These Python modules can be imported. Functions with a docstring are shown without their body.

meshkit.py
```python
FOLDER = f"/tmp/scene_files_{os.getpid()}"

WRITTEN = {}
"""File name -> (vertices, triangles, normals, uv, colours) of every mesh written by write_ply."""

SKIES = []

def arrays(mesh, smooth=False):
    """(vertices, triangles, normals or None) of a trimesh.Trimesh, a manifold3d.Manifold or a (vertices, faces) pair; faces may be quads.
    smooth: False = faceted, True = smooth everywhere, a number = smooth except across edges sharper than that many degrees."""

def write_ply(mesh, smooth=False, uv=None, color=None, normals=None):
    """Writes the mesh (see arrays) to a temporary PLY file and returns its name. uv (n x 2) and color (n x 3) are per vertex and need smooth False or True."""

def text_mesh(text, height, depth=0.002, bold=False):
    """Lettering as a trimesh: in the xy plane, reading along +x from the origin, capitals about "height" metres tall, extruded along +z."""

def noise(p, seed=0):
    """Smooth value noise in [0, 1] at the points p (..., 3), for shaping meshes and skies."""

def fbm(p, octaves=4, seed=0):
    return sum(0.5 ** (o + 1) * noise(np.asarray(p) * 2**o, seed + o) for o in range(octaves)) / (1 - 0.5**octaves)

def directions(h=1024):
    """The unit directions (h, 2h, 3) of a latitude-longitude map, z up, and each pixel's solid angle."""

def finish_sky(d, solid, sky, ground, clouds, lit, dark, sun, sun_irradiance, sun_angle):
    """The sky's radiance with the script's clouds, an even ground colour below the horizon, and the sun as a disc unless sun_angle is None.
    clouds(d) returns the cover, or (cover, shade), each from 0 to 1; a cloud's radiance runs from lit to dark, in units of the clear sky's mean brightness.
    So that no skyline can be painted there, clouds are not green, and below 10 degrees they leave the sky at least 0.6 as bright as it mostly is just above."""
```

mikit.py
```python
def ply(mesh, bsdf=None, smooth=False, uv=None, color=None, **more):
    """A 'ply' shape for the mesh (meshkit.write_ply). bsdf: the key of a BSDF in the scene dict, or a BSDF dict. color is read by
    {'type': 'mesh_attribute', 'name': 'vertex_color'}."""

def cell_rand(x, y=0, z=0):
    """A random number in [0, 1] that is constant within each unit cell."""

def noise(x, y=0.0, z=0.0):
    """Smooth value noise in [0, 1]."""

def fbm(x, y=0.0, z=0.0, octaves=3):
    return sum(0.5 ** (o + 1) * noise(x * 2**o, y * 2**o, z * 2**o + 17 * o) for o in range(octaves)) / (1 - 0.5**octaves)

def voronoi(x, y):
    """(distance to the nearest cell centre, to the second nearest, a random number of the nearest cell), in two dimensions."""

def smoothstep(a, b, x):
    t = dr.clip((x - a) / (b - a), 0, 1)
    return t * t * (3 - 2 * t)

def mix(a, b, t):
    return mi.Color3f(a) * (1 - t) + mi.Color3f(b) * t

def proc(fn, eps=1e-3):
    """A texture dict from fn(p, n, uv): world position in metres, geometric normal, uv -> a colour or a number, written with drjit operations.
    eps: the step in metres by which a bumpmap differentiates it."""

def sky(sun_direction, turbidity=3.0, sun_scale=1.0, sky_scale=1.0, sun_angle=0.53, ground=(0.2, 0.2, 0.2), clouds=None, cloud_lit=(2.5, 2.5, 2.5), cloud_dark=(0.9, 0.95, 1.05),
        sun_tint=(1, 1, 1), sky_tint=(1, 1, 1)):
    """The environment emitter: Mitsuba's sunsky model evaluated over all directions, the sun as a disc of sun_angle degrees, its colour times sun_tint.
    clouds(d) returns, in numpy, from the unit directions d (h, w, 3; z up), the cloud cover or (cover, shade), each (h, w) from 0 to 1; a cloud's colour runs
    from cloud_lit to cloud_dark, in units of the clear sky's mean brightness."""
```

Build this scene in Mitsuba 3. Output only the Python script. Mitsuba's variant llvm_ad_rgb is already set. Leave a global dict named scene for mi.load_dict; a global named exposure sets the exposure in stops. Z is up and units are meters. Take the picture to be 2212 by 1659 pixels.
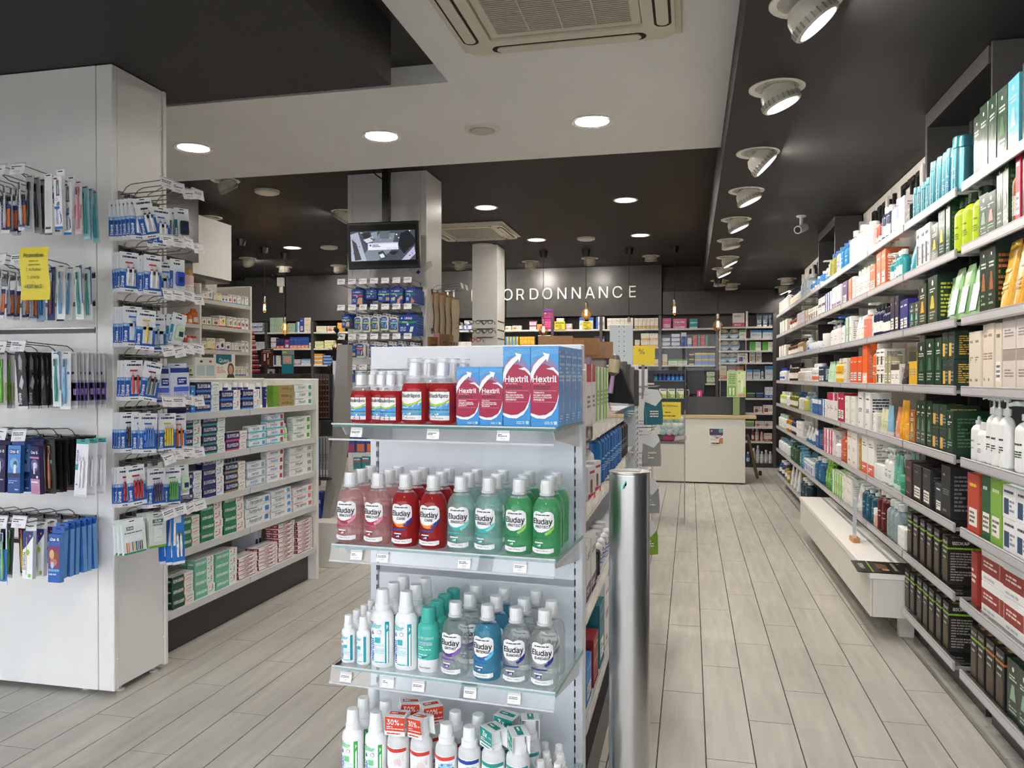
import math, random
import numpy as np, trimesh, mitsuba as mi, mikit, meshkit
from drjit import floor as dfloor
T = mi.ScalarTransform4f
scene, labels = {}, {}
rnd = random.Random(7)

# ------------------------------------------------------------------ camera, sky, exposure
FOC, CX, CY, EYE = 1690.0, 1106.0, 829.5, 1.35
YAW, PIT = math.atan(385 / FOC), math.atan(14.5 / FOC)
FW = np.array([-math.sin(YAW) * math.cos(PIT), math.cos(YAW) * math.cos(PIT), -math.sin(PIT)])
RT = np.array([math.cos(YAW), math.sin(YAW), 0.0])
UP = np.cross(RT, FW)
O = np.array([0, 0, EYE])
scene['camera'] = {'type': 'perspective', 'fov': 2 * math.degrees(math.atan(1106 / FOC)), 'fov_axis': 'x', 'near_clip': 0.05, 'far_clip': 200.0,
                   'to_world': T().look_at(origin=O.tolist(), target=(O + FW).tolist(), up=[0, 0, 1])}
scene['sky'] = {**mikit.sky((-0.5, -0.6, 0.75), turbidity=5, sun_scale=0.0, sky_scale=4.6, clouds=lambda d: (np.full(d.shape[:2], 0.85), meshkit.fbm(d * 3)),
                            cloud_lit=(2.4, 2.42, 2.5), cloud_dark=(1.6, 1.68, 1.8)), 'sampling_weight': 8.0}
exposure = 2.32
LAMP = np.array([1.0, 0.925, 0.83])


def P(u, v, x=None, y=None, z=None):
    """The point of the plane x=, y= or z= that is seen at (u, v)."""
    d = FW + RT * (u - CX) / FOC - UP * (v - CY) / FOC
    t = x / d[0] if x is not None else y / d[1] if y is not None else (z - EYE) / d[2]
    return O + d * t


# ------------------------------------------------------------------ colours and materials
def lin(c):
    if isinstance(c, str):
        c = c.lstrip('#')
        if len(c) == 3:
            c = ''.join(k * 2 for k in c)
        c = [int(c[i:i + 2], 16) / 255 for i in (0, 2, 4)]
        return np.array([x / 12.92 if x < 0.04045 else ((x + 0.055) / 1.055) ** 2.4 for x in c]) * 0.92 + 0.004
    return np.asarray(c, float)


def colour_fn(p, n, uv):
    """Each face's own colour, carried by its (constant) uv: red and green in u, blue in v."""
    a, b = dfloor(uv.x), dfloor(uv.y)
    r = dfloor(a / 256.0)
    g = a - r * 256.0
    return mi.Color3f(r * r, g * g, b * b) * (1.0 / 65025.0)


VC = mikit.proc(colour_fn)


def pbsdf(rough, spec=0.5, metal=0.0, coat=0.0, color=VC):
    d = {'type': 'principled', 'base_color': color, 'roughness': rough, 'specular': spec}
    if metal:
        d['metallic'] = metal
    if coat:
        d['clearcoat'], d['clearcoat_gloss'] = coat, 0.95
    return {'type': 'twosided', 'bsdf': d}


scene['m_paper'] = pbsdf(0.42, 0.45)
scene['m_gloss'] = pbsdf(0.22, 0.36)
scene['m_plastic'] = pbsdf(0.32, 0.5)
scene['m_matte'] = pbsdf(0.7, 0.25)
scene['m_metal'] = pbsdf(0.28, 0.5, 1.0)
scene['m_foil'] = pbsdf(0.25, 0.5, 0.75)
scene['m_clear'] = {'type': 'thindielectric', 'int_ior': 1.42, 'specular_transmittance': {'type': 'rgb', 'value': [0.965, 0.97, 0.975]}}
scene['m_glass'] = {'type': 'thindielectric', 'int_ior': 1.5, 'specular_transmittance': {'type': 'rgb', 'value': [0.90, 0.955, 0.945]}}
scene['m_film'] = {'type': 'thindielectric', 'int_ior': 1.14, 'specular_transmittance': {'type': 'rgb', 'value': [0.96, 0.962, 0.965]}}


def liquid(name, rgb, w=0.45, e=0.3):
    """A clear bottle full of tinted liquid: partly seen through, partly glowing in its own colour."""
    rgb = [float(x) for x in rgb]
    scene[name] = {'type': 'blendbsdf', 'weight': w, 'a': {'type': 'thindielectric', 'int_ior': 1.45, 'specular_transmittance': {'type': 'rgb', 'value': [x ** e for x in rgb]}},
                   'b': {'type': 'twosided', 'bsdf': {'type': 'principled', 'base_color': {'type': 'rgb', 'value': rgb}, 'roughness': 0.08, 'specular': 0.5}}}


liquid('m_smoke', (0.42, 0.27, 0.18), 0.12)
liquid('m_amber', (0.85, 0.55, 0.16), 0.16)
liquid('m_pink', (0.80, 0.47, 0.47), 0.20)
liquid('m_red', (0.60, 0.05, 0.055), 0.38, 0.55)
liquid('m_mint', (0.55, 0.82, 0.75), 0.2)
liquid('m_green', (0.16, 0.58, 0.27), 0.32)
liquid('m_blue', (0.13, 0.44, 0.62), 0.34, 0.5)
liquid('m_water', (0.84, 0.86, 0.83), 0.12)


# ------------------------------------------------------------------ mesh building
class MB:
    def __init__(self):
        self.v, self.f, self.c, self.n = [], [], [], 0

    def add(self, v, f, c):
        v = np.asarray(v, float)
        self.v.append(v)
        self.f.append(np.asarray(f, int) + self.n)
        c = lin(c)
        self.c.append(np.broadcast_to(c, (len(v), 3)) if c.ndim == 1 else c)
        self.n += len(v)
        return self

    def poly(self, pts, c, out=None):
        """A flat convex polygon; out: a point on its inner side, to turn it outward."""
        p = np.asarray(pts, float)
        if out is not None and np.dot(np.cross(p[1] - p[0], p[2] - p[0]), p.mean(0) - out) < 0:
            p = p[::-1]
        return self.add(p, [[0, i, i + 1] for i in range(1, len(p) - 1)], c)

    def box(self, x0, x1, y0, y1, z0, z1, c, ch=0.0):
        ctr = np.array([(x0 + x1) / 2, (y0 + y1) / 2, (z0 + z1) / 2])
        h = np.array([x1 - x0, y1 - y0, z1 - z0]) / 2
        if ch <= 0:
            for a in range(3):
                b, d = (a + 1) % 3, (a + 2) % 3
                for s in (-1, 1):
                    q = []
                    for sb, sd in ((-1, -1), (1, -1), (1, 1), (-1, 1)):
                        p = np.zeros(3)
                        p[a], p[b], p[d] = s * h[a], sb * h[b], sd * h[d]
                        q.append(ctr + p)
                    self.poly(q, c, ctr)
            return self
        ch = min(ch, h.min() * 0.9)
        V, F = _chbox(h, ch)
        return self.add(V + ctr, F, c)

    def tube(self, pts, r, c, n=6, caps=True):
        pts = np.asarray(pts, float)
        k = len(pts)
        r = np.broadcast_to(r, k)
        rings = []
        ref = None
        for i in range(k):
            t = pts[min(i + 1, k - 1)] - pts[max(i - 1, 0)]
            t /= np.linalg.norm(t) + 1e-12
            if ref is None:
                ref = np.array([0, 0, 1.0]) if abs(t[2]) < 0.9 else np.array([1.0, 0, 0])
            a = ref - t * np.dot(ref, t)
            a /= np.linalg.norm(a) + 1e-12
            ref = a
            b = np.cross(t, a)
            ang = np.arange(n) * 2 * np.pi / n
            rings.append(pts[i] + r[i] * (np.cos(ang)[:, None] * a + np.sin(ang)[:, None] * b))
        v = np.vstack(rings)
        f = []
        for i in range(k - 1):
            for j in range(n):
                a, b = i * n + j, i * n + (j + 1) % n
                f += [[a, b, b + n], [a, b + n, a + n]]
        self.add(v, f, c)
        if caps:
            self.poly(rings[0][::-1], c)
            self.poly(rings[-1], c)
        return self

    def lathe(self, prof, c, n=20, k=1.0, at=(0, 0, 0), squ=2.0, sharp=35):
        """prof: (r, z) from bottom to top. k: depth over width; squ: 2 = ellipse, more = squarer. c: one colour or one per profile point."""
        prof = [np.array(p, float) for p in prof]
        ang = np.arange(n) * 2 * np.pi / n - np.pi / 2
        cs, sn = np.cos(ang), np.sin(ang)
        if squ != 2:
            cs, sn = np.sign(cs) * np.abs(cs) ** (2 / squ), np.sign(sn) * np.abs(sn) ** (2 / squ)
        cols = [lin(q) for q in c] if isinstance(c, list) else [lin(c)] * len(prof)
        i, runs = 0, [[0]]
        for i in range(1, len(prof)):
            runs[-1].append(i)
            if i < len(prof) - 1:
                a, b = prof[i] - prof[i - 1], prof[i + 1] - prof[i]
                cosv = np.dot(a, b) / (np.linalg.norm(a) * np.linalg.norm(b) + 1e-12)
                if cosv < math.cos(math.radians(sharp)) or (isinstance(c, list) and not np.allclose(cols[i], cols[i + 1])):
                    runs.append([i])
        for run in runs:
            vs, cc = [], []
            for q in run:
                r, z = prof[q]
                vs.append(np.stack([r * cs + at[0], r * k * sn + at[1], np.full(n, z + at[2])], 1))
                cc.append(np.broadcast_to(cols[run[-1]] if isinstance(c, list) else cols[q], (n, 3)))
            f = []
            for a in range(len(run) - 1):
                for j in range(n):
                    p, q = a * n + j, a * n + (j + 1) % n
                    f += [[p, q, q + n], [p, q + n, p + n]]
            self.add(np.vstack(vs), f, np.vstack(cc))
        for q, flip in ((0, True), (len(prof) - 1, False)):
            r, z = prof[q]
            if r > 1e-5:
                ring = np.stack([r * cs + at[0], r * k * sn + at[1], np.full(n, z + at[2])], 1)
                self.poly(ring[::-1] if flip else ring, cols[q])
        return self

    def extrude(self, poly, z0, z1, c, M=None):
        """A 2-D outline (x, y), may be concave, extruded along z, then moved by M."""
        import shapely
        g = shapely.Polygon(poly) if not hasattr(poly, 'geom_type') else poly
        m = trimesh.creation.extrude_polygon(g, z1 - z0, engine='earcut')
        v = np.array(m.vertices) + [0, 0, z0]
        f = np.array(m.faces)
        v = v[f].reshape(-1, 3)
        if M is not None:
            v = v @ M[:3, :3].T + M[:3, 3]
        return self.add(v, np.arange(len(v)).reshape(-1, 3), c)

    def move(self, M):
        self.v = [v @ M[:3, :3].T + M[:3, 3] for v in self.v]
        return self

    def ply(self, bsdf='m_paper', **more):
        q = np.clip(np.sqrt(np.clip(np.vstack(self.c), 0, 1)) * 255 + 0.5, 0, 255).astype(int)
        uv = np.stack([q[:, 0] * 256 + q[:, 1] + 0.5, q[:, 2] + 0.5], 1).astype(float)
        return mikit.ply((np.vstack(self.v), np.vstack(self.f)), bsdf, smooth=True, uv=uv, **more)


def _chbox(h, ch, cache={}):
    if 'F' not in cache:
        cache['F'] = []
    polys = []
    S = [(a, b, c) for a in (-1, 1) for b in (-1, 1) for c in (-1, 1)]

    def vert(s, ax):
        p = np.array([s[i] * (h[i] - ch) for i in range(3)])
        p[ax] = s[ax] * h[ax]
        return p
    for ax in range(3):
        b, d = (ax + 1) % 3, (ax + 2) % 3
        for s in (-1, 1):
            q = []
            for sb, sd in ((-1, -1), (1, -1), (1, 1), (-1, 1)):
                t = [0, 0, 0]
                t[ax], t[b], t[d] = s, sb, sd
                q.append(vert(t, ax))
            polys.append(q)
        for sb in (-1, 1):
            for sd in (-1, 1):
                e = []
                for sa, order in ((-1, (b, d)), (1, (d, b))):
                    t = [0, 0, 0]
                    t[ax], t[b], t[d] = sa, sb, sd
                    e += [vert(t, order[0]), vert(t, order[1])]
                polys.append(e)
    for s in S:
        polys.append([vert(s, 0), vert(s, 1), vert(s, 2)])
    V, F, n = [], [], 0
    for q in polys:
        q = np.array(q)
        if np.dot(np.cross(q[1] - q[0], q[2] - q[0]), q.mean(0)) < 0:
            q = q[::-1]
        V.append(q)
        F += [[n, n + i, n + i + 1] for i in range(1, len(q) - 1)]
        n += len(q)
    return np.vstack(V), np.array(F)


def xf(x=0, y=0, z=0, rz=0, rx=0, ry=0, s=1.0):
    """Scale, then turn about x, y, z (degrees), then move."""
    a, b, c = map(math.radians, (rx, ry, rz))
    Rx = np.array([[1, 0, 0], [0, math.cos(a), -math.sin(a)], [0, math.sin(a), math.cos(a)]])
    Ry = np.array([[math.cos(b), 0, math.sin(b)], [0, 1, 0], [-math.sin(b), 0, math.cos(b)]])
    Rz = np.array([[math.cos(c), -math.sin(c), 0], [math.sin(c), math.cos(c), 0], [0, 0, 1]])
    M = np.eye(4)
    M[:3, :3] = Rz @ Ry @ Rx * (np.asarray(s) if np.ndim(s) else s)
    M[:3, 3] = x, y, z
    return M


# ------------------------------------------------------------------ flat print: text, rectangles, shapes
_TXT = {}


def text2d(s, bold=True, italic=0.0):
    """(vertices, triangles, width) of the lettering, capitals 1 high."""
    key = (s, bold, italic)
    if key not in _TXT:
        m = meshkit.text_mesh(s, 1.0, 0.01, bold)
        v, f = np.array(m.vertices), np.array(m.faces)[m.face_normals[:, 2] > 0.5]
        idx, inv = np.unique(f, return_inverse=True)
        v = v[idx][:, :2].copy()
        v[:, 0] -= v[:, 0].min()
        w = v[:, 0].max()
        v[:, 0] += italic * v[:, 1]
        _TXT[key] = v, inv.reshape(-1, 3), w
    return _TXT[key]


def tri_poly(pts):
    import shapely
    g = shapely.Polygon(pts)
    v, f = trimesh.creation.triangulate_polygon(g, engine='earcut')
    return np.array(v), np.array(f)


def ell(cx, cy, rx, ry, n=18):
    a = np.arange(n) * 2 * np.pi / n
    return np.stack([cx + rx * np.cos(a), cy + ry * np.sin(a)], 1)


def _outside(o):
    q = np.asarray(o[1], float) if o[0] == 'p' else np.array([[o[1] - o[3], o[2] - o[4]], [o[1] + o[3], o[2] + o[4]]])
    return q.min() < -1e-6 or q.max() > 1 + 1e-6


def art(ops, W, H, seed=0):
    """ops in units of the face (0..1 by 0..1) -> list of (2-D vertices in metres, triangles, colour). Heights of text are fractions of H (or of W when turned)."""
    out, r = [], random.Random(seed)
    for o in ops:
        k = o[0]
        if k == 'r':
            x0, y0, x1, y1 = o[1] * W, o[2] * H, o[3] * W, o[4] * H
            out.append((np.array([[x0, y0], [x1, y0], [x1, y1], [x0, y1]]), np.array([[0, 1, 2], [0, 2, 3]]), o[5]))
        elif k in 'ep' and len(o) > 2 and _outside(o):
            import shapely
            g = shapely.Polygon(o[1] if k == 'p' else ell(o[1], o[2], o[3], o[4], 32)).buffer(0).intersection(shapely.box(0, 0, 1, 1))
            for gg in getattr(g, 'geoms', [g]):
                if gg.geom_type == 'Polygon' and gg.area > 1e-6:
                    v, f = trimesh.creation.triangulate_polygon(gg, engine='earcut')
                    out.append((np.array(v) * [W, H], np.array(f), o[-1]))
        elif k == 'e':
            q = ell(o[1] * W, o[2] * H, o[3] * W, o[4] * H, 20 if max(o[3] * W, o[4] * H) > 0.008 else 10)
            out.append((q, np.array([[0, i, i + 1] for i in range(1, len(q) - 1)]), o[5]))
        elif k == 'o':      # circle, radius in widths
            q = ell(o[1] * W, o[2] * H, o[3] * W, o[3] * W, 18)
            out.append((q, np.array([[0, i, i + 1] for i in range(1, len(q) - 1)]), o[4]))
        elif k == 'p':
            v, f = tri_poly(np.asarray(o[1], float) * [W, H])
            out.append((v, f, o[2]))
        elif k == 't':      # ('t', text, x, y, h, colour, align, bold, italic, maxw)
            s, x, y, h, c = o[1:6]
            al = o[6] if len(o) > 6 else 'c'
            v, f, w = text2d(s, o[7] if len(o) > 7 else True, o[8] if len(o) > 8 else 0.0)
            mw = (o[9] if len(o) > 9 else 0.94) * W
            sy = h * H
            sx = min(sy, mw / w)
            ox = x * W - (w * sx / 2 if al == 'c' else w * sx if al == 'r' else 0)
            out.append((v * [sx, sy] + [ox, y * H], f, c))
        elif k == 'u':      # text turned to read upward: ('u', text, x, y, size, colour, maxlen)
            s, x, y, h, c = o[1:6]
            v, f, w = text2d(s)
            sy = h * W
            sx = min(sy, (o[6] if len(o) > 6 else 0.9) * H / w)
            q = v * [sx, sy]
            out.append((np.stack([x * W - q[:, 1], y * H + q[:, 0]], 1), f, c))
        elif k == 'l':      # lines of small print: x0 y0 x1 y1 n colour
            x0, y0, x1, y1, n, c = o[1:7]
            vs, fs = [], []
            for i in range(n):
                yy, hh = y1 - (i + 0.5) / n * (y1 - y0), (y1 - y0) / n * 0.27
                x = x0
                while x < x1 - 0.02:
                    e = min(x1, x + r.uniform(0.06, 0.22))
                    b = len(vs)
                    vs += [[x * W, (yy - hh) * H], [e * W, (yy - hh) * H], [e * W, (yy + hh) * H], [x * W, (yy + hh) * H]]
                    fs += [[b, b + 1, b + 2], [b, b + 2, b + 3]]
                    x = e + 0.025
                    if r.random() < 0.12:
                        break
            if vs:
                out.append((np.array(vs), np.array(fs), c))
    return out


def print_flat(mb, ops, o, ex, ey, W, H, seed=0, lift=0.0003):
    """Print ops onto the plane with corner o and unit axes ex (W long) and ey (H long)."""
    o, ex, ey = map(np.asarray, (o, ex, ey))
    nrm = np.cross(ex, ey)
    for i, (v, f, c) in enumerate(art(ops, W, H, seed)):
        mb.add(o + v[:, :1] * ex + v[:, 1:] * ey + nrm * lift * (1 + 0.5 * i), f, c)


def print_round(mb, ops, rad, k, W, H, z0, seed=0, lift=0.0004, mid=0.0, squ=2.0, base=None):
    """Print on an upright (elliptical) body of radius rad about the z axis, centred on the front (-y); W is the length along the arc."""
    step = 0.006
    layers = art(ops, W, H, seed)
    for i, (v, f, c) in enumerate(layers):
        if np.ptp(v[:, 0]) > 2 * step:     # split long triangles along the arc
            tris = v[f]
            for _ in range(5):
                sp = np.ptp(tris[:, :, 0], axis=1)
                big = sp > 2 * step
                if not big.any():
                    break
                t = tris[big]
                e = np.abs(t[:, [0, 1, 2], 0] - t[:, [1, 2, 0], 0])
                j = e.argmax(1)
                a, b, d = (t[np.arange(len(t)), (j + q) % 3] for q in range(3))
                m = (a + b) / 2
                tris = np.concatenate([tris[~big], np.stack([a, m, d], 1), np.stack([m, b, d], 1)])
            v, f = tris.reshape(-1, 2), np.arange(len(tris) * 3).reshape(-1, 3)
        phi = (v[:, 0] - W / 2) / rad - np.pi / 2 + mid
        R = rad + lift * (1 + 0.6 * i)
        cs, sn = np.cos(phi), np.sin(phi)
        if squ != 2:
            cs, sn = np.sign(cs) * np.abs(cs) ** (2 / squ), np.sign(sn) * np.abs(sn) ** (2 / squ)
        mb.add(np.stack([R * cs, (rad * k + lift * (1 + 0.6 * i)) * sn, z0 + v[:, 1]], 1), f, c)


# ------------------------------------------------------------------ entries, names and labels
_used = {}


def new_key(name):
    n = _used.get(name, -1) + 1
    _used[name] = n
    return name if n == 0 else f'{name}_{n:03d}'


def entry(key, ply, M=None):
    scene[key] = ply if M is None else {**ply, 'to_world': T(M)}


def put(name, parts, label, cat, M=None, group=None):
    """One thing: parts is a list of (part name or '' for the thing's own mesh, shape dict)."""
    key = new_key(name)
    for pn, d in parts:
        entry(key if pn == '' else new_key(f'{key}__{pn}'), d, M)
    labels[key] = {'label': label, 'category': cat}
    if group:
        labels[key]['group'] = group
    return key


def struct(name, d, M=None):
    entry(name, d, M)
    if '__' not in name:
        labels[name] = {'label': name.replace('_', ' '), 'kind': 'structure'}


def slabel(name, text):
    labels[name]['label'] = text


ORD = 'zeroth first second third fourth fifth sixth seventh eighth ninth tenth eleventh twelfth thirteenth fourteenth fifteenth sixteenth'.split()
# ------------------------------------------------------------------ the room
CEIL, WHITE_Z, BULK_Z, SOFF_Z = 3.08, 2.85, 2.665, 2.67
DARK, WALLG = '#2b2a2a', '#343333'
XW, XL, XR, YF, YB = 1.75, -7.9, 1.40, -1.8, 12.26


def boxes(*bs):
    m = MB()
    for b in bs:
        m.box(*b)
    return m


scene['m_darkpaint'] = {'type': 'twosided', 'bsdf': {'type': 'principled', 'base_color': {'type': 'rgb', 'value': [0.028, 0.027, 0.027]}, 'roughness': 0.55, 'specular': 0.3}}
scene['m_darkpanel'] = {'type': 'twosided', 'bsdf': {'type': 'principled', 'base_color': {'type': 'rgb', 'value': [0.05, 0.049, 0.048]}, 'roughness': 0.34, 'specular': 0.45}}


def white_fn(p, n, uv):
    g = mikit.fbm(p.x * 2.1, p.y * 2.1, p.z * 2.1) * 0.05 + 0.70
    return mi.Color3f(g, g * 0.985, g * 0.955)


scene['m_whitepaint'] = {'type': 'twosided', 'bsdf': {'type': 'principled', 'base_color': mikit.proc(white_fn), 'roughness': 0.55, 'specular': 0.3}}


def lam_fn(p, n, uv):
    g = mikit.fbm(p.x * 9, p.y * 9, p.z * 2) * 0.05 + mikit.noise(p.x * 240, p.y * 240, p.z * 200) * 0.02 + 0.67
    return mi.Color3f(g, g * 0.985, g * 0.95)


scene['m_laminate'] = {'type': 'twosided', 'bsdf': {'type': 'principled', 'base_color': mikit.proc(lam_fn), 'roughness': 0.33, 'specular': 0.4}}


def plank_fn(p, n, uv):
    a = mikit.cell_rand(dr_floor((p.x - PLX) / PLW), dr_floor(p.y / 0.31 + 3 * mikit.cell_rand(dr_floor((p.x - PLX) / PLW), 5)), 3)
    g = mikit.fbm(p.x * 38, p.y * 4.5, 2.0, 4) * 0.10 + mikit.fbm(p.x * 6, p.y * 1.3, 7.0) * 0.10 + 0.315 + 0.025 * a
    return mi.Color3f(g * 1.0, g * 0.955, g * 0.86)


from drjit import floor as dr_floor
PLW = 0.1695
PLX = P(1500.4, 1042, z=0)[0] - 30 * PLW
scene['m_plank'] = {'type': 'twosided', 'bsdf': {'type': 'principled', 'base_color': mikit.proc(plank_fn), 'roughness': 0.38, 'specular': 0.4}}
struct('floor', boxes((XL, XW, YF, YB + 0.4, -0.08, -0.0025, '#4a4640')).ply('m_matte'))
slabel('floor', 'grey beige wood look plank tile floor with dark joints')
n_pl, rest = 0, MB()
PLL = 0.92
pr = random.Random(3)
for i in range(int((XL - PLX) / PLW), int((XR - PLX) / PLW) + 1):
    x0 = PLX + i * PLW
    off = (i * 0.37 % 1.0) * PLL + pr.uniform(-0.03, 0.03)
    for j in range(-3, 15):
        y0, y1 = max(YF, off + j * PLL), min(YB, off + (j + 1) * PLL)
        if y1 - y0 < 0.02:
            continue
        m = MB().box(max(x0 + 0.0023, XL), min(x0 + PLW - 0.0023, XR), y0 + 0.002, y1 - 0.002, -0.006, 0.0, '#fff')
        xc, yc = x0 + PLW / 2, (y0 + y1) / 2
        seen = (-0.35 < xc < 1.15 and 2.3 < yc < 11) or (-2.6 < xc < -0.8 and 2.1 < yc < 8) or (-3.4 < xc < -2.2 and 2.2 < yc < 3.1)
        if seen and n_pl < 299:
            d = m.ply('m_plank')
            scene['floor__plank' + ('' if n_pl == 0 else f'_{n_pl:03d}')] = d
            n_pl += 1
        else:
            rest.v += m.v; rest.f += [f + rest.n for f in m.f]; rest.c += m.c; rest.n += m.n
scene['floor__outer_planks'] = rest.ply('m_plank')
labels['floor__outer_planks'] = {'label': 'planks under the shelves and out of the aisles', 'kind': 'stuff'}

# ceilings
struct('ceiling', boxes((XL, XW, YF, YB + 0.4, CEIL, CEIL + 0.15, DARK)).ply('m_darkpaint'))
slabel('ceiling', 'dark charcoal ceiling above the rear of the shop')
W_, B_ = '#e8e4da', DARK
struct('ceiling_001', boxes((-1.2, 0.19, YF, 5.29, WHITE_Z, CEIL - 0.001, W_), (XL, -1.2, 3.82, 5.29, WHITE_Z, CEIL - 0.001, W_)).ply('m_whitepaint'))
slabel('ceiling_001', 'dropped white ceiling over the front of the shop')
struct('ceiling_002', boxes((0.19, XW, YF, YB, BULK_Z, CEIL - 0.001, B_)).ply('m_darkpaint'))
slabel('ceiling_002', 'lower dark bulkhead above the right shelves')
struct('ceiling_003', boxes((XL, -1.32, YF, 3.335, SOFF_Z, 2.99, B_)).ply('m_darkpaint'))
slabel('ceiling_003', 'lower dark soffit over the left pillar')
struct('ceiling_004', boxes((XL, -1.2, YF, 3.82, 2.95, CEIL - 0.001, B_)).ply('m_darkpaint'))
slabel('ceiling_004', 'dark ceiling inside the slot beside the left soffit')
# walls
struct('wall_right', boxes((XR, XR + 0.12, 3.412, YB + 0.4, 0, CEIL, WALLG), (XW, XW + 0.12, YF, 3.60, 0, CEIL, WALLG), (XR + 0.12, XW, 3.412, 3.5, 0, CEIL, WALLG)).ply('m_darkpanel'))
struct('wall_left', boxes((XL - 0.12, XL, YF, YB + 0.4, 0, CEIL, WALLG)).ply('m_darkpanel'))
struct('wall_back', boxes((XL, XR, YB + 0.28, YB + 0.40, 0, CEIL, WALLG)).ply('m_darkpanel'))
slabel('wall_right', 'dark wall behind the right shelves')
slabel('wall_left', 'dark wall at the far left')
slabel('wall_back', 'dark back wall behind the medicine shelves')
# storefront behind the camera
fr = MB()
fr.box(XL, XW, YF - 0.1, YF, 2.55, CEIL, '#3a3a3a')
fr.box(XL, XW, YF - 0.1, YF, 0, 0.12, '#3a3a3a')
npan = 5
for i in range(npan + 1):
    xx = XL + (XW - XL) * i / npan
    fr.box(max(XL, xx - 0.04), min(XW, xx + 0.04), YF - 0.1, YF, 0.12, 2.55, '#3a3a3a')
struct('wall_front', fr.ply('m_plastic'))
slabel('wall_front', 'glazed shop front')
for i in range(npan):
    a, b = XL + (XW - XL) * i / npan + 0.04, XL + (XW - XL) * (i + 1) / npan - 0.04
    struct(f'window_{i + 1}', boxes((a, b, YF - 0.056, YF - 0.05, 0.12, 2.55, '#fff')).ply('m_clear'))
    slabel(f'window_{i + 1}', f'{ORD[i + 1]} glass pane of the shop front')
struct('ground', boxes((-25, 20, -30, YF - 0.11, -0.1, -0.02, '#8a8780')).ply('m_matte'))
slabel('ground', 'pavement outside the shop front')

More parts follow.
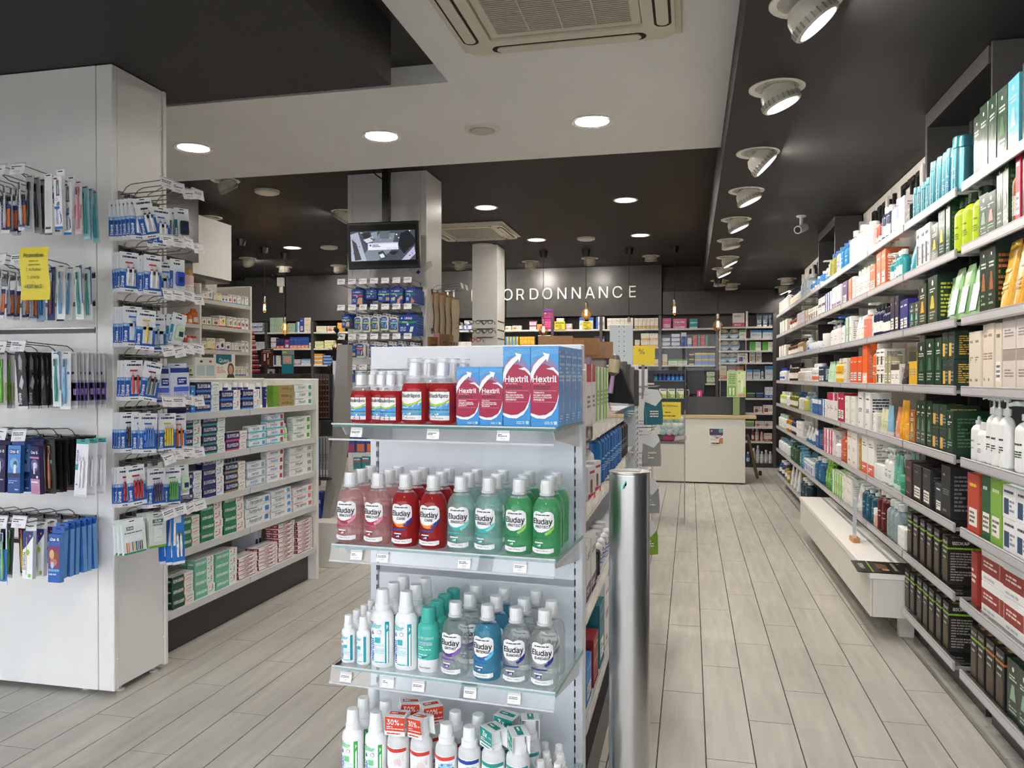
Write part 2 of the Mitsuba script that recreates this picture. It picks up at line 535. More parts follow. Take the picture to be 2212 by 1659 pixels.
# back wall fascia with the lettering
FY = YB - 0.02
fa = MB()
ys = [-6.6, -5.0, -4.0, -2.2, -0.4, 0.19]
for u0, u1 in ((528, 616), (617, 1092), (1093, 1430), (1431, 1674)):
    a, b = P(u0, 690, y=FY)[0], P(u1, 690, y=FY)[0]
    fa.box(a + 0.004, min(b - 0.004, 1.39), FY, FY + 0.03, 2.31, CEIL if b < 0.2 else BULK_Z, '#3a3938', 0.003)
struct('trim_1', fa.ply('m_darkpanel'))
slabel('trim_1', 'dark fascia panels above the medicine shelves')
# ------------------------------------------------------------------ lamps
def emit(d, rad):
    return {**d, 'emitter': {'type': 'area', 'radiance': {'type': 'rgb', 'value': (np.asarray(rad) * 1.0).tolist()}}}


def disc_mesh(r, z, n=28, down=True):
    q = ell(0, 0, r, r, n)
    q = np.column_stack([q, np.full(n, z)])
    return MB().poly(q[::-1] if down else q, '#fff')


_dl_ring = MB().lathe([(0.098, 0.0), (0.118, -0.006), (0.122, -0.003), (0.122, 0.0)][::-1], '#c9c6be', 32).ply('m_plastic')
_dl_dif = emit(disc_mesh(0.1, -0.0035).ply('m_matte'), LAMP * 32)
DOWN = [((418, 319), WHITE_Z, 'round downlight in the white ceiling, nearest the left pillar'), ((824, 294), WHITE_Z, 'round downlight in the white ceiling, above the television pillar'),
        ((1279, 262), WHITE_Z, 'round downlight in the white ceiling, right of the speaker'), ((1050, 448), CEIL, 'round downlight in the dark ceiling right of the television pillar'),
        ((1351, 432), CEIL, 'round downlight in the dark ceiling nearest the white ceiling edge'), ((1159, 518), CEIL, 'small far round downlight beside the rear air conditioner'),
        ((1383, 508), CEIL, 'far round downlight above the last pendant bulbs'), ((631, 535), CEIL, 'round downlight in the dark ceiling left of the television')]
for (u, v), zc, lb in DOWN:
    p = P(u, v, z=zc)
    put('downlight', [('ring', _dl_ring), ('diffuser', _dl_dif)], lb, 'ceiling light', xf(p[0], p[1], zc))
# lamps of the front ceiling that stand out of the frame, in the same rows
for x, y in ((-0.56, 1.6), (-0.56, 0.0)):
    put('downlight', [('ring', _dl_ring), ('diffuser', _dl_dif)], f'round downlight in the white ceiling {"just before" if y else "above"} the entrance', 'ceiling light', xf(x, y, WHITE_Z))


def gimbal(r, tilt):
    """A tilting spot: ring, swivelling head and lens; the head leans by tilt degrees towards +x."""
    ring = MB().lathe([(0.096, 0.0), (0.120, -0.006), (0.124, -0.003), (0.124, 0.0)][::-1], '#f4f1e8', 28)
    M = xf(0, 0, -0.004 - 0.0006 * tilt, ry=-tilt, s=1.26)
    head = MB().lathe([(0.066, -0.055), (0.069, -0.05), (0.069, -0.035), (0.066, -0.03), (0.06, 0.0), (0.045, 0.02), (0.0, 0.025)], ['#cfcabd', '#cfcabd', '#b5b1a5', '#cfcabd', '#d6d1c4', '#d6d1c4', '#d6d1c4'], 24)
    for k in range(24):
        a = k * math.pi / 12
        head.box(-0.002, 0.002, -0.0715, -0.067, -0.05, -0.03, '#8d897f')
        head.v[-6:] = [q @ xf(rz=math.degrees(a))[:3, :3].T for q in head.v[-6:]]
    return ring, head.move(M), disc_mesh(0.058, -0.0556).move(M)


def gimbal_parts(tilt, rad, on=True, cache={}):
    if (tilt, on) not in cache:
        ring, head, lens = gimbal(0, tilt)
        cache[tilt, on] = [('ring', ring.ply('m_plastic')), ('head', head.ply('m_plastic')),
                           ('lens', emit(lens.ply('m_matte'), rad) if on else lens.ply('m_gloss'))]
    return cache[tilt, on]


SPOT = LAMP * 40
for i, (u, v, tilt, on, lb) in enumerate([
        (1740, 5, 38, 1, 'cut off by the top edge of the picture'), (1678, 190, 22, 1, 'second along the row from the front'), (1637, 330, 45, 1, 'third along the row, steeply tilted'),
        (1612, 412, 24, 1, 'fourth along the row from the front'), (1590, 474, 24, 1, 'fifth along the row from the front'), (1577, 519, 10, 0, 'switched off, between lit ones'),
        (1572, 556, 26, 1, 'seventh along the row from the front'), (1560, 580, 24, 1, 'above the dark pendant lamp cap'), (1555, 606, 4, 0, 'half hidden behind a pendant lamp cap'),
        (1580, 614, 4, 0, 'unlit, nearest the back wall')]):
    p = P(u, v, z=BULK_Z)
    put('spotlight', gimbal_parts(tilt, SPOT, bool(on)), f'white tilting spotlight in the right bulkhead, {lb}', 'spotlight', xf(p[0], p[1], BULK_Z))
put('spotlight', gimbal_parts(38, SPOT, True), 'white tilting spotlight in the right bulkhead above the camera', 'spotlight', xf(0.39, 1.85, BULK_Z))
put('spotlight', gimbal_parts(4, SPOT, False), 'unlit recessed spotlight over the far end of the right shelves', 'spotlight', xf(*P(1700, 602, z=BULK_Z)))
put('spotlight', gimbal_parts(24, LAMP * 34, True), 'bright lit spotlight in the bulkhead corner at the end of the right shelves', 'spotlight', xf(*P(1692, 620, z=BULK_Z)[:2], BULK_Z))
# wall washers of the rear ceiling, leaning towards the back wall (and the left wall)
WASH = LAMP * 62
for u, v, tilt, rz, on, lb in [(993, 567, 30, 90, 1, 'above the letters left of the thin pillar'), (1145, 565, 30, 90, 1, 'above the letter D on the back wall'), (1274, 558, 26, 90, 1, 'behind the second pendant cap of the right row'),
                               (1406, 553, 8, 90, 0, 'unlit, above the end of the lettering'), (535, 558, 42, 90, 1, 'behind the left pendant caps'), (614, 577, 10, 90, 0, 'unlit, behind the third left pendant'),
                               (731, 574, 30, 90, 1, 'just left of the television'), (741, 457, 35, 180, 1, 'lit, half hidden by the television pillar'), (455, 470, 35, 150, 1, 'lit, against the tall white cabinet'),
                               (487, 390, 35, 60, 0, 'tilted, cut by the white ceiling edge')]:
    p = P(u, v, z=CEIL)
    put('wall_washer', gimbal_parts(tilt, WASH if rz == 90 else LAMP * 40, bool(on)), f'cream tilting spotlight in the dark ceiling, {lb}', 'spotlight', xf(p[0], p[1], CEIL, rz=rz))
# round white loudspeakers and detectors
_spk = MB().lathe([(0.0, -0.016), (0.07, -0.016), (0.075, -0.014), (0.078, -0.011), (0.108, -0.008), (0.112, 0.0)], ['#b9b6ae', '#b9b6ae', '#a7a49c', '#a7a49c', '#d8d5cc', '#d8d5cc'], 28).ply('m_plastic')
_spk2 = MB().lathe([(0.0, -0.03), (0.09, -0.03), (0.11, -0.022), (0.115, 0.0)], '#dad6cb', 28).ply('m_plastic')
put('ceiling_speaker', [('', _spk)], 'round white loudspeaker grille in the white ceiling between two downlights', 'speaker', xf(*P(1042, 279, z=WHITE_Z)))
put('ceiling_disc', [('', _spk2)], 'round cream cover on the dark ceiling left of the television pillar', 'ceiling disc', xf(*P(577, 412, z=CEIL)))
put('ceiling_disc', [('', _spk2)], 'small round cream cover on the dark ceiling nearest the television', 'ceiling disc', xf(*P(711, 533, z=CEIL)))
put('ceiling_disc', [('', _spk2)], 'round white cover on the dark ceiling between two far downlights', 'ceiling disc', xf(*P(1266, 514, z=CEIL)))


# pendant lamps: cap, cord, socket, bulb, filament
def bulb_prof(kind):
    if kind == 'globe':
        return [(0.0, -0.165), (0.025, -0.162), (0.048, -0.148), (0.063, -0.122), (0.067, -0.098), (0.06, -0.07), (0.042, -0.044), (0.022, -0.024), (0.0165, -0.008), (0.0165, 0.0)]
    if kind == 'pear':
        return [(0.0, -0.15), (0.02, -0.145), (0.036, -0.13), (0.043, -0.11), (0.042, -0.09), (0.034, -0.06), (0.022, -0.03), (0.017, -0.01), (0.0165, 0.0)]
    if kind == 'diamond':
        return [(0.0, -0.19), (0.015, -0.175), (0.042, -0.145), (0.058, -0.10), (0.036, -0.035), (0.017, -0.012), (0.0165, 0.0)]
    return [(0.0, -0.145), (0.014, -0.143), (0.02, -0.13), (0.021, -0.03), (0.017, -0.01), (0.0165, 0.0)]


def pendant(u, v, ysock, kind, glass, label, glow=30.0, zc=CEIL, yfix=None):
    p = P(u, v, z=zc) if yfix is None else P(u, v, y=yfix)
    x, y = p[0], p[1]
    z = P(u, ysock, y=y)[2]
    cap = MB().lathe([(0.04, zc - 0.085), (0.043, zc - 0.085), (0.06, zc - 0.001), (0.0, zc)], '#141414', 20).ply('m_plastic')
    cord = MB().tube([(0, 0, zc - 0.08), (0, 0, z)], 0.0035, '#111', 6).ply('m_matte')
    sock = MB().lathe([(0.019, z - 0.075), (0.0195, z - 0.045), (0.0215, z - 0.043), (0.0215, z - 0.02), (0.018, z - 0.012), (0.008, z)], '#cfcac0', 16).ply('m_metal')
    bz = z - 0.075
    parts = [('cap', cap), ('cord', cord), ('socket', sock), ('bulb', MB().lathe([(r, q + bz) for r, q in bulb_prof(kind)], '#fff', 20, sharp=60).ply(glass))]
    if glow:
        fl = MB()
        for a in range(4):
            an = a * math.pi / 2
            fl.tube([(0.010 * math.cos(an), 0.010 * math.sin(an), bz - 0.035), (0.014 * math.cos(an), 0.014 * math.sin(an), bz - 0.11)], 0.0032, '#fff', 5)
        parts.append(('bulb__filament', emit(fl.ply('m_matte'), np.array([1.0, 0.62, 0.26]) * glow * 0.16)))
    put('pendant_lamp', parts, label, 'pendant lamp', xf(x, y, 0))


PB = 9.0
pendant(1174, 545, 688, 'globe', 'm_smoke', 'black pendant lamp with a smoked globe bulb beside the pink display box', 60, yfix=10.6)
pendant(1266, 541, 652, 'globe', 'm_amber', 'black pendant lamp with an amber globe bulb under the letter A', 60, yfix=10.6)
pendant(1359, 538, 684, 'tube', 'm_clear', 'black pendant lamp whose socket shows above the grey perforated panel', 0, yfix=10.6)
pendant(1457, 534, 645, 'tube', 'm_amber', 'black pendant lamp with a lit narrow tube bulb right of the lettering', 200, yfix=10.6)
pendant(1551, 597, 676, 'globe', 'm_smoke', 'black pendant lamp with a dark globe bulb hanging from the right bulkhead', 60, zc=BULK_Z, yfix=10.6)
pendant(521, 517, 800, 'tube', 'm_clear', 'leftmost black pendant lamp, its bulb hidden behind the white shelf unit', 0)
pendant(571, 534, 640, 'tube', 'm_amber', 'black pendant lamp with a lit tube bulb left of the security camera', 220)
pendant(615, 547, 684, 'diamond', 'm_amber', 'black pendant lamp with an amber faceted bulb right of the security camera', 60)
# ------------------------------------------------------------------ right wall: nine shelf units
XS, XB = 1.03, 1.355
RZ = [2.104, 1.858, 1.583, 1.31, 1.033, 0.76, 0.483, 0.203]
BAYS = [(2.28, 3.375), (3.44, 4.215), (4.222, 5.025), (5.032, 5.862), (5.87, 6.77), (6.777, 7.585), (7.592, 8.405), (8.412, 9.24), (9.247, 10.08)]
PORTAL = {1: (3.412, 4.29), 5: (6.80, 7.65)}
BAYN = ['nearest dark', 'second, dark framed', 'third', 'fourth', 'fifth', 'sixth, dark framed', 'seventh', 'eighth', 'farthest']
rail_col, post_col = '#9a989a', '#dcd9d2'
for b, (y0, y1) in enumerate(BAYS):
    dark = b in (0, 1, 5)
    parts = []
    xb, xr = (XB, XR) if b else (1.62, XW)
    ya = y0 + (0.08 if b - 1 in PORTAL else 0)
    bp = MB().box(xb, xr - 0.004, y0 + 0.002, y1 - 0.002, 0.06, 2.66 if not dark else 2.655, '#242323' if dark else '#dedbd2')
    if not dark:   # rows of shelf pin holes
        for yy in (y0 + 0.07, y1 - 0.07):
            for k in range(64):
                bp.poly([(XB - 0.0005, yy - 0.004, 0.2 + k * 0.037), (XB - 0.0005, yy + 0.004, 0.2 + k * 0.037), (XB - 0.0005, yy + 0.004, 0.208 + k * 0.037), (XB - 0.0005, yy - 0.004, 0.208 + k * 0.037)], '#222', (XB + 1, yy, 1))
    parts.append(('back_panel', bp.ply('m_plastic')))
    for yy in (ya + 0.001, y1 - 0.026):
        parts.append(('upright', MB().box(xb - 0.035, xb - 0.001, yy, yy + 0.025, 0.06, 2.6, '#4a4848' if dark else post_col, 0.002).ply('m_plastic')))
    parts.append(('plinth', MB().box(1.148, xr - 0.004, y0, y1, 0.0, 0.1, '#2c2b2b').ply('m_plastic')))
    for i, z in enumerate(RZ):
        if i == 7 and 2 <= b <= 4:
            continue
        sk = new_key(f'shelf_unit{"" if b == 0 else f"_{b:03d}"}__shelf')
        parts.append((sk, MB().box(XS + 0.012, XB - 0.036, y0 + 0.008, y1 - 0.008, z - 0.010, z - 0.002, '#fff')))
        rl = MB().box(XS, XS + 0.009, y0 + 0.004, y1 - 0.004, z - 0.033, z + 0.006, rail_col, 0.002)
        rl.box(XS - 0.0012, XS, y0 + 0.01, y1 - 0.01, z - 0.026, z - 0.002, '#b9b7bb')
        rl.box(XS + 0.009, XB - 0.04, y0 + 0.004, y0 + 0.012, z - 0.026, z - 0.012, '#8d8b8b')
        rl.box(XS + 0.009, XB - 0.04, y1 - 0.012, y1 - 0.004, z - 0.026, z - 0.012, '#8d8b8b')
        parts.append((sk + '__ticket_rail', rl))
    key = new_key('shelf_unit')
    for pn, d in parts:
        if pn.startswith('shelf_unit'):
            scene[pn] = d.ply('m_glass' if 'rail' not in pn else 'm_plastic')
        else:
            scene[new_key(f'{key}__{pn}')] = d
    labels[key] = {'label': f'{BAYN[b]} unit of glass shelves along the right wall', 'category': 'shelf unit', 'group': 'shelf units of the right wall'}
for b, (y0, y1) in PORTAL.items():
    m = MB()
    c = '#3a3a3b'
    m.box(1.145, XB - 0.002 if b > 1 else XW - 0.01, y0 - (b < 2) * 0.012, y0 + (b > 1) * 0.028, 0.11, BULK_Z - 0.002, c, 0.002)
    m.box(1.145, XB - 0.002, y1 - 0.03, y1, 0.11, BULK_Z - 0.002, c, 0.002)
    m.box(1.145, XB - 0.002, y0 + 0.03, y1 - 0.03, BULK_Z - 0.075, BULK_Z - 0.002, c, 0.002)
    scene[f'shelf_unit_{b:03d}__portal_frame'] = m.ply('m_darkpanel')


# black letters on the white panels above the shelves
def letters(sign, chars, M_of, h, depth, bsdf_col, label, bsdf='m_matte', bold=True):
    parts = []
    for ch, M in zip(chars, M_of):
        m = meshkit.text_mesh(ch, h, depth, bold)
        v, f = np.array(m.vertices), np.array(m.faces)
        v[:, 0] -= (v[:, 0].min() + v[:, 0].max()) / 2
        tri = v[f].reshape(-1, 3)
        parts.append(('letter', MB().add(tri, np.arange(len(tri)).reshape(-1, 3), bsdf_col).move(M).ply(bsdf)))
    return put(sign, parts, label, 'lettering')


# text plane x-y -> wall: x to -y (read from the aisle facing +x), y to z, z to -x
def on_right(y, z):
    M = np.eye(4)
    M[:3, :3] = np.array([[0, 0, -1], [-1, 0, 0], [0, 1, 0]])
    M[:3, 3] = XB - 0.002, y, z
    return M


def on_back(x, z, yy):
    M = np.eye(4)
    M[:3, :3] = np.array([[1, 0, 0], [0, 0, -1], [0, 1, 0]])
    M[:3, 3] = x, yy, z
    return M


bien = [('B', 6.30), ('I', 6.14), ('E', 5.99), ('N', 5.80), ('E', 5.47), ('T', 5.30), ('R', 5.12), ('E', 4.95)]
letters('wall_lettering', [c for c, _ in bien], [on_right(y, 2.395) for _, y in bien], 0.19, 0.02, '#141414', 'black raised letters BIEN ETRE on the white panel above the right shelves')
soin = [('S', 9.5), ('O', 9.2), ('I', 8.95), ('N', 8.7), ('S', 8.4)]
letters('wall_lettering', [c for c, _ in soin], [on_right(y, 2.395) for _, y in soin], 0.19, 0.02, '#141414', 'black raised letters on the far white panel above the right shelves')
us = [(820, 'C'), (848, 'O'), (878, 'N'), (908, 'S'), (937, 'E'), (967.5, 'I'), (986, 'L'), (1026, 'E'), (1054, 'T')]
us += [(1040 + a / 3.318, c) for a, c in zip((190, 280, 378, 473, 578, 680, 778, 875, 975, 1082), 'ORDONNANCE')]
ms = []
for u, c in us:
    vb = 651.5 - (u - 968) * 0.0225
    p = P(u, vb, y=FY)
    ms.append(on_back(p[0], p[2], FY - 0.001))
letters('wall_lettering', [c for _, c in us], ms, 0.178, 0.018, '#efece4', 'white raised letters CONSEIL ET ORDONNANCE on the dark back wall', 'm_plastic', False)

# ------------------------------------------------------------------ white bench in front of the right shelves
BX0, BX1, BY0, BY1, BZ0, BZ1 = 0.90, 1.14, 4.30, 6.93, 0.125, 0.35
put('wall_bench', [('top', MB().box(BX0 - 0.004, BX1, BY0 - 0.004, BY1, BZ1 - 0.03, BZ1, '#eceae5', 0.002).ply('m_plastic')),
                   ('body', MB().box(BX0 + 0.012, BX1 - 0.004, BY0, BY1 - 0.01, BZ0, BZ1 - 0.031, '#d8d4cb', 0.002).ply('m_plastic')),
                   ('front_panel', MB().box(BX0 + 0.001, BX0 + 0.011, BY0 + 0.003, (BY0 + BY1) / 2 - 0.45, BZ0, BZ1 - 0.033, '#dad6cd', 0.002).ply('m_plastic')),
                   ('front_panel', MB().box(BX0 + 0.001, BX0 + 0.011, (BY0 + BY1) / 2 - 0.447, BY1 - 0.013, BZ0, BZ1 - 0.033, '#dad6cd', 0.002).ply('m_plastic')),
                   ('bracket', MB().box(BX1 - 0.08, BX1 - 0.006, BY0 + 0.1, BY0 + 0.14, 0.0, BZ0, '#c9c5bc', 0.002).ply('m_plastic')),
                   ('bracket', MB().box(BX1 - 0.08, BX1 - 0.006, BY1 - 0.3, BY1 - 0.26, 0.0, BZ0, '#c9c5bc', 0.002).ply('m_plastic'))],
    'long low white bench in front of the lower right shelves', 'bench')

# ------------------------------------------------------------------ left pillar with hook panels
PXR, PY0, PY1 = -2.37, 2.84, 3.185
pl = [('front_panel', MB().box(-3.6, -2.452, PY0, PY0 + 0.02, 0.02, SOFF_Z - 0.003, '#fff', 0.002).ply('m_laminate')),
      ('corner_post', MB().box(-2.449, PXR, PY0, PY0 + 0.03, 0.02, SOFF_Z - 0.003, '#fff', 0.003).ply('m_laminate')),
      ('side_panel', MB().box(PXR - 0.02, PXR - 0.001, PY0 + 0.031, PY1 - 0.024, 0.03, SOFF_Z - 0.003, '#fff', 0.002).ply('m_laminate')),
      ('rear_post', MB().box(PXR - 0.05, PXR + 0.004, PY1 - 0.022, PY1, 0.02, SOFF_Z - 0.003, '#fff', 0.002).ply('m_laminate')),
      ('core', boxes((-3.58, PXR - 0.022, PY0 + 0.032, PY1 - 0.03, 0.03, SOFF_Z - 0.004, '#999')).ply('m_matte'))]
for x, y in ((-2.55, PY0 + 0.05), (-2.40, PY0 + 0.07), (-2.40, PY1 - 0.06), (-3.1, PY0 + 0.06)):
    pl.append(('foot', MB().lathe([(0.018, 0.0), (0.018, 0.008), (0.008, 0.012), (0.008, 0.03)], '#bbb', 12, at=(x, y, 0)).ply('m_plastic')))
for (u, v, side) in ((247, 231, 0), (348, 276, 0), (355, 1376, 0), (255, 1424, 0)):
    p = P(u, v, x=PXR)
    cap = MB().lathe([(0.0, 0.004), (0.005, 0.0035), (0.008, 0.0)][::-1], '#e8e6e0', 12).move(xf(PXR - 0.001, p[1], p[2], ry=90))
    pl.append(('screw_cap', cap.ply('m_plastic')))
AZ = [2.128, 1.782, 1.438, 1.094, 0.754]
A_SLOT = [1.664, 1.55, 0.641]
BZs = [2.129, 1.899, 1.666, 1.437, 1.212, 0.985, 0.755]
for z in AZ + A_SLOT:
    pl.append(('slot_rail', MB().box(-3.3, -2.455, PY0 - 0.004, PY0 + 0.001, z - 0.012, z + 0.012, '#3d3c3b').box(-3.3, -2.455, PY0 - 0.006, PY0 - 0.004, z + 0.006, z + 0.012, '#9a9894').ply('m_metal')))
for z in BZs:
    pl.append(('slot_rail', MB().box(PXR - 0.001, PXR + 0.004, PY0 + 0.035, PY1 - 0.05, z - 0.012, z + 0.012, '#3d3c3b').ply('m_metal')))


def tag_mesh(price, seed, w=0.066, h=0.042, paper='#e9e9ec'):
    """Clear holder with a paper price ticket; local: hangs from the origin, faces -y."""
    m = MB().box(-w / 2, w / 2, -0.0015, 0.0, -h, 0.0, paper)
    m.box(-w / 2, w / 2, -0.003, 0.003, 0.0, 0.006, '#c4c6c8')
    print_flat(m, [('l', 0.08, 0.5, 0.8, 0.86, 2, '#33343a'), ('t', price, 0.5, 0.2, 0.16, '#22232a', 'c', False), ('l', 0.35, 0.06, 0.65, 0.13, 1, '#aaa')], (-w / 2, -0.0015, -h), (1, 0, 0), (0, 0, 1), w, h, seed)
    return m


_PRICES = ['4.90 €', '3.90 €', '5.90 €', '6.90 €', '4.35 €', '9.95 €', '2.90 €', '12.90 €']
_TAGS = [tag_mesh(p, i).move(xf(rx=-14)).ply('m_paper') for i, p in enumerate(_PRICES)]


def hook_mesh(L, wire='#8d8d8f'):
    """Double wire hook, local: from a back plate at the origin out along -y; the upper wire carries the ticket."""
    m = MB().box(-0.016, 0.016, -0.004, 0.0, -0.035, 0.012, '#6a6a6c', 0.001)
    m.tube([(0, -0.004, 0.0), (0, -L + 0.03, 0.004), (0, -L, 0.018)], 0.0026, wire, 6)
    m.tube([(0.004, -0.004, 0.004), (0.004, -0.025, 0.03), (0.004, -0.05, 0.042), (0.004, -L - 0.02, 0.052)], 0.0022, wire, 6)
    return m


_HOOKS = {}


def hook(holder, M, L, tag=0, tilt=0.0, turn=0.0):
    """A hook as a part of its holder, its ticket a sub-part."""
    if L not in _HOOKS:
        _HOOKS[L] = hook_mesh(L).ply('m_metal')
    k = new_key(f'{holder}__hook')
    entry(k, _HOOKS[L], M)
    if tag is not None:
        entry(f'{k}__price_ticket', _TAGS[tag % len(_TAGS)], M @ xf(0.004, -L - 0.02, 0.05 + tilt * 0.001, ry=tilt, rz=turn))


pkey = put('display_pillar', pl, 'wide white laminate pillar with hook rails hung with oral care packs at left', 'pillar')
A_HX = [-3.0, -2.91, -2.82, -2.73, -2.64, -2.55]
for r, z in enumerate(AZ):
    for i, x in enumerate(A_HX):
        hook(pkey, xf(x, PY0 - 0.006, z), 0.27, r * 3 + i, rnd.uniform(-4, 4))
B_HY = [2.885, 2.955, 3.025, 3.095]
for r, z in enumerate(BZs):
    for i, y in enumerate(B_HY):
        hook(pkey, xf(PXR + 0.004, y, z, rz=90), 0.20, r + 2 * i, rnd.uniform(-11, 11), rnd.uniform(-22, 4))

# ------------------------------------------------------------------ left gondola with toothpaste shelves
GX, GY0, GY1 = -2.43, 3.22, 4.79
GZ = [1.169, 0.948, 0.724, 0.499, 0.218]
lg = [('end_panel', MB().box(GX - 0.52, GX + 0.004, GY1, GY1 + 0.03, 0.0, 1.341, '#e2dfd8', 0.003).ply('m_plastic')),
      ('back_panel', MB().box(GX - 0.42, GX - 0.40, GY0, GY1 - 0.001, 0.1, 1.335, '#d9dbd8').ply('m_plastic')),
      ('top_panel', MB().box(GX - 0.42, GX - 0.38, GY0, GY1 - 0.001, 1.336, 1.345, '#ecebe6').ply('m_plastic')),
      ('plinth', MB().box(GX - 0.40, GX - 0.06, GY0, GY1 - 0.001, 0.0, 0.165, '#262525', 0.002).ply('m_plastic'))]
gy = [GY0, (GY0 + GY1) / 2 - 0.02, GY1 - 0.003]
gk = put('shelf_gondola', lg, 'low white gondola of toothpaste shelves behind the left pillar', 'shelf unit')
for z in GZ:
    for a, b in zip(gy, gy[1:]):
        k = new_key(f'{gk}__shelf')
        scene[k] = MB().box(GX - 0.38, GX - 0.006, a + 0.002, b - 0.002, z - 0.02, z - 0.002, '#dcdcd8', 0.001).ply('m_plastic')
        scene[f'{k}__ticket_rail'] = MB().box(GX - 0.005, GX + 0.002, a + 0.003, b - 0.003, z - 0.034, z + 0.004, '#c9cacb', 0.0015).ply('m_plastic')

# ------------------------------------------------------------------ tall shelf unit at the far left
FX, FY0, FY1 = -4.6, 5.6, 7.56
FZ = [2.122, 1.925, 1.725, 1.52]
FZ = [P(538, v, x=FX)[2] for v in (662, 713, 761, 812)]
ymid = P(434, 700, x=FX)[1]
fl_ = [('dark_back', boxes((FX - 0.42, FX - 0.40, FY0, ymid - 0.001, 0.1, 3.0, '#2b2a29')).ply('m_plastic')),
       ('white_back', boxes((FX - 0.42, FX - 0.40, ymid + 0.001, FY1, 0.1, 2.4, '#bfbcb2')).ply('m_plastic')),
       ('end_panel', MB().box(FX - 0.42, FX + 0.002, FY1 + 0.001, FY1 + 0.03, 0.0, P(538, 618, x=FX)[2], '#d2cfc6', 0.002).ply('m_plastic')),
       ('divider', MB().box(FX - 0.40, FX, ymid - 0.015, ymid + 0.012, 0.0, P(436, 612, x=FX)[2], '#d8d5cc', 0.002).ply('m_plastic')),
       ('plinth', boxes((FX - 0.40, FX - 0.04, FY0, FY1, 0.0, 0.12, '#2a2929')).ply('m_plastic'))]
fk = put('tall_shelf_unit', fl_, 'tall white and dark shelf unit of supplements behind the low gondola', 'shelf unit')
for z in FZ + [1.05, 0.75, 0.45]:
    for a, b in ((FY0, ymid - 0.016), (ymid + 0.013, FY1)):
        k = new_key(f'{fk}__shelf')
        scene[k] = MB().box(FX - 0.398, FX - 0.002, a + 0.002, b - 0.002, z - 0.03, z - 0.002, '#d6d3ca', 0.001).ply('m_plastic')
        scene[f'{k}__ticket_rail'] = MB().box(FX - 0.001, FX + 0.006, a + 0.003, b - 0.003, z - 0.036, z + 0.002, '#bdbab3', 0.0015).ply('m_plastic')
cy1 = P(500, 487, x=FX - 0.1)[1]
scene[f'{fk}__upper_cabinet'] = MB().box(FX - 0.5, FX - 0.1, ymid + 0.02, cy1, 2.36, P(500, 487, x=FX - 0.1)[2], '#fff', 0.003).ply('m_laminate')
labels[f'{fk}__upper_cabinet'] = {'label': 'tall white boxed panel above the shelves'}
scene[f'{fk}__cabinet_gap'] = boxes((FX - 0.5, FX - 0.12, ymid + 0.03, cy1 - 0.01, 2.33, 2.36, '#3a3936')).ply('m_plastic')
scene[f'{fk}__dark_fascia'] = boxes((FX - 0.4, FX - 0.01, FY0, ymid - 0.017, 2.45, CEIL - 0.004, '#3a3938')).ply('m_darkpanel')


# ------------------------------------------------------------------ television pillar and thin pillar
TX0, TX1, TY0, TY1 = P(751, 480, y=6.21)[0], P(921, 480, y=6.21)[0], 6.21, 6.62
tp = [('front_panel', MB().box(TX0 + 0.045, TX1 - 0.052, TY0, TY0 + 0.02, 0.0, CEIL - 0.004, '#fff', 0.001).ply('m_laminate')),
      ('corner_post', MB().box(TX0, TX0 + 0.043, TY0, TY0 + 0.03, 0.0, CEIL - 0.004, '#fff', 0.002).ply('m_laminate')),
      ('corner_post', MB().box(TX1 - 0.05, TX1, TY0, TY0 + 0.03, 0.0, CEIL - 0.004, '#fff', 0.002).ply('m_laminate')),
      ('side_panel', MB().box(TX0 + 0.002, TX1 - 0.001, TY0 + 0.031, TY1, 0.0, CEIL - 0.004, '#fff', 0.002).ply('m_laminate'))]
UZ = [P(880, v, y=TY0)[2] for v in (624, 678, 739, 802, 865, 920)]
for z in UZ:
    tp.append(('slot_rail', MB().box(TX0 + 0.05, TX1 - 0.055, TY0 - 0.005, TY0 - 0.0005, z - 0.012, z + 0.012, '#555').ply('m_metal')))
tk = put('television_pillar', tp, 'white laminate pillar carrying the television and hung with plasters', 'pillar')
for r, z in enumerate(UZ):
    for i in range(7):
        hook(tk, xf(TX0 + 0.09 + i * 0.095, TY0 - 0.006, z), 0.30, r + i)
SZ = [P(935, v, x=TX1)[2] for v in (628, 712)]
for z in SZ:
    for y in (TY0 + 0.14, TY0 + 0.28):
        hook(tk, xf(TX1 + 0.002, y, z, rz=90), 0.24, 3)
CX0, CX1, CY0, CY1 = P(1020, 560, y=9.87)[0], P(1074, 560, y=9.87)[0], 9.87, 10.29
cp = [('front_panel', MB().box(CX0, CX1, CY0, CY0 + 0.02, 0.0, CEIL - 0.004, '#fff', 0.002).ply('m_laminate')),
      ('side_panel', MB().box(CX0 + 0.002, CX1 - 0.001, CY0 + 0.021, CY1, 0.0, CEIL - 0.004, '#fff', 0.002).ply('m_laminate')),
      ('collar', MB().lathe([(0.12, CEIL - 0.03), (0.14, CEIL - 0.01), (0.14, CEIL - 0.002)], '#cfccc4', 20, at=((CX0 + CX1) / 2 - 0.02, CY0 - 0.02, 0), k=0.8).ply('m_plastic'))]
for v in (692.5, 711, 729.5, 748):
    z = P(1048, v, y=CY0)[2]
    cp.append(('slot_rail', MB().box(CX0 + 0.06, CX1 - 0.06, CY0 - 0.003, CY0 + 0.001, z - 0.006, z + 0.006, '#55544e').ply('m_matte')))
    cp.append(('bracket_row', MB().box(CX0 + 0.02, CX1 - 0.03, CY0 - 0.03, CY0 - 0.002, z - 0.10, z - 0.097, '#bdbbb0').ply('m_plastic')))
    z = P(1082, v + 3, x=CX1)[2]
    cp.append(('slot_rail', MB().box(CX1 - 0.002, CX1 + 0.002, CY0 + 0.03, CY1 - 0.03, z - 0.008, z + 0.008, '#55544e').ply('m_matte')))
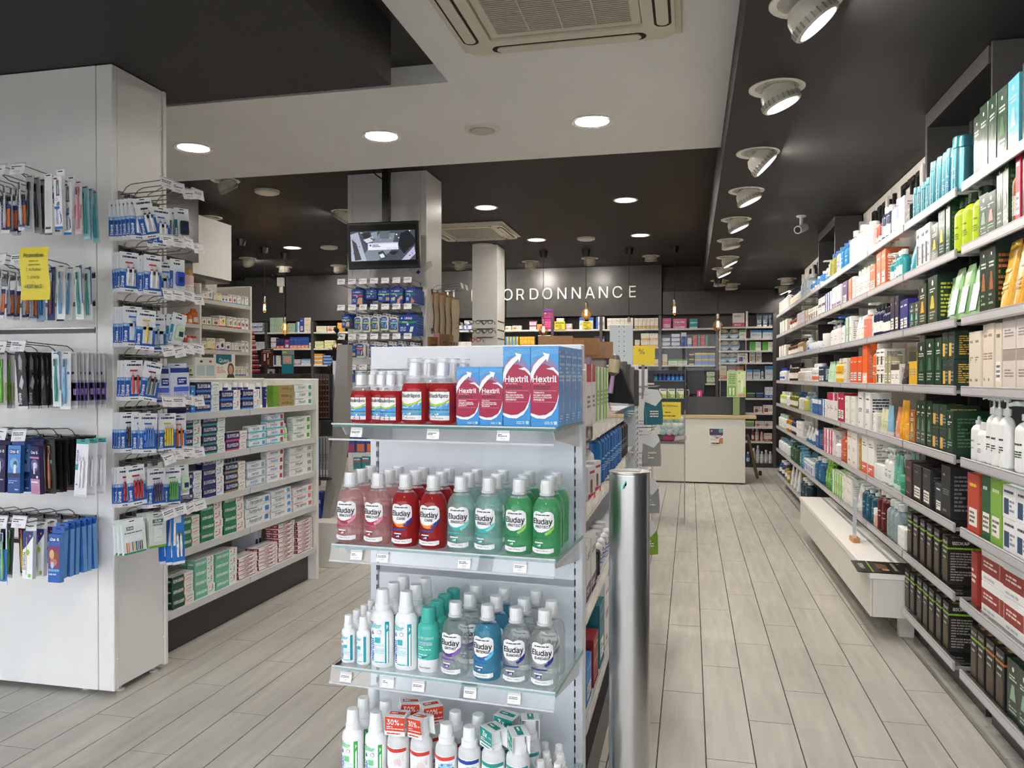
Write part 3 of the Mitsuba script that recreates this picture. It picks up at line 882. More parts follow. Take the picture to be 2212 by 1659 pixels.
put('thin_pillar', cp, 'narrow white pillar under the rear air conditioner with reading glasses on it', 'pillar')

# television on a ceiling pole
ty = 5.9
c4 = [P(u, v, y=ty) for u, v in ((751, 483), (903, 480), (757, 579), (908, 579))]
tcx, tcz = np.mean([p[0] for p in c4]), np.mean([p[2] for p in c4])
TW, TH = 0.605, 0.37
TM = xf(tcx, ty, tcz, rz=1.5, rx=6)
scr = MB().poly([(-0.272, -0.0215, -0.12), (0.272, -0.0215, -0.12), (0.272, -0.0215, 0.115), (-0.272, -0.0215, 0.115)], '#222')
tvr = random.Random(5)


def tv_fn(p, n, uv):
    return colour_fn(p, n, uv) * 0.17


pic = [('r', 0, 0, 1, 1, '#3c4450'), ('p', [(0.12, 0.0), (0.45, 0.9), (0.7, 0.92), (0.62, 0.3), (0.42, 0.0)], '#6f7a86'), ('p', [(0, 0.9), (0.12, 0.98), (0.24, 0.0), (0, 0.0)], '#99a3b4'),
       ('p', [(0.02, 0.75), (0.09, 0.6), (0.16, 0.05), (0.06, 0.02)], '#3b3237'), ('p', [(0.78, 0.9), (0.9, 0.98), (1, 0.7), (1, 0.55), (0.82, 0.2), (0.74, 0.5)], '#14171d'), ('p', [(0.78, 0.0), (0.98, 0.45), (1, 0.2), (0.9, 0.0)], '#a6a3c4'),
       ('p', [(0.18, 0.92), (0.3, 0.97), (0.34, 0.65), (0.24, 0.55)], '#23262c'), ('p', [(0.32, 0.95), (0.42, 0.98), (0.42, 0.75), (0.34, 0.72)], '#7b8694'), ('p', [(0.46, 0.98), (0.62, 0.98), (0.6, 0.72), (0.46, 0.74)], '#59626d'),
       ('p', [(0.2, 0.72), (0.3, 0.78), (0.36, 0.66), (0.25, 0.6)], '#b9c0c8'), ('p', [(0.42, 0.28), (0.5, 0.33), (0.56, 0.12), (0.46, 0.06)], '#2c3038'), ('p', [(0.44, 0.2), (0.5, 0.24), (0.53, 0.12), (0.47, 0.08)], '#c2c8cf'),
       ('p', [(0.6, 0.3), (0.74, 0.3), (0.68, 0.18), (0.62, 0.2)], '#1d2026'), ('e', 0.72, 0.86, 0.012, 0.025, '#dfe8ef'), ('e', 0.75, 0.75, 0.01, 0.02, '#cfd8df'), ('e', 0.92, 0.97, 0.012, 0.02, '#e8eef5')]
for k in range(26):
    x, y = tvr.uniform(0.02, 0.95), tvr.uniform(0.05, 0.95)
    pic.append(('r', x, y, min(1, x + tvr.uniform(0.01, 0.05)), min(1, y + tvr.uniform(0.01, 0.04)), tvr.choice(['#8d97a5', '#20242b', '#a9b2bd', '#4d5763'])))
pic += [('r', 0.27, 0.36, 0.74, 0.60, '#ccd0de'), ('r', 0.27, 0.56, 0.74, 0.60, '#aeb4cc'), ('e', 0.31, 0.515, 0.015, 0.03, '#1f3c9a'), ('l', 0.34, 0.50, 0.7, 0.55, 1, '#555a78'), ('l', 0.34, 0.45, 0.5, 0.5, 1, '#555a78'), ('r', 0.56, 0.38, 0.63, 0.42, '#b5b9c9'), ('r', 0.65, 0.38, 0.72, 0.42, '#b5b9c9')]
print_flat(scr, pic, (-0.272, -0.0215, -0.12), (1, 0, 0), (0, 0, 1), 0.544, 0.235, 4, lift=0.00015)
scene['m_screen'] = pbsdf(0.2, 0.5)
tvset = [('casing', MB().box(-TW / 2, TW / 2, -0.02, 0.03, -TH / 2, TH / 2, '#0d0e10', 0.006).box(-0.2, 0.2, 0.03, 0.06, -0.12, 0.12, '#101113', 0.01).ply('m_plastic', to_world=T(TM))),
         ('panel', MB().box(-0.288, 0.288, -0.021, -0.02, -0.16, 0.165, '#08090b').ply('m_gloss', to_world=T(TM))),
         ('screen', scr.ply('m_screen', to_world=T(TM), emitter={'type': 'area', 'radiance': mikit.proc(tv_fn)})),
         ('power_light', MB().box(0.232, 0.238, -0.0212, -0.02, -0.178, -0.173, '#2a7be8').ply('m_plastic', to_world=T(TM))),
         ('pole', MB().box(tcx - 0.028, tcx + 0.028, ty + 0.03, ty + 0.085, tcz - 0.05, CEIL - 0.001, '#101010', 0.002).ply('m_plastic')),
         ('bracket', MB().box(tcx - 0.1, tcx + 0.1, ty + 0.05, ty + 0.07, tcz - 0.1, tcz + 0.1, '#141414').ply('m_plastic')),
         ('cable', MB().tube([(tcx + 0.05, ty + 0.06, CEIL - 0.002), (tcx + 0.036, ty + 0.03, 2.95), (tcx + 0.032, ty + 0.03, 2.8), (tcx + 0.045, ty + 0.03, 2.7), (tcx + 0.03, ty + 0.04, 2.6)], 0.004, '#0c0c0c').ply('m_plastic')),
         ('cable', MB().tube([(tcx - 0.13, ty + 0.06, CEIL - 0.002), (tcx - 0.10, ty + 0.06, 3.0), (tcx - 0.03, ty + 0.05, 2.95)], 0.005, '#181818').ply('m_plastic'))]
put('television', tvset, 'black television on a ceiling pole showing a security camera view', 'television')


# ------------------------------------------------------------------ ceiling cassettes
def cassette(x0, x1, y0, y1, z, label):
    cx, cy = (x0 + x1) / 2, (y0 + y1) / 2
    s = (x1 - x0) / 2
    c = '#cbc5b2'
    M = xf(cx, cy, z, s=s)
    fr_ = MB().box(-1, 1, -1, 1, -0.04, -0.001, c, 0.012)
    import shapely
    sq = shapely.Polygon([(-0.8, -0.8), (0.8, -0.8), (0.8, 0.8), (-0.8, 0.8)]).buffer(0.14)
    inn = shapely.Polygon([(-0.62, -0.62), (0.62, -0.62), (0.62, 0.62), (-0.62, 0.62)]).buffer(0.05)
    ring = sq.difference(inn)
    lip = MB().extrude(ring, -0.095, -0.04, c)
    gr = MB().box(-0.66, 0.66, -0.66, 0.66, -0.07, -0.0405, '#c8c2b0')
    grille = MB()
    for k in range(34):
        yy = -0.56 + k * 1.12 / 33
        grille.box(-0.58, 0.58, yy - 0.011, yy + 0.011, -0.082, -0.0705, '#a8a291')
    for k in (-0.29, 0.0, 0.29):
        grille.box(k - 0.006, k + 0.006, -0.575, 0.575, -0.0845, -0.0705, '#bdb7a5')
    parts = [('frame', fr_.move(M).ply('m_plastic')), ('lip', lip.move(M).ply('m_plastic')), ('core', gr.move(M).ply('m_plastic')), ('grille', grille.move(M).ply('m_plastic'))]
    for k in range(4):      # the four air outlets with dark gaps and a pale vane
        R = M @ xf(rz=90 * k)
        gap = shapely.LineString([(-0.62, 0.84), (0.62, 0.84)]).buffer(0.072)
        parts.append(('outlet', MB().extrude(gap, -0.0965, -0.0952, '#23211c').move(R).ply('m_matte')))
        vane = shapely.LineString([(-0.6, 0.84), (0.6, 0.84)]).buffer(0.05)
        parts.append((f'vane', MB().extrude(vane, -0.106, -0.0966, c).move(R).ply('m_plastic')))
    put('air_conditioner', parts, label, 'air conditioner')


cassette(-1.008, -0.035, 2.49, 3.46, WHITE_Z, 'cream ceiling air conditioner cassette in the white ceiling at the top edge')
cassette(-2.98, -2.02, 8.40, 9.36, CEIL, 'cream ceiling air conditioner cassette in the dark rear ceiling')

# security cameras
p = P(1731, 466, z=BULK_Z)
M = xf(p[0], p[1], BULK_Z)
put('security_camera', [('mount', MB().lathe([(0.035, -0.012), (0.04, 0.0)], '#b5b5b5', 16).tube([(0, 0, -0.012), (0, 0, -0.075), (-0.02, -0.02, -0.1)], 0.014, '#a9a9a9', 10).move(M).ply('m_plastic')),
                        ('body', MB().tube([(0.035, 0.06, -0.085), (-0.035, -0.06, -0.125)], 0.033, '#a6a6a5', 16).move(M).ply('m_plastic')),
                        ('lens', MB().tube([(-0.0345, -0.0592, -0.1247), (-0.036, -0.0615, -0.1255)], 0.024, '#16181a', 16).move(M).ply('m_gloss'))],
    'grey bullet security camera under the right bulkhead', 'security camera')
p = P(585, 592, y=12.0)
M = xf(p[0], p[1], p[2])
put('security_camera', [('mount', MB().lathe([(0.075, 0.0), (0.08, 0.015), (0.08, 0.05), (0.0, 0.052)], '#d8d6d0', 18).box(-0.02, 0.02, 0.0, 0.23, 0.02, 0.05, '#444').move(M).ply('m_plastic')),
                        ('dome', MB().lathe([(0.0, -0.07), (0.03, -0.06), (0.045, -0.03), (0.045, 0.0)], '#15171a', 16, at=(0.03, 0, 0)).move(M).ply('m_gloss')),
                        ('junction_box', MB().box(0.03, 0.14, 0.14, 0.22, -0.19, -0.04, '#e3e1da', 0.006).move(M).ply('m_plastic')),
                        ('sensor', MB().lathe([(0.035, -0.30), (0.035, -0.2), (0.02, -0.18)], '#dcdad2', 14, at=(0.09, 0.18, 0)).move(M).ply('m_plastic'))],
    'white dome security camera and box on the dark wall right of a pendant', 'security camera')
# ------------------------------------------------------------------ front gondola: end shelves and the run behind it
EC = xf(-0.585, 2.08, 0, rz=-4.5)
EZ = [1.235, 0.935, 0.632, 0.33]
g1 = [('panel', MB().box(-0.288, 0.288, 0.0, 0.012, 0.81, 1.37, '#d6d9de', 0.002).ply('m_plastic', to_world=T(EC))),
      ('panel', MB().box(-0.288, 0.288, 0.0, 0.012, 0.17, 0.792, '#d6d9de', 0.002).ply('m_plastic', to_world=T(EC))),
      ('top_panel', MB().box(-0.31, 0.308, -0.006, 0.03, 1.372, 1.437, '#d6d9de', 0.003).ply('m_plastic', to_world=T(EC))),
      ('joint', boxes((-0.288, 0.288, 0.004, 0.02, 0.792, 0.81, '#9a9da3')).ply('m_plastic', to_world=T(EC))),
      ('plinth', boxes((-0.29, 0.29, -0.22, 0.03, 0.0, 0.16, '#2b2b2b')).ply('m_plastic', to_world=T(EC)))]
for sx in (-1, 1):
    po = MB().box(sx * 0.30 - 0.011, sx * 0.30 + 0.011, -0.006, 0.034, 0.0, 1.371, '#cfd2d8', 0.002)
    for k in range(44):
        z = 0.06 + k * 0.0295
        po.poly([(sx * 0.30 - 0.0115 * sx, 0.0, z), (sx * 0.30 - 0.0115 * sx, 0.006, z), (sx * 0.30 - 0.0115 * sx, 0.006, z + 0.017), (sx * 0.30 - 0.0115 * sx, 0.0, z + 0.017)], '#222', (0, 0, 0) if sx < 0 else (1, 0, 0))
        po.poly([(sx * 0.288, -0.0063, z), (sx * 0.292, -0.0063, z), (sx * 0.292, -0.0063, z + 0.017), (sx * 0.288, -0.0063, z + 0.017)], '#222', (0, 1, z))
    g1.append(('post', po.ply('m_plastic', to_world=T(EC))))
ek = put('promotion_shelf', g1, 'white end shelf unit of mouthwash bottles in the middle foreground', 'shelf unit')
for r, z in enumerate(EZ):
    k = new_key(f'{ek}__glass_shelf')
    scene[k] = MB().box(-0.258, 0.312, -0.302, -0.004, z - 0.008, z, '#fff').ply('m_glass', to_world=T(EC))
    edge = MB().box(-0.2585, 0.3125, -0.304, -0.302, z - 0.0082, z, '#5f8c85', 0.0005).box(0.312, 0.3135, -0.303, -0.01, z - 0.0082, z, '#6d9a93').box(-0.2595, -0.258, -0.303, -0.01, z - 0.0082, z, '#6d9a93')
    scene[f'{k}__edge'] = edge.ply('m_gloss', to_world=T(EC))
    sm = MB().poly([(-0.262, -0.304, z + 0.001), (0.312, -0.304, z + 0.001), (0.312, -0.316, z - 0.036), (-0.262, -0.316, z - 0.036)], '#fff')
    scene[f'{k}__price_strip'] = sm.ply('m_clear', to_world=T(EC))
    rim = MB().box(-0.262, 0.312, -0.319, -0.315, z - 0.040, z - 0.0355, '#c7cace').box(-0.262, 0.312, -0.306, -0.3045, z - 0.002, z + 0.0015, '#cfd4d6')
    scene[f'{k}__strip_rim'] = rim.ply('m_gloss', to_world=T(EC))
    for sx in (-0.245, 0.30):
        scene[new_key(f'{k}__bracket')] = MB().extrude([(0, 0), (-0.28, 0), (-0.26, -0.022), (0, -0.06)], -0.0015, 0.0015, '#cfd2d6', xf(sx, -0.002, z - 0.009) @ np.array([[0, 0, 1, 0], [1, 0, 0, 0], [0, 1, 0, 0], [0, 0, 0, 1.0]])).ply('m_plastic', to_world=T(EC))
    tags = [[(766, '5.90 €'), (938, '9.95 €'), (1093, '5.90 €')], [(766, '6.90 €'), (825, '6.90 €'), (1007, '6.90 €'), (1130, '6.90 €')],
            [(742, '2.90 €'), (837, '7.90 €'), (905, '8.95 €'), (1020, '6.90 €'), (1117, '6.90 €')], []][r]
    for q, (u, pr_) in enumerate(tags):
        pw = P(u, (936, 1205, 1480, 0)[r], y=1.77)
        lx = (np.linalg.inv(EC) @ np.append(pw, 1))[0]
        scene[new_key(f'{k}__price_ticket')] = tag_mesh(pr_, q + r * 7, 0.031, 0.018, '#f4f4f6').move(xf(lx, -0.3135, z - 0.014, rx=-18, ry=rnd.uniform(-6, 6) if q == 0 and r == 1 else 0)).ply('m_paper', to_world=T(EC))

RX, RY0, RY1 = -0.278, 2.15, 4.22
SIDEZ = [P(1265, 934, x=RX)[2], P(1264, 1104, x=RX)[2], P(1263, 1347, x=RX)[2], P(1263, 1575, x=RX)[2]]
SIDEZ = [1.195, 0.885, 0.62, 0.33]
for q, (u, v) in enumerate(((1300, 915), (1300, 1060), (1300, 1255), (1300, 1463))):
    SIDEZ[q] = P(u, v, x=RX)[2]
g2 = [('core_panel', boxes((-0.60, -0.57, RY0, RY1, 0.12, 1.40, '#c9ccd0')).ply('m_plastic')),
      ('plinth', boxes((-0.88, RX - 0.03, RY0 + 0.01, RY1 - 0.01, 0.0, 0.15, '#242425')).ply('m_plastic')),
      ('divider', MB().box(-0.88, RX - 0.004, RY1 - 0.02, RY1, 0.15, 1.38, '#c9ccd0', 0.002).ply('m_plastic')),
      ('top_rail', boxes((-0.60, -0.57, RY0, RY1, 1.40, 1.43, '#d6d8dc')).ply('m_plastic'))]
for y in (RY1 + 0.002, RY1 + 0.12):
    po = MB().box(RX - 0.022, RX, y, y + 0.03, 0.0, 1.415, '#d8dadd', 0.002)
    for k in range(44):
        z = 0.06 + k * 0.0295
        po.poly([(RX - 0.006, y - 0.0004, z), (RX - 0.002, y - 0.0004, z), (RX - 0.002, y - 0.0004, z + 0.017), (RX - 0.006, y - 0.0004, z + 0.017)], '#222', (RX, y + 1, z))
    g2.append(('post', po.ply('m_plastic')))
g2.append(('perforated_panel', None))
z0 = P(1340, 795, y=RY1 + 0.1)[2]
pp = MB().box(P(1317, 740, y=RY1 + 0.1)[0], P(1367, 740, y=RY1 + 0.1)[0], RY1 + 0.1, RY1 + 0.115, 1.36, P(1340, 701, y=RY1 + 0.1)[2], '#c3c8c9', 0.002)
for c_ in (1337, 1348):
    for r_ in range(7):
        q = P(c_, 706 + r_ * 10.5, y=RY1 + 0.099)
        pp.poly([(q[0] + 0.003 * math.cos(a), RY1 + 0.0995, q[2] + 0.003 * math.sin(a)) for a in np.arange(6) * math.pi / 3], '#2a2a2a', (q[0], 9, q[2]))
g2[-1] = ('perforated_panel', pp.ply('m_plastic'))
rk = put('gondola_run', g2, 'white shelf run of hair and skin care behind the front end shelf', 'shelf unit')
for z in SIDEZ:
    k = new_key(f'{rk}__shelf')
    scene[k] = MB().box(-0.565, RX - 0.012, RY0 + 0.04, RY1 - 0.022, z - 0.02, z - 0.002, '#cfd2d5', 0.001).ply('m_plastic')
    for a, b in ((RY0 + 0.04, 3.1), (3.12, RY1 - 0.022)):
        scene[new_key(f'{k}__price_strip')] = MB().box(RX - 0.008, RX - 0.006, a, b, z - 0.04, z + 0.012, '#fff').ply('m_clear')
        st = MB().box(RX - 0.0105, RX - 0.0085, a, b, z - 0.036, z + 0.004, '#b3b7ba')
        for q in range(5):
            yy = a + (b - a) * (q + 0.5) / 5
            st.box(RX - 0.0085, RX - 0.0078, yy - 0.02, yy + 0.02, z - 0.03, z - 0.005, '#efeff0')
        scene[new_key(f'{k}__ticket_rail')] = st.ply('m_gloss')

# second run behind: posts, panel and wire hooks with hanging bags
R2 = 4.4
sk_ = [('panel', boxes((-0.62, -0.58, R2, 6.3, 0.1, 1.40, '#cdd0d2')).ply('m_plastic')), ('plinth', boxes((-0.9, -0.34, R2, 6.3, 0, 0.12, '#242425')).ply('m_plastic')),
       ('post', MB().box(-0.36, -0.335, R2 + 0.25, R2 + 0.28, 0.0, P(1400, 790, y=R2 + 0.26)[2], '#d4d6d8', 0.002).ply('m_plastic')),
       ('end_panel', MB().box(-0.6, -0.33, 6.3, 6.32, 0.0, P(1415, 797, y=6.3)[2], '#cfd2d4', 0.002).ply('m_plastic'))]
hk = put('hook_gondola', sk_, 'white gondola of hooks with hanging bags behind the shelf run', 'shelf unit')
for z in (1.24, 1.0, 0.78, 0.55):
    for y in (4.75, 5.1, 5.45):
        hook(hk, xf(-0.575, y, z, rz=90), 0.35, None)

# ------------------------------------------------------------------ steel bollard
bu0, bu1 = P(1316, 1010, y=1.97), P(1404, 1010, y=1.97)
bx, br, bz = (bu0[0] + bu1[0]) / 2, (bu1[0] - bu0[0]) / 2, P(1360, 1020, y=1.97)[2]


def brushed(p, n, uv):
    g = mikit.noise(p.z * 30, dr_atan(p) * 160.0, 1.0) * 0.10 + 0.5
    return mi.Color3f(g, g * 0.98, g * 0.96)


from drjit import atan2 as _at2


def dr_atan(p):
    return _at2(p.y - 1.97, p.x - float(bx))


scene['m_steel'] = {'type': 'principled', 'base_color': {'type': 'rgb', 'value': [0.56, 0.55, 0.54]}, 'roughness': 0.26, 'metallic': 1.0}
bol = [('tube', MB().lathe([(br, 0.0), (br, bz - 0.004), (br - 0.0015, bz - 0.001)], '#999', 48).move(xf(bx, 1.97, 0)).ply('m_steel')),
       ('cap', MB().lathe([(br + 0.0006, bz - 0.0005), (br + 0.0006, bz + 0.003), (br - 0.002, bz + 0.004), (0, bz + 0.004)], '#c9c6c0', 48).move(xf(bx, 1.97, 0)).ply('m_steel')),
       ('cap_insert', MB().box(-br * 0.62, br * 0.55, -br * 0.5, br * 0.5, bz + 0.0042, bz + 0.0055, '#6a6a68').move(xf(bx, 1.97, 0)).ply('m_plastic')),
       ('cable_hole', MB().lathe([(0.0, 0.0006), (0.006, 0.0005), (0.006, 0.0)][::-1], '#0a0a0a', 14).move(xf(bx - br * 0.12, 1.97 - br * 0.985, bz - 0.022, rx=90)).ply('m_matte')),
       ('cable_stub', MB().tube([(bx - br * 0.12, 1.97 - br * 0.95, bz - 0.018), (bx - br * 0.15, 1.97 - br - 0.004, bz - 0.018), (bx - br * 0.24, 1.97 - br - 0.007, bz - 0.026), (bx - br * 0.27, 1.97 - br - 0.007, bz - 0.034)], 0.0036, '#9fdcd8', 10).ply('m_plastic'))]
put('steel_bollard', bol, 'brushed steel cylindrical post with a short turquoise cable end in front of the aisle', 'bollard')

# ------------------------------------------------------------------ back wall medicine shelves
BY = 12.2
bpost = [P(u, 700, y=BY)[0] for u in (530, 574, 674, 880, 986, 1034, 1193, 1298, 1426, 1549)] + [P(1673, 700, y=BY)[0]]
MIDZ, RIGZ = [2.092, 1.815, 1.535, 1.253], [2.109, 1.933, 1.752, 1.572, 1.324, 1.038, 0.815, 0.607, 0.391]
BACKZ = {}
for i, (a, b) in enumerate(zip(bpost, bpost[1:])):
    zs = RIGZ if i == 9 else [z + 0.012 * (9 - i) * 0.3 for z in MIDZ]
    BACKZ[i] = zs
    key = put('medicine_shelf', [('back_panel', boxes((a + 0.02, b - 0.02, BY + 0.255, BY + 0.275, 0.05, 2.30, '#222121')).ply('m_plastic')),
                                 ('side_panel', MB().box(a - 0.022, a + 0.022, BY, BY + 0.27, 0.0, 2.30, '#4b4949', 0.002).ply('m_plastic')),
                                 ('plinth', boxes((a + 0.024, b - 0.024, BY + 0.02, BY + 0.25, 0.0, 0.06, '#2c2b2b')).ply('m_plastic'))],
              ['corner', 'far left', 'left', 'middle left', 'narrow', 'middle', 'second middle', 'right of the grey panel', 'behind the till screen', 'pet care'][i] + ' bay of dark medicine shelves on the back wall', 'shelf unit')
    for z in zs:
        k = new_key(f'{key}__shelf')
        scene[k] = MB().box(a + 0.024, b - 0.024, BY + 0.004, BY + 0.25, z - 0.026, z, '#d9d7d2', 0.001).ply('m_plastic')
put('shelf_end_panel', [('', MB().box(bpost[-1] - 0.02, bpost[-1] + 0.03, BY, BY + 0.25, 0.0, 2.30, '#4b4949', 0.002).ply('m_plastic'))], 'dark end panel of the back shelves beside the right shelf units', 'panel')

# ------------------------------------------------------------------ counters
cx0, cx1, cy = -0.75, P(1610, 1000, y=10.22)[0], 10.22
put('sales_counter', [('front_panel', MB().box(cx0, cx1, cy, cy + 0.03, 0.02, 0.826, '#e0dcd0', 0.002).ply('m_plastic')), ('plinth', boxes((cx0 + 0.02, cx1 - 0.02, cy + 0.02, cy + 0.55, 0, 0.02, '#1b1a22')).ply('m_plastic')),
                      ('side_panel', MB().box(cx1 - 0.03, cx1, cy + 0.031, cy + 0.6, 0.02, 0.826, '#d8d4c8', 0.002).ply('m_plastic')),
                      ('wood_top', MB().box(cx0, P(1634, 905, y=cy)[0], cy - 0.02, cy + 0.62, 0.828, 0.868, '#c9b48a', 0.003).ply('m_paper')),
                      ('upstand', MB().box(cx0, cx1 + 0.01, cy + 0.16, cy + 0.19, 0.87, P(1540, 857, y=cy + 0.16)[2], '#3a3938', 0.003).ply('m_plastic'))],
    'sales counter with cream front, pale wood edge and dark upstand', 'counter')
po_ = MB().box(-0.085, 0.085, -0.002, 0, 0, 0.22, '#e9e7e3')
print_flat(po_, [('r', 0.02, 0.62, 0.98, 0.98, '#4a3560'), ('p', [(0.02, 0.62), (0.98, 0.62), (0.6, 0.4)], '#5a3e63'), ('e', 0.82, 0.86, 0.16, 0.11, '#6aa594'), ('e', 0.17, 0.86, 0.06, 0.045, '#efeaf5'), ('e', 0.17, 0.86, 0.03, 0.022, '#4a3560'),
                 ('r', 0.1, 0.55, 0.85, 0.6, '#f3f1ef'), ('r', 0.1, 0.49, 0.78, 0.54, '#f3f1ef'), ('l', 0.12, 0.5, 0.84, 0.6, 2, '#8a7c9a'), ('l', 0.1, 0.3, 0.62, 0.44, 4, '#b7b2b0'),
                 ('p', [(0.98, 0.48), (0.8, 0.46), (0.68, 0.32), (0.72, 0.16), (0.98, 0.1)], '#bd7a50')] + [('e', 0.18 + 0.13 * i, 0.14, 0.07, 0.05, c) for i, c in enumerate(['#b8835e', '#3a4a9a', '#b23a3a', '#221f20', '#5c463c'])] + [('l', 0.1, 0.02, 0.9, 0.06, 1, '#999')],
           (-0.085, -0.002, 0), (1, 0, 0), (0, 0, 1), 0.17, 0.22, 3)
pc = P(1547, 962, y=cy)
put('counter_poster', [('', po_.move(xf(pc[0], cy - 0.001, P(1547, 963, y=cy)[2])).ply('m_paper'))], 'small purple and white notice taped to the counter front', 'poster')
# acrylic screens above the counter
for u0, u1, v0, v1, yy, lb in ((1555, 1612, 697, 856, 10.3, 'right clear acrylic sheet standing above the counter'), (1398, 1555, 715, 800, 10.32, 'left clear acrylic sheet above the counter')):
    a, b = P(u0, v1, y=yy), P(u1, v0, y=yy)
    put('counter_screen', [('sheet', MB().box(a[0], b[0], yy, yy + 0.003, max(a[2], 1.1), b[2], '#fff').ply('m_film')),
                           ('edge', MB().box(a[0], a[0] + 0.006, yy - 0.001, yy + 0.004, max(a[2], 1.1), b[2], '#b9a79a').box(b[0] - 0.006, b[0], yy - 0.001, yy + 0.004, max(a[2], 1.1), b[2], '#b9a79a').ply('m_gloss')),
                           ('foot', MB().box(a[0], b[0], yy - 0.03, yy + 0.03, max(a[2], 1.1) - 0.006, max(a[2], 1.1), '#333').ply('m_plastic'))], lb, 'screen')
# dark till cabinet with glass shelves of jars, nearer than the counter
dy = cy + 0.0
dx0, dx1 = P(1412, 900, y=dy)[0], P(1480, 900, y=dy)[0]
zt_ = P(1440, 801, y=dy)[2]
put('till_cabinet', [('back_panel', MB().box(dx0, dx1 + 0.01, dy + 0.14, dy + 0.155, 0.87, zt_, '#2f2e2e', 0.002).ply('m_plastic')),
                     ('side_panel', MB().box(dx1 - 0.005, dx1 + 0.012, dy + 0.01, dy + 0.139, 0.87, zt_, '#343333', 0.002).ply('m_plastic'))] +
    [('glass_shelf', boxes((dx0, dx1 - 0.006, dy, dy + 0.138, P(1440, v, y=dy)[2] - 0.008, P(1440, v, y=dy)[2], '#6f8d88')).ply('m_gloss')) for v in (822, 860)],
    'dark till end cabinet with glass shelves of blue jars', 'cabinet')
# dark till monitor
q0, q1 = P(1483, 800, y=10.7), P(1523, 800, y=10.7)
put('till_monitor', [('screen', MB().box(q0[0], q1[0], 10.7, 10.74, 1.12, P(1500, 795, y=10.7)[2], '#08080a', 0.006).ply('m_gloss')), ('stand', MB().box(q0[0] + 0.08, q0[0] + 0.14, 10.72, 10.76, 0.87, 1.12, '#111', 0.003).ply('m_plastic'))], 'black till monitor seen behind the dark counter upstand', 'monitor')
q = P(1484, 852, y=10.5)
put('card_terminal', [('frame', MB().box(q[0] - 0.09, q[0] + 0.03, 10.48, 10.51, 1.10, 1.19, '#dcdad6', 0.006).ply('m_plastic')), ('display', MB().box(q[0] - 0.085, q[0] + 0.02, 10.476, 10.479, 1.11, 1.18, '#1b1b1b').ply('m_gloss'))], 'white framed tablet on the counter below the till monitor', 'tablet')
# plank leaning on the counter
l0, l1 = P(1636, 1036, z=0.0), P(1613, 925, y=10.15)
put('leaning_plank', [('board', MB().tube([(l0[0], l0[1], 0.022), (l1[0] + 0.02, 10.3, 0.62)], 0.022, '#8a7a5c', 4).ply('m_matte')), ('rubber_foot', MB().box(l0[0] + 0.02, l0[0] + 0.06, l0[1] + 0.03, l0[1] + 0.09, 0.05, 0.11, '#1c1a18', 0.01).ply('m_plastic'))], 'narrow wooden board leaning on the right end of the counter', 'plank')
# tall acrylic bin with a yellow sign
by = P(1478, 1095, z=0)[1] * 0 + 6.9
by = 7.3
ax0, ax1 = P(1408, 1000, y=by)[0], P(1479, 1000, y=by)[0]
zt, zf, zb = P(1450, 888, y=by)[2], P(1450, 958, y=by)[2], 0.01
bm = MB()
bm.box(ax0, ax1, by, by + 0.004, zb, zt, '#fff').box(ax1 - 0.004, ax1, by + 0.005, by + 0.35, zb, zt, '#fff').box(ax0, ax0 + 0.004, by + 0.005, by + 0.35, zb, zt, '#fff').box(ax0, ax1, by + 0.35, by + 0.354, zb, zt, '#fff')
be = MB()
for x in (ax0, ax1):
    for y in (by, by + 0.352):
        be.box(x - 0.003, x + 0.003, y - 0.003, y + 0.003, 0.0, zt, '#9a8d86')
be.box(ax0, ax1, by - 0.002, by + 0.354, zf - 0.006, zf, '#8b8280')
sg = MB().box(-0.115, 0.115, -0.002, 0, 0, 0.155, '#e8d03a')
print_flat(sg, [('t', 'OFFRE SPECIALE', 0.5, 0.72, 0.10, '#55480e'), ('l', 0.15, 0.56, 0.85, 0.66, 1, '#6b5c18'), ('l', 0.38, 0.34, 0.62, 0.44, 1, '#55480e'), ('l', 0.2, 0.12, 0.8, 0.24, 1, '#6b5c18')], (-0.115, -0.002, 0), (1, 0, 0), (0, 0, 1), 0.23, 0.155, 4)
sp = P(1443, 905, y=by)
put('acrylic_bin', [('walls', bm.ply('m_film')), ('edges', be.ply('m_gloss'))], 'tall clear acrylic display bin on the floor before the counter', 'bin')
put('offer_sign', [('', sg.move(xf(sp[0], by - 0.004, P(1443, 905, y=by)[2])).ply('m_paper'))], 'yellow OFFRE SPECIALE sign on the front of the acrylic bin', 'sign')
br_ = random.Random(9)
for i in range(14):
    r = 0.032
    put('bath_ball', [('', MB().lathe([(r * math.sin(a), -r * math.cos(a)) for a in np.linspace(0.05, math.pi - 0.05, 8)], br_.choice(['#cfe3e2', '#bcd6d8', '#dfe9e6']), 12, sharp=80).ply('m_matte'))],
        'pale blue bath ball among others in the acrylic bin', 'bath ball', xf(ax0 + 0.10 + 0.055 * (i % 4), by + 0.07 + 0.06 * (i // 8), zf + 0.10 + 0.055 * ((i // 4) % 3)), 'bath balls in the acrylic bin')
for i, (c, lb) in enumerate((('#44523a', 'dark green roll'), ('#b9a37c', 'tan pack'), ('#b04a78', 'pink pack'), ('#3f6a66', 'teal pack'), ('#e4ded2', 'cream pack'))):
    put('bin_packet', [('', MB().box(-0.06, 0.06, -0.03, 0.03, -0.03, 0.03, c, 0.012).ply('m_gloss'))], f'{lb} lying at the bottom of the acrylic bin', 'packet', xf(ax0 + 0.05 + 0.05 * i, by + 0.10 + 0.05 * (i % 2), zf + 0.045, rz=br_.uniform(-40, 40), ry=br_.uniform(-15, 15)))
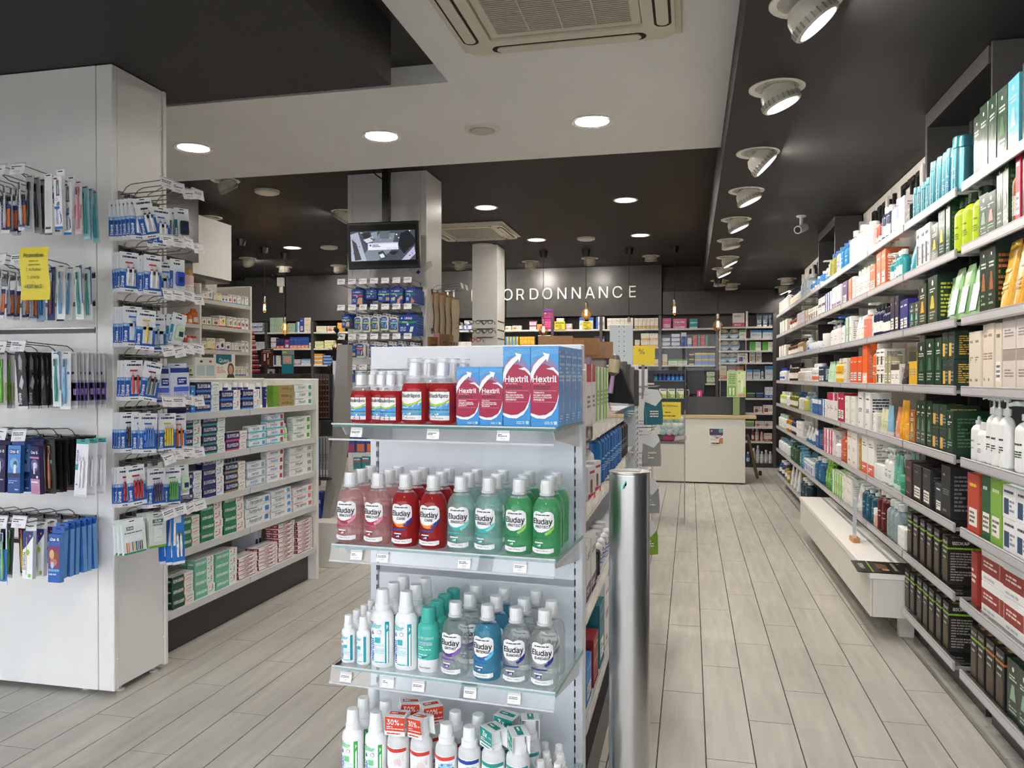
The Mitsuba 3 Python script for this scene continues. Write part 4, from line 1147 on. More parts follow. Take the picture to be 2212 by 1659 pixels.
# ------------------------------------------------------------------ packages: builders
def carton(w, d, h, col, F=(), S=(), L=(), Tp=(), seed=0, ch=0.0009):
    """Folding carton, local: stands on the origin, front faces -y; F front, S right side, L left side, Tp top print."""
    m = MB().box(-w / 2, w / 2, -d / 2, d / 2, 0, h, col, min(ch, w * 0.06, d * 0.06))
    print_flat(m, F, (-w / 2, -d / 2, 0), (1, 0, 0), (0, 0, 1), w, h, seed)
    if S:
        print_flat(m, S, (w / 2, -d / 2, 0), (0, 1, 0), (0, 0, 1), d, h, seed + 1)
    if L:
        print_flat(m, L, (-w / 2, d / 2, 0), (0, -1, 0), (0, 0, 1), d, h, seed + 2)
    if Tp:
        print_flat(m, Tp, (-w / 2, -d / 2, h), (1, 0, 0), (0, 1, 0), w, d, seed + 3)
    return m


def dk(c, f=0.55):
    return lin(c) * f


def small_print(fg, seed=0):
    return [('l', 0.14, 0.36, 0.86, 0.56, 3, fg), ('l', 0.14, 0.12, 0.7, 0.2, 1, fg)]


def bottle(w, d, h, col, cap, ops=(), kind='round', arc=0.62, zr=(0.16, 0.74), neck=0.3, capw=0.55, caph=0.17, seed=0, bsdf='m_plastic', capb='m_plastic', squ=2.0):
    """Bottle standing on the origin, front faces -y: [('', body), ('cap', cap)] and more parts by kind."""
    r, k = w / 2, d / w
    parts = []
    n = 20
    hb = h * (1 - caph)
    if kind == 'pump':
        hb = h * 0.72
    if kind == 'jar':
        hb = h * 0.62
    if kind == 'spray':
        hb = h * 0.80
    m = MB()
    if kind == 'jar':
        m.lathe([(r * 0.9, 0), (r * 0.97, h * 0.03), (r * 0.97, hb)], col, n, k)
    elif kind == 'spray':
        m.lathe([(r * 0.9, 0), (r, h * 0.02), (r, hb * 0.97), (r * 0.9, hb)], col, n, k)
    elif kind == 'tube':
        a = np.arange(n) * 2 * np.pi / n - np.pi / 2
        rows, vs = [(caph * h, r * 0.86, r * 0.86 * k), (h * 0.55, r * 0.98, r * k * 0.62), (h * 0.93, r * 1.0, 0.0035), (h, r * 1.0, 0.002)], []
        for z, rx, ry in rows:
            vs.append(np.stack([rx * np.cos(a), ry * np.sin(a), np.full(n, z)], 1))
        f = []
        for i in range(len(rows) - 1):
            for j in range(n):
                p, q = i * n + j, i * n + (j + 1) % n
                f += [[p, q, q + n], [p, q + n, p + n]]
        m.add(np.vstack(vs), f, col)
        m.poly(vs[-1], col)
        tilt = math.atan2(r * k * 0.86 - r * k * 0.62, h * 0.55 - caph * h)
        q = MB()
        print_flat(q, ops, (-r * 0.62, 0, 0), (1, 0, 0), (0, 0, 1), r * 1.24, h * 0.55, seed)
        m_ = np.eye(4)
        sl = (r * k * 0.62 - 0.0035) / (h * 0.93 - h * 0.55)
        for v in q.v:    # lay the print on the leaning front face
            z = v[:, 2] + caph * h * 1.1
            yy = np.where(z < h * 0.55, r * k * 0.86 + (r * k * 0.62 - r * k * 0.86) * (z - caph * h) / (h * 0.55 - caph * h), r * k * 0.62 - sl * (z - h * 0.55))
            bul = np.sqrt(np.clip(1 - (v[:, 0] / (r * 0.98)) ** 2, 0.05, 1))
            v[:, 1] = v[:, 1] - yy * bul - 0.0006
            v[:, 2] = z
        m.v += q.v; m.f += [f_ + m.n for f_ in q.f]; m.c += q.c; m.n += q.n
        parts = [('', m.ply(bsdf)), ('cap', MB().lathe([(r * 0.8, 0), (r * 0.84, h * caph), (r * 0.7, h * caph + 0.001)], cap, 16, k).ply(capb))]
        return parts
    elif kind == 'can':
        m.lathe([(r * 0.92, 0), (r, 0.004), (r, hb - 0.012), (r * 0.86, hb - 0.003), (r * 0.82, hb)], col, n, k)
    else:
        sh = hb * 0.80
        m.lathe([(r * 0.88, 0), (r * 0.97, 0.002), (r, 0.008), (r, sh), (r * 0.95, sh + (hb - sh) * 0.28), (r * 0.72, sh + (hb - sh) * 0.66), (r * neck * 1.12, sh + (hb - sh) * 0.93), (r * neck, hb)], col, n, k, squ=squ, sharp=50)
    if len(ops):
        z0, z1 = zr[0] * hb / 0.8 * 0.8, zr[1] * hb
        print_round(m, ops, r if kind != 'jar' else r * 0.97, k, w * math.pi / 2 * arc, z1 - z0, z0, seed, squ=squ)
    parts.append(('', m.ply(bsdf)))
    c = MB()
    if kind == 'pump':
        cr = r * 0.42
        c.lathe([(cr, hb), (cr, hb + h * 0.09), (cr * 0.5, hb + h * 0.10), (cr * 0.28, hb + h * 0.11), (cr * 0.28, hb + h * 0.19)], cap, 14)
        c.lathe([(cr * 0.8, hb + h * 0.19), (cr * 0.85, hb + h * 0.27), (cr * 0.6, h)], cap, 14)
        c.tube([(0, 0, hb + h * 0.235), (0, -r * 0.9, hb + h * 0.235), (0, -r * 1.15, hb + h * 0.215)], [cr * 0.42, cr * 0.34, cr * 0.26], cap, 8)
        parts.append(('pump', c.ply(capb)))
    elif kind == 'jar':
        c.lathe([(r, hb), (r, h * 0.96), (r * 0.95, h), (0, h)], cap, n, k)
        parts.append(('lid', c.ply(capb)))
    elif kind == 'spray':
        c.lathe([(r * 0.93, hb), (r * 0.93, h * 0.97), (r * 0.86, h), (0, h)], cap, n, k)
        parts.append(('cap', c.ply(capb)))
    elif kind == 'dropper':
        c.lathe([(r * 0.45, hb), (r * 0.45, hb + h * 0.07), (r * 0.22, hb + h * 0.08), (r * 0.25, h * 0.96), (r * 0.12, h)], cap, 12)
        parts.append(('dropper', c.ply(capb)))
    elif kind == 'trigger':
        c.lathe([(r * 0.4, hb), (r * 0.4, hb + h * 0.06)], cap, 12)
        c.box(-r * 0.3, r * 0.3, -r * 1.3, r * 0.7, hb + h * 0.06, h, cap, r * 0.12)
        c.tube([(0, -r * 0.9, hb + h * 0.07), (0, -r * 0.75, hb - h * 0.05)], r * 0.12, cap, 6)
        parts.append(('trigger', c.ply(capb)))
    else:
        cr = r * capw
        c.lathe([(cr, hb - 0.002), (cr, h * 0.985), (cr * 0.9, h), (0, h)], cap, 16, 1 if kind != 'can' else k)
        parts.append(('cap', c.ply(capb)))
    return parts


def pouch(w, d, h, col, ops=(), seed=0, bsdf='m_gloss', sag=0.0):
    """Soft pouch or tube bag: full at the foot, flat and a little crumpled at the top."""
    n, rows, vs = 16, 7, []
    r = random.Random(seed)
    a = np.arange(n) * 2 * np.pi / n - np.pi / 2
    cs, sn = np.sign(np.cos(a)) * np.abs(np.cos(a)) ** 0.55, np.sign(np.sin(a)) * np.abs(np.sin(a)) ** 0.55
    for i in range(rows):
        t = i / (rows - 1)
        ry = (d / 2) * (1 - t) ** 0.8 + 0.0015
        rx = w / 2 * (0.93 + 0.07 * math.sin(t * 3) - 0.10 * t)
        jit = 0.003 * np.array([r.uniform(-1, 1) for _ in range(n)]) * (0.3 + t)
        vs.append(np.stack([rx * cs, ry * sn + jit + sag * t * t, np.full(n, t * h) + 0.4 * jit * t], 1))
    f = []
    for i in range(rows - 1):
        for j in range(n):
            p, q = i * n + j, i * n + (j + 1) % n
            f += [[p, q, q + n], [p, q + n, p + n]]
    m = MB().add(np.vstack(vs), f, col)
    if len(ops):
        q = MB()
        print_flat(q, ops, (-w * 0.36, 0, h * 0.08), (1, 0, 0), (0, 0, 1), w * 0.72, h * 0.75, seed)
        for v in q.v:
            t = v[:, 2] / h
            v[:, 1] -= (d / 2) * (1 - t) ** 0.8 + 0.004 - sag * t * t
        m.v += q.v; m.f += [f_ + m.n for f_ in q.f]; m.c += q.c; m.n += q.n
    return [('', m.ply(bsdf))]


NUMW = ['no', 'one', 'two', 'three', 'four', 'five', 'six', 'seven', 'eight', 'nine', 'ten', 'eleven', 'twelve']
NAMES = {'box': ('cosmetic_carton', 'carton'), 'bot': ('lotion_bottle', 'bottle'), 'pump': ('pump_bottle', 'bottle'), 'tube': ('cream_tube', 'tube'), 'jar': ('cream_jar', 'jar'),
         'spray': ('spray_can', 'spray can'), 'pouch': ('refill_pouch', 'pouch'), 'drop': ('dropper_bottle', 'bottle'), 'oval': ('lotion_bottle', 'bottle'), 'can': ('lotion_bottle', 'bottle')}


def generic(kind, w, d, h, col, acc, art_, seed):
    """A product of the side shelves. col: body (and cap after a slash), acc: print colour, art_: layout code."""
    col, cap = (col.split('/') + [None])[:2]
    w = max(w, 0.012)
    fg = acc
    if kind == 'box':
        lay = {'': [('t', 'OO', 0.5, 0.84, 0.03, fg)] * 0 + [('l', 0.2, 0.78, 0.8, 0.86, 1, fg), ('l', 0.18, 0.44, 0.82, 0.56, 3, fg), ('l', 0.18, 0.1, 0.6, 0.18, 1, fg)],
               'band': [('r', 0, 0.0, 1, 0.28, fg), ('l', 0.15, 0.7, 0.85, 0.82, 2, '#777'), ('l', 0.15, 0.08, 0.7, 0.2, 2, '#fff')],
               'top': [('r', 0, 0.72, 1, 1, fg), ('l', 0.15, 0.3, 0.85, 0.52, 3, '#888')],
               'half': [('r', 0, 0.0, 0.5, 1, fg), ('l', 0.55, 0.3, 0.95, 0.6, 4, '#888')],
               'label': [('r', 0.15, 0.12, 0.85, 0.42, '#eeeae2'), ('l', 0.2, 0.16, 0.8, 0.38, 3, '#555'), ('l', 0.2, 0.76, 0.8, 0.86, 1, fg)],
               'seal': [('o', 0.5, 0.86, 0.09, '#e8e4da'), ('l', 0.2, 0.66, 0.8, 0.76, 2, '#cfd6cc'), ('l', 0.2, 0.12, 0.8, 0.3, 3, '#9fae9c'), ('p', [(0.25, 0.34), (0.75, 0.34), (0.62, 0.6), (0.4, 0.6)], fg)],
               'sq': [('r', 0.1, 0.12, 0.5, 0.6, fg), ('l', 0.55, 0.2, 0.92, 0.6, 3, '#889'), ('l', 0.12, 0.74, 0.85, 0.88, 1, '#445')],
               }[art_ if art_ else '']
        side = [('l', 0.12, 0.15, 0.88, 0.85, 9, fg if art_ not in ('band', 'top', 'half') else '#999')]
        return [('', carton(w, d, h, col, lay, side, (), [('l', 0.1, 0.3, 0.9, 0.7, 1, fg)], seed).ply('m_gloss' if art_ in ('seal',) else 'm_paper'))]
    lab = {'': [('l', 0.2, 0.6, 0.8, 0.72, 1, fg), ('l', 0.2, 0.2, 0.8, 0.45, 3, fg)],
           'label': [('r', 0, 0.05, 1, 0.7, '#efece4'), ('l', 0.12, 0.15, 0.88, 0.6, 4, fg)],
           'band': [('r', 0, 0.1, 1, 0.45, fg), ('l', 0.15, 0.55, 0.85, 0.8, 2, '#777'), ('l', 0.15, 0.18, 0.8, 0.36, 2, '#fff')],
           'low': [('r', -0.0, 0.0, 1, 0.38, fg), ('l', 0.15, 0.5, 0.85, 0.8, 3, '#888')]}[art_ if art_ in ('label', 'band', 'low') else '']
    cap = cap or '#e9e7e2'
    mt = 'm_foil' if art_ == 'foil' else 'm_plastic'
    if kind == 'tube':
        return bottle(w, min(d, w * 0.7), h, col, cap, lab, 'tube', seed=seed, caph=0.13)
    if kind == 'pouch':
        return pouch(w, d, h, col, lab, seed)
    kk = {'bot': 'round', 'oval': 'round', 'pump': 'pump', 'jar': 'jar', 'spray': 'spray', 'drop': 'dropper', 'can': 'can'}[kind]
    return bottle(w, w if kind not in ('oval', 'pump') else min(d, w * 0.75), h, col, cap, lab, kk, seed=seed, bsdf=mt, capb=mt if art_ == 'foil' else 'm_plastic', capw=0.6 if kind != 'oval' else 0.5)


_G = {}


def one(d):
    """The plural head noun of a description made singular."""
    for a, b in (('bottles', 'bottle'), ('boxes', 'box'), ('cartons', 'carton'), ('tubes', 'tube'), ('spray cans', 'spray can'), ('cans', 'can'), ('jars', 'jar'), ('pouches', 'pouch'), ('packs', 'pack')):
        if a in d:
            return d.replace(a, b, 1)
    return d


_seen_labels = {}


def line(n, at, kind, w, d, h, col, acc, desc, place, art_='', gap=None, jit=0.0, hs=None, noun=None, order='from near end', part_fn=None):
    """n alike products in a row; at(i) gives the matrix of the i-th place."""
    nm, cat = noun or NAMES[kind]
    keyw = (kind, round(w, 3), round(d, 3), round(h, 3), col, acc, art_)
    for i in range(n):
        hh = h if hs is None else hs[i % len(hs)]
        kk = keyw + (hh,)
        if kk not in _G:
            _G[kk] = part_fn(w, d, hh) if part_fn else generic(kind, w, d, hh, col, acc, art_, len(_G))
        M = at(i)
        if jit:
            M = M @ xf(rnd.uniform(-jit, jit) * 0.004, rnd.uniform(-jit, jit) * 0.006, 0, rz=rnd.uniform(-jit, jit) * 4)
        lb = f'{desc}, {place}' if n == 1 else f'{ORD[i + 1]} {one(desc)} {order}, {place}'
        put(nm, _G[kk], lb, cat, M, None if n == 1 else f'{desc}, {place}')
# ------------------------------------------------------------------ products of the right wall (bays read from the far end to the near end)
def ry(u):
    return P(u, 820, x=XS + 0.02)[1]


def R(row, u0, u1, n, kind, h, col, acc, desc, art_='', d=None, jit=0.6, hs=None, x=0.0, z=0.0, stack=1):
    """n products between u0 (far) and u1 (near) along the front of shelf row (1 = top); h in metres."""
    ya, yb = ry(u0), ry(u1)
    pitch = (ya - yb) / n
    w = min(pitch * 0.955, 0.14 if kind == 'box' else 0.11)
    d = d or (min(max(w * 1.1, 0.05), 0.12) if kind == 'box' else w)
    z0 = RZ[row - 1] - 0.0015 + z
    if row > 6 and kind != 'pouch' or row == 6 and u0 > 1850:
        line(n, lambda i: xf(XS + 0.028 + x + d * 1.5, yb + pitch * (i + 0.5), z0, rz=-90), kind, w, d, h, col, acc, desc, f'rear row, {ORD[row]} right shelf down', art_, jit=jit, hs=hs)
    for s in range(stack):
        pl_ = f'{ORD[row]} right shelf down' if stack == 1 else f'{"lower" if s == 0 else "upper"} layer, {ORD[row]} right shelf down'
        line(n, lambda i: xf(XS + 0.022 + x + d / 2, yb + pitch * (i + 0.5), z0 + s * (h + 0.0008), rz=-90), kind, w, d, h, col, acc, desc, pl_, art_, jit=jit if stack == 1 else 0.15, hs=hs)


G_, GW = '#16301f', '#1b3a26'
# top shelf
R(1, 1682, 1701, 6, 'box', .15, '#e9e5da', '#b9b4a8', 'slim cream cartons')
R(1, 1701, 1724, 6, 'pump', .17, '#e8e3d6/#1d2440', '#8a8578', 'cream pump bottles with navy heads')
R(1, 1727, 1746, 3, 'bot', .2, '#b9c3cb/#c9d0d4', '#3d6fb0', 'grey translucent tall bottles')
R(1, 1747, 1773, 5, 'bot', .105, '#2f7fc4/#eef0f1', '#e6eef5', 'blue bottles with white caps', 'band', hs=[.13, .105, .12, .1, .11])
R(1, 1773, 1787, 1, 'pump', .19, '#eceeee/#e8e8e6', '#2f7fc4', 'wide white pump bottle with blue squares', 'band')
R(1, 1787, 1802, 2, 'bot', .2, '#a59d3f/#2d6fb5', '#7a742e', 'olive clear bottles with blue caps')
R(1, 1803, 1812, 1, 'bot', .2, '#e6eaea/#2d6fb5', '#2d6fb5', 'white bottle with blue cap')
R(1, 1812, 1827, 2, 'bot', .205, '#1f7fb8/#1d5fae', '#d7e6ee', 'blue bottles with blue caps')
R(1, 1828, 1856, 2, 'bot', .235, '#e9e8e3/#d9dbdb', '#c9b9b4', 'tall white bottles with clear caps')
R(1, 1857, 1872, 2, 'can', .205, '#e6e5e0/#d9dbd9', '#b9b4b0', 'white cans with clear caps')
R(1, 1873, 1885, 1, 'box', .15, '#eae8e2', '#c0bcb4', 'plain white carton beside white cans')
R(1, 1886, 1900, 2, 'drop', .16, '#b23a33/#2a2726', '#f0ece6', 'dark dropper bottles with red labels', 'band')
R(1, 1901, 1914, 2, 'bot', .2, '#34405c/#e4e6e8', '#e9e6de', 'dark blue bottles with white labels', 'label')
R(1, 1915, 1936, 1, 'bot', .2, '#b7c3e2/#dfe3ea', '#eef1f6', 'lavender bottle with clear lid', 'label')
R(1, 1937, 1950, 1, 'box', .17, '#e9e9ec', '#8d93b8', 'white folded leaflet box', 'top')
R(1, 1950, 1963, 1, 'box', .10, '#1d1c20', '#6a6a70', 'small black display box below a leaflet')
TEAL = '#5fa3b2'
R(1, 1966, 2000, 4, 'spray', .16, TEAL + '/#6fb0bd', '#bfe0e6', 'small metallic teal spray cans', 'foil', hs=[.165, .16, .155, .165])
R(1, 2002, 2024, 2, 'spray', .215, TEAL + '/#7dbcc8', '#c6e4ea', 'medium metallic teal spray cans', 'foil')
R(1, 2026, 2046, 2, 'spray', .21, '#4d95ad/#76b6c6', '#c6e4ea', 'medium metallic blue spray cans', 'foil')
R(1, 2047, 2062, 1, 'spray', .235, TEAL + '/#4f9fb0', '#c6e4ea', 'large metallic teal spray can', 'foil')
R(1, 2098, 2112, 1, 'box', .235, G_, '#40694a', 'dark green carton at the end of the shelf', 'seal')
R(1, 2113, 2170, 3, 'box', .25, GW, '#2c5a38', 'tall glossy dark green cartons', 'seal')
R(1, 2172, 2199, 1, 'box', .25, '#58a3bd', '#a8d4e2', 'teal carton with pale circles', 'seal')
R(1, 2201, 2260, 2, 'box', .27, GW, '#3b6b45', 'tallest dark green cartons', 'seal')
# second shelf
R(2, 1684, 1700, 3, 'box', .15, '#e8e4d8', '#b3ad9f', 'cream cartons at the far end')
R(2, 1701, 1720, 4, 'pump', .17, '#7c2f2c/#2a2322', '#efe9df', 'dark red pump bottles with cream labels', 'label')
R(2, 1721, 1736, 4, 'box', .13, '#cfcad6', '#8f88a0', 'pale lilac cartons')
R(2, 1737, 1746, 2, 'box', .12, '#e4dccb', '#b59a6a', 'small cream and gold cartons', 'half')
R(2, 1746, 1765, 5, 'box', .105, '#e9e5de', '#5a4436', 'small white and brown cartons', 'sq')
R(2, 1766, 1781, 2, 'box', .075, '#e9e8e6', '#40393a', 'small white boxes with dark stripe', 'band', stack=2)
R(2, 1782, 1795, 3, 'box', .155, '#e8e8ea', '#3a4f9a', 'slim white cartons with blue edge', 'half')
R(2, 1796, 1815, 4, 'box', .165, '#e7e4e6', '#8a6a9a', 'white cartons with purple print', 'band')
R(2, 1816, 1829, 1, 'box', .165, '#6f5a80', '#c9bdd4', 'purple carton', 'label')
R(2, 1830, 1844, 2, 'box', .16, '#ebe8e3', '#e0673f', 'white cartons with orange stripe', 'half')
R(2, 1845, 1876, 5, 'bot', .185, '#e8e6e2/#d8d8d6', '#c58f84', 'slim white spray bottles', '')
R(2, 1877, 1891, 1, 'box', .155, '#df6f45', '#f1e6df', 'orange and white carton', 'label')
R(2, 1892, 1913, 2, 'box', .21, '#dd6b3f', '#f1d9cb', 'tall orange cartons with white label', 'label')
R(2, 1915, 1930, 2, 'pump', .16, '#1d8d92/#e6e8e8', '#dff0f0', 'teal pump bottles', 'label')
R(2, 1931, 1944, 2, 'bot', .155, '#2fa0a6/#e8ecec', '#e4f3f3', 'teal bottles with white caps', 'label')
R(2, 1945, 1962, 1, 'tube', .18, '#1f8fa0/#e9eaea', '#d9eff2', 'teal cream tube')
R(2, 1962, 1974, 1, 'tube', .15, '#c8b79a/#e9e7e2', '#2b8f98', 'beige and teal tube')
R(2, 1976, 2006, 3, 'box', .195, '#e6e5df', '#1d2a33', 'white cartons with black peak print', 'sq')
R(2, 2008, 2026, 1, 'box', .17, G_, '#e0b41f', 'dark green carton with yellow flower', 'seal')
R(2, 2026, 2040, 1, 'box', .21, '#1c3524', '#e3b927', 'dark green carton with yellow print', 'seal')
R(2, 2041, 2052, 1, 'box', .24, GW, '#32583c', 'slim tall dark green carton', 'seal')
R(2, 2053, 2107, 3, 'bot', .22, '#a9bf1c/#1f3a28', '#6f8412', 'lime green bottles with dark green caps')
R(2, 2110, 2128, 1, 'box', .17, GW, '#7c9a7c', 'dark green carton at the bay corner', 'seal')
R(2, 2128, 2148, 1, 'box', .16, G_, '#e58a8a', 'dark green carton with pink bottle print', 'seal')
R(2, 2149, 2177, 2, 'box', .24, GW, '#3c6a45', 'tall dark green cartons beside an amber bottle', 'seal')
R(2, 2178, 2191, 1, 'bot', .21, '#8a4f17/#c79a3a', '#e3c98f', 'amber oil bottle with gold cap', 'label')
R(2, 2192, 2203, 1, 'box', .24, '#c9274a', '#f1c9d2', 'pink red carton', 'label')
R(2, 2204, 2250, 2, 'box', .25, GW, '#46744e', 'dark green cartons at the picture edge', 'seal')
# third shelf
R(3, 1682, 1697, 3, 'box', .14, '#e9e6dc', '#bcb7aa', 'white cartons at the far end')
R(3, 1698, 1719, 6, 'pump', .16, '#5d2f1c/#2c2320', '#eee7db', 'brown pump bottles with cream labels', 'label')
R(3, 1720, 1731, 2, 'bot', .15, '#a98a5f/#3a2c22', '#efe6d6', 'tan bottles', 'label')
R(3, 1732, 1744, 1, 'pump', .17, '#dfe4e8/#e4e6e8', '#3a7fc4', 'pale pump bottle with blue label', 'band')
R(3, 1745, 1769, 4, 'jar', .075, '#dfe6ee/#eceded', '#2f76bf', 'low white jars with blue labels', 'band')
R(3, 1770, 1784, 1, 'jar', .125, '#e6e6e2/#ecebe7', '#3a7fc4', 'tall white jar', '')
R(3, 1785, 1803, 2, 'pump', .2, '#eceae4/#b9bfc4', '#7fa3c8', 'big white bottles with grey pumps', '')
R(3, 1804, 1822, 1, 'pump', .21, '#edebe4/#2f6fd0', '#7fa3c8', 'big white bottle with blue pump', '')
R(3, 1824, 1838, 2, 'box', .18, '#e7e8e2', '#7fa88a', 'white cartons with green edge', 'half')
R(3, 1839, 1858, 3, 'tube', .165, '#e6e2dc/#e5e5e5', '#c47f70', 'white cream tubes')
R(3, 1859, 1870, 1, 'bot', .19, '#e58572/#efece8', '#f6ddd6', 'coral bottle with white cap')
R(3, 1871, 1883, 1, 'pump', .22, '#e9e9e7/#e6e6e6', '#b9b4b0', 'slim white pump bottle')
R(3, 1884, 1902, 3, 'bot', .19, '#18204a/#15151a', '#e9e6e0', 'navy bottles with white labels', 'label')
R(3, 1903, 1920, 3, 'bot', .16, '#1f2550/#18181d', '#e9e6e0', 'short navy bottles with white labels', 'label')
R(3, 1922, 1940, 2, 'box', .195, '#241a38', '#cfc6dc', 'dark purple cartons', 'label')
R(3, 1941, 1961, 2, 'box', .16, '#2a2a7c', '#d9d6ea', 'indigo cartons with white label', 'label')
R(3, 1962, 1982, 2, 'box', .13, '#17423c', '#6fc2b4', 'dark teal green cartons', 'seal')
R(3, 1983, 2000, 1, 'box', .2, '#1d3526', '#d9a441', 'dark green carton with gold drop', 'seal')
R(3, 2001, 2023, 1, 'box', .22, '#20382a', '#c6c24a', 'dark green carton with lime drop', 'seal')
R(3, 2025, 2044, 1, 'tube', .195, '#8fbf86/#20452f', '#e9efe6', 'pale green tube', 'label')
R(3, 2045, 2109, 3, 'pouch', .215, '#86b37b', '#e9efe6', 'pale green shampoo pouches', 'label', d=.08)
R(3, 2112, 2145, 2, 'box', .25, '#16301f', '#a8623a', 'tall dark green cartons with copper flame', 'seal')
R(3, 2147, 2178, 1, 'pouch', .24, '#d9a63c', '#e8c56f', 'yellow pouch with clear top', '', d=.09)
R(3, 2179, 2235, 2, 'pouch', .25, '#d69a2c', '#8a5f17', 'orange yellow shampoo pouches', '', d=.09)
# fourth shelf
R(4, 1682, 1692, 2, 'bot', .15, '#e6e8ea/#2446a8', '#2a55b4', 'white bottles with blue caps', 'band')
R(4, 1694, 1701, 1, 'tube', .18, '#e3cfc4/#ddd', '#a97f6a', 'pale pink tube')
R(4, 1702, 1720, 4, 'bot', .19, '#3a2a1c/#1d1a18', '#eee9de', 'dark amber bottles with white labels', 'label')
R(4, 1721, 1735, 3, 'bot', .13, '#d5c8c4/#e2dedb', '#a06a70', 'pale pink clear bottles')
R(4, 1736, 1750, 3, 'bot', .13, '#e4e2de/#dadada', '#d35a35', 'white bottles with red circle', '')
R(4, 1751, 1767, 4, 'bot', .16, '#e9e6e2/#efeeec', '#e0622c', 'white bottles with orange base', 'low')
R(4, 1768, 1780, 2, 'box', .13, '#1f3550', '#e9e9e9', 'navy cartons with white label', 'label')
R(4, 1781, 1802, 5, 'tube', .165, '#bfe3c0/#e6efe8', '#4f9a68', 'pale green and blue tubes')
R(4, 1803, 1816, 2, 'bot', .18, '#e8b01f/#f0eeea', '#f7e7b0', 'yellow bottles with white caps', 'band')
R(4, 1817, 1835, 1, 'box', .175, '#d9d3c4', '#a39c8a', 'beige carton with yellow cap behind')
R(4, 1836, 1860, 3, 'box', .175, '#e2571f', '#f3c3a4', 'bright orange cartons', 'label')
R(4, 1861, 1876, 1, 'box', .245, '#e8611f', '#f6d2bb', 'tall orange carton', 'band')
R(4, 1877, 1891, 1, 'bot', .24, '#ea6a1e/#f0ede8', '#f7d3b8', 'tall orange bottle with white cap')
R(4, 1892, 1910, 2, 'box', .1, '#ebe7df', '#4a4a40', 'small white cartons with olive window', 'sq', stack=2)
R(4, 1911, 1922, 2, 'box', .155, '#a39d7c', '#e6e2d4', 'olive beige cartons', 'label')
R(4, 1923, 1942, 2, 'box', .11, '#ece8e0', '#4a4038', 'white cartons beside a dark pouch', 'top')
R(4, 1943, 1959, 1, 'pouch', .12, '#2a1e22', '#8a7a7c', 'dark brown pouch', '', d=.05)
R(4, 1961, 1980, 2, 'box', .165, '#e0ac20', '#2a3320', 'yellow cartons with dark cap', 'top')
R(4, 1981, 1999, 1, 'box', .205, G_, '#355c3e', 'broad dark green carton', 'seal')
R(4, 2000, 2032, 2, 'box', .215, GW, '#44704c', 'dark green cartons side by side', 'seal')
R(4, 2034, 2060, 2, 'box', .115, '#1d3424', '#d9ac42', 'dark green boxes with yellow pictures', 'sq', stack=2, d=.14)
R(4, 2092, 2118, 2, 'box', .215, '#d8ccbc', '#8a7c6c', 'cream cartons at the bay corner')
R(4, 2119, 2148, 2, 'box', .235, '#ddd0c0', '#94826e', 'tall cream cartons')
R(4, 2149, 2163, 1, 'box', .23, '#d9ccbd', '#7a6a58', 'cream carton with brown label', 'label')
R(4, 2164, 2225, 2, 'box', .135, '#d6c8c2', '#a3928c', 'pale blush square boxes', 'top', stack=2, d=.14)
# fifth shelf
R(5, 1683, 1696, 3, 'bot', .15, '#b8cf6a/#e6e9de', '#eef3e2', 'lime clear bottles', 'label')
R(5, 1696, 1704, 1, 'bot', .15, '#e2e9ee/#cfe0ea', '#3aa0d0', 'white bottle with light blue spots')
R(5, 1705, 1719, 4, 'bot', .16, '#6d6a20/#4f6d2c', '#efe9da', 'olive bottles with cream labels', 'label')
R(5, 1720, 1731, 2, 'pump', .17, '#e3e2dc/#2a4fa0', '#8aa3b8', 'white bottles with blue pumps')
R(5, 1732, 1738, 1, 'bot', .14, '#c6c46a/#d8dadb', '#eee', 'pale yellow bottle')
R(5, 1739, 1754, 1, 'pump', .185, '#7fb3cc/#a9cbd8', '#3f86a8', 'light blue pump bottle')
R(5, 1755, 1774, 3, 'box', .13, '#2a62a8', '#e9edf2', 'blue cartons with white tops', 'top')
R(5, 1775, 1785, 2, 'box', .14, '#e8e8ea', '#3a6ab0', 'white cartons with blue stripe', 'half')
R(5, 1786, 1808, 3, 'box', .2, '#e6e0e2', '#b8174e', 'white and magenta cartons', 'top')
R(5, 1809, 1822, 2, 'box', .205, '#b31a4c', '#f0d6de', 'magenta cartons', 'label')
R(5, 1824, 1848, 2, 'box', .19, '#e9e7e2', '#c9c4bd', 'plain white cartons')
R(5, 1849, 1884, 2, 'box', .225, '#ebeae6', '#2c3150', 'tall white cartons with black dash', '')
R(5, 1886, 1892, 1, 'box', .11, '#eceae4', '#bbb', 'small white carton')
R(5, 1893, 1910, 3, 'tube', .14, '#d9d7b0/#e3e3da', '#8c8a3c', 'pale olive tubes')
R(5, 1911, 1921, 2, 'tube', .165, '#86b5d4/#e6d3d6', '#dfeaf2', 'light blue tubes')
R(5, 1922, 1930, 1, 'tube', .16, '#e0946a/#e7c2c4', '#f6e2d6', 'peach tube')
R(5, 1931, 1948, 2, 'tube', .2, '#eba51f/#e89a1a', '#f8dc9a', 'orange yellow cone tubes')
R(5, 1949, 1960, 1, 'jar', .085, '#e7a52a/#ecaf3a', '#f7e0a4', 'yellow jar')
R(5, 1964, 1978, 1, 'box', .16, '#9a5a1c', '#e0a850', 'amber brown carton', 'seal')
R(5, 1979, 2012, 3, 'box', .21, G_, '#4d7a54', 'dark green cartons in a row', 'seal')
R(5, 2013, 2044, 2, 'box', .1, '#1c3224', '#d9a844', 'dark green boxes with orange pictures', 'sq', stack=2, d=.13)
R(5, 2045, 2058, 1, 'box', .18, GW, '#4a6a50', 'deep dark green carton', 'seal', d=.14)
R(5, 2092, 2103, 1, 'drop', .17, '#e9e9e9/#d6d6d6', '#777', 'white dropper bottle', '')
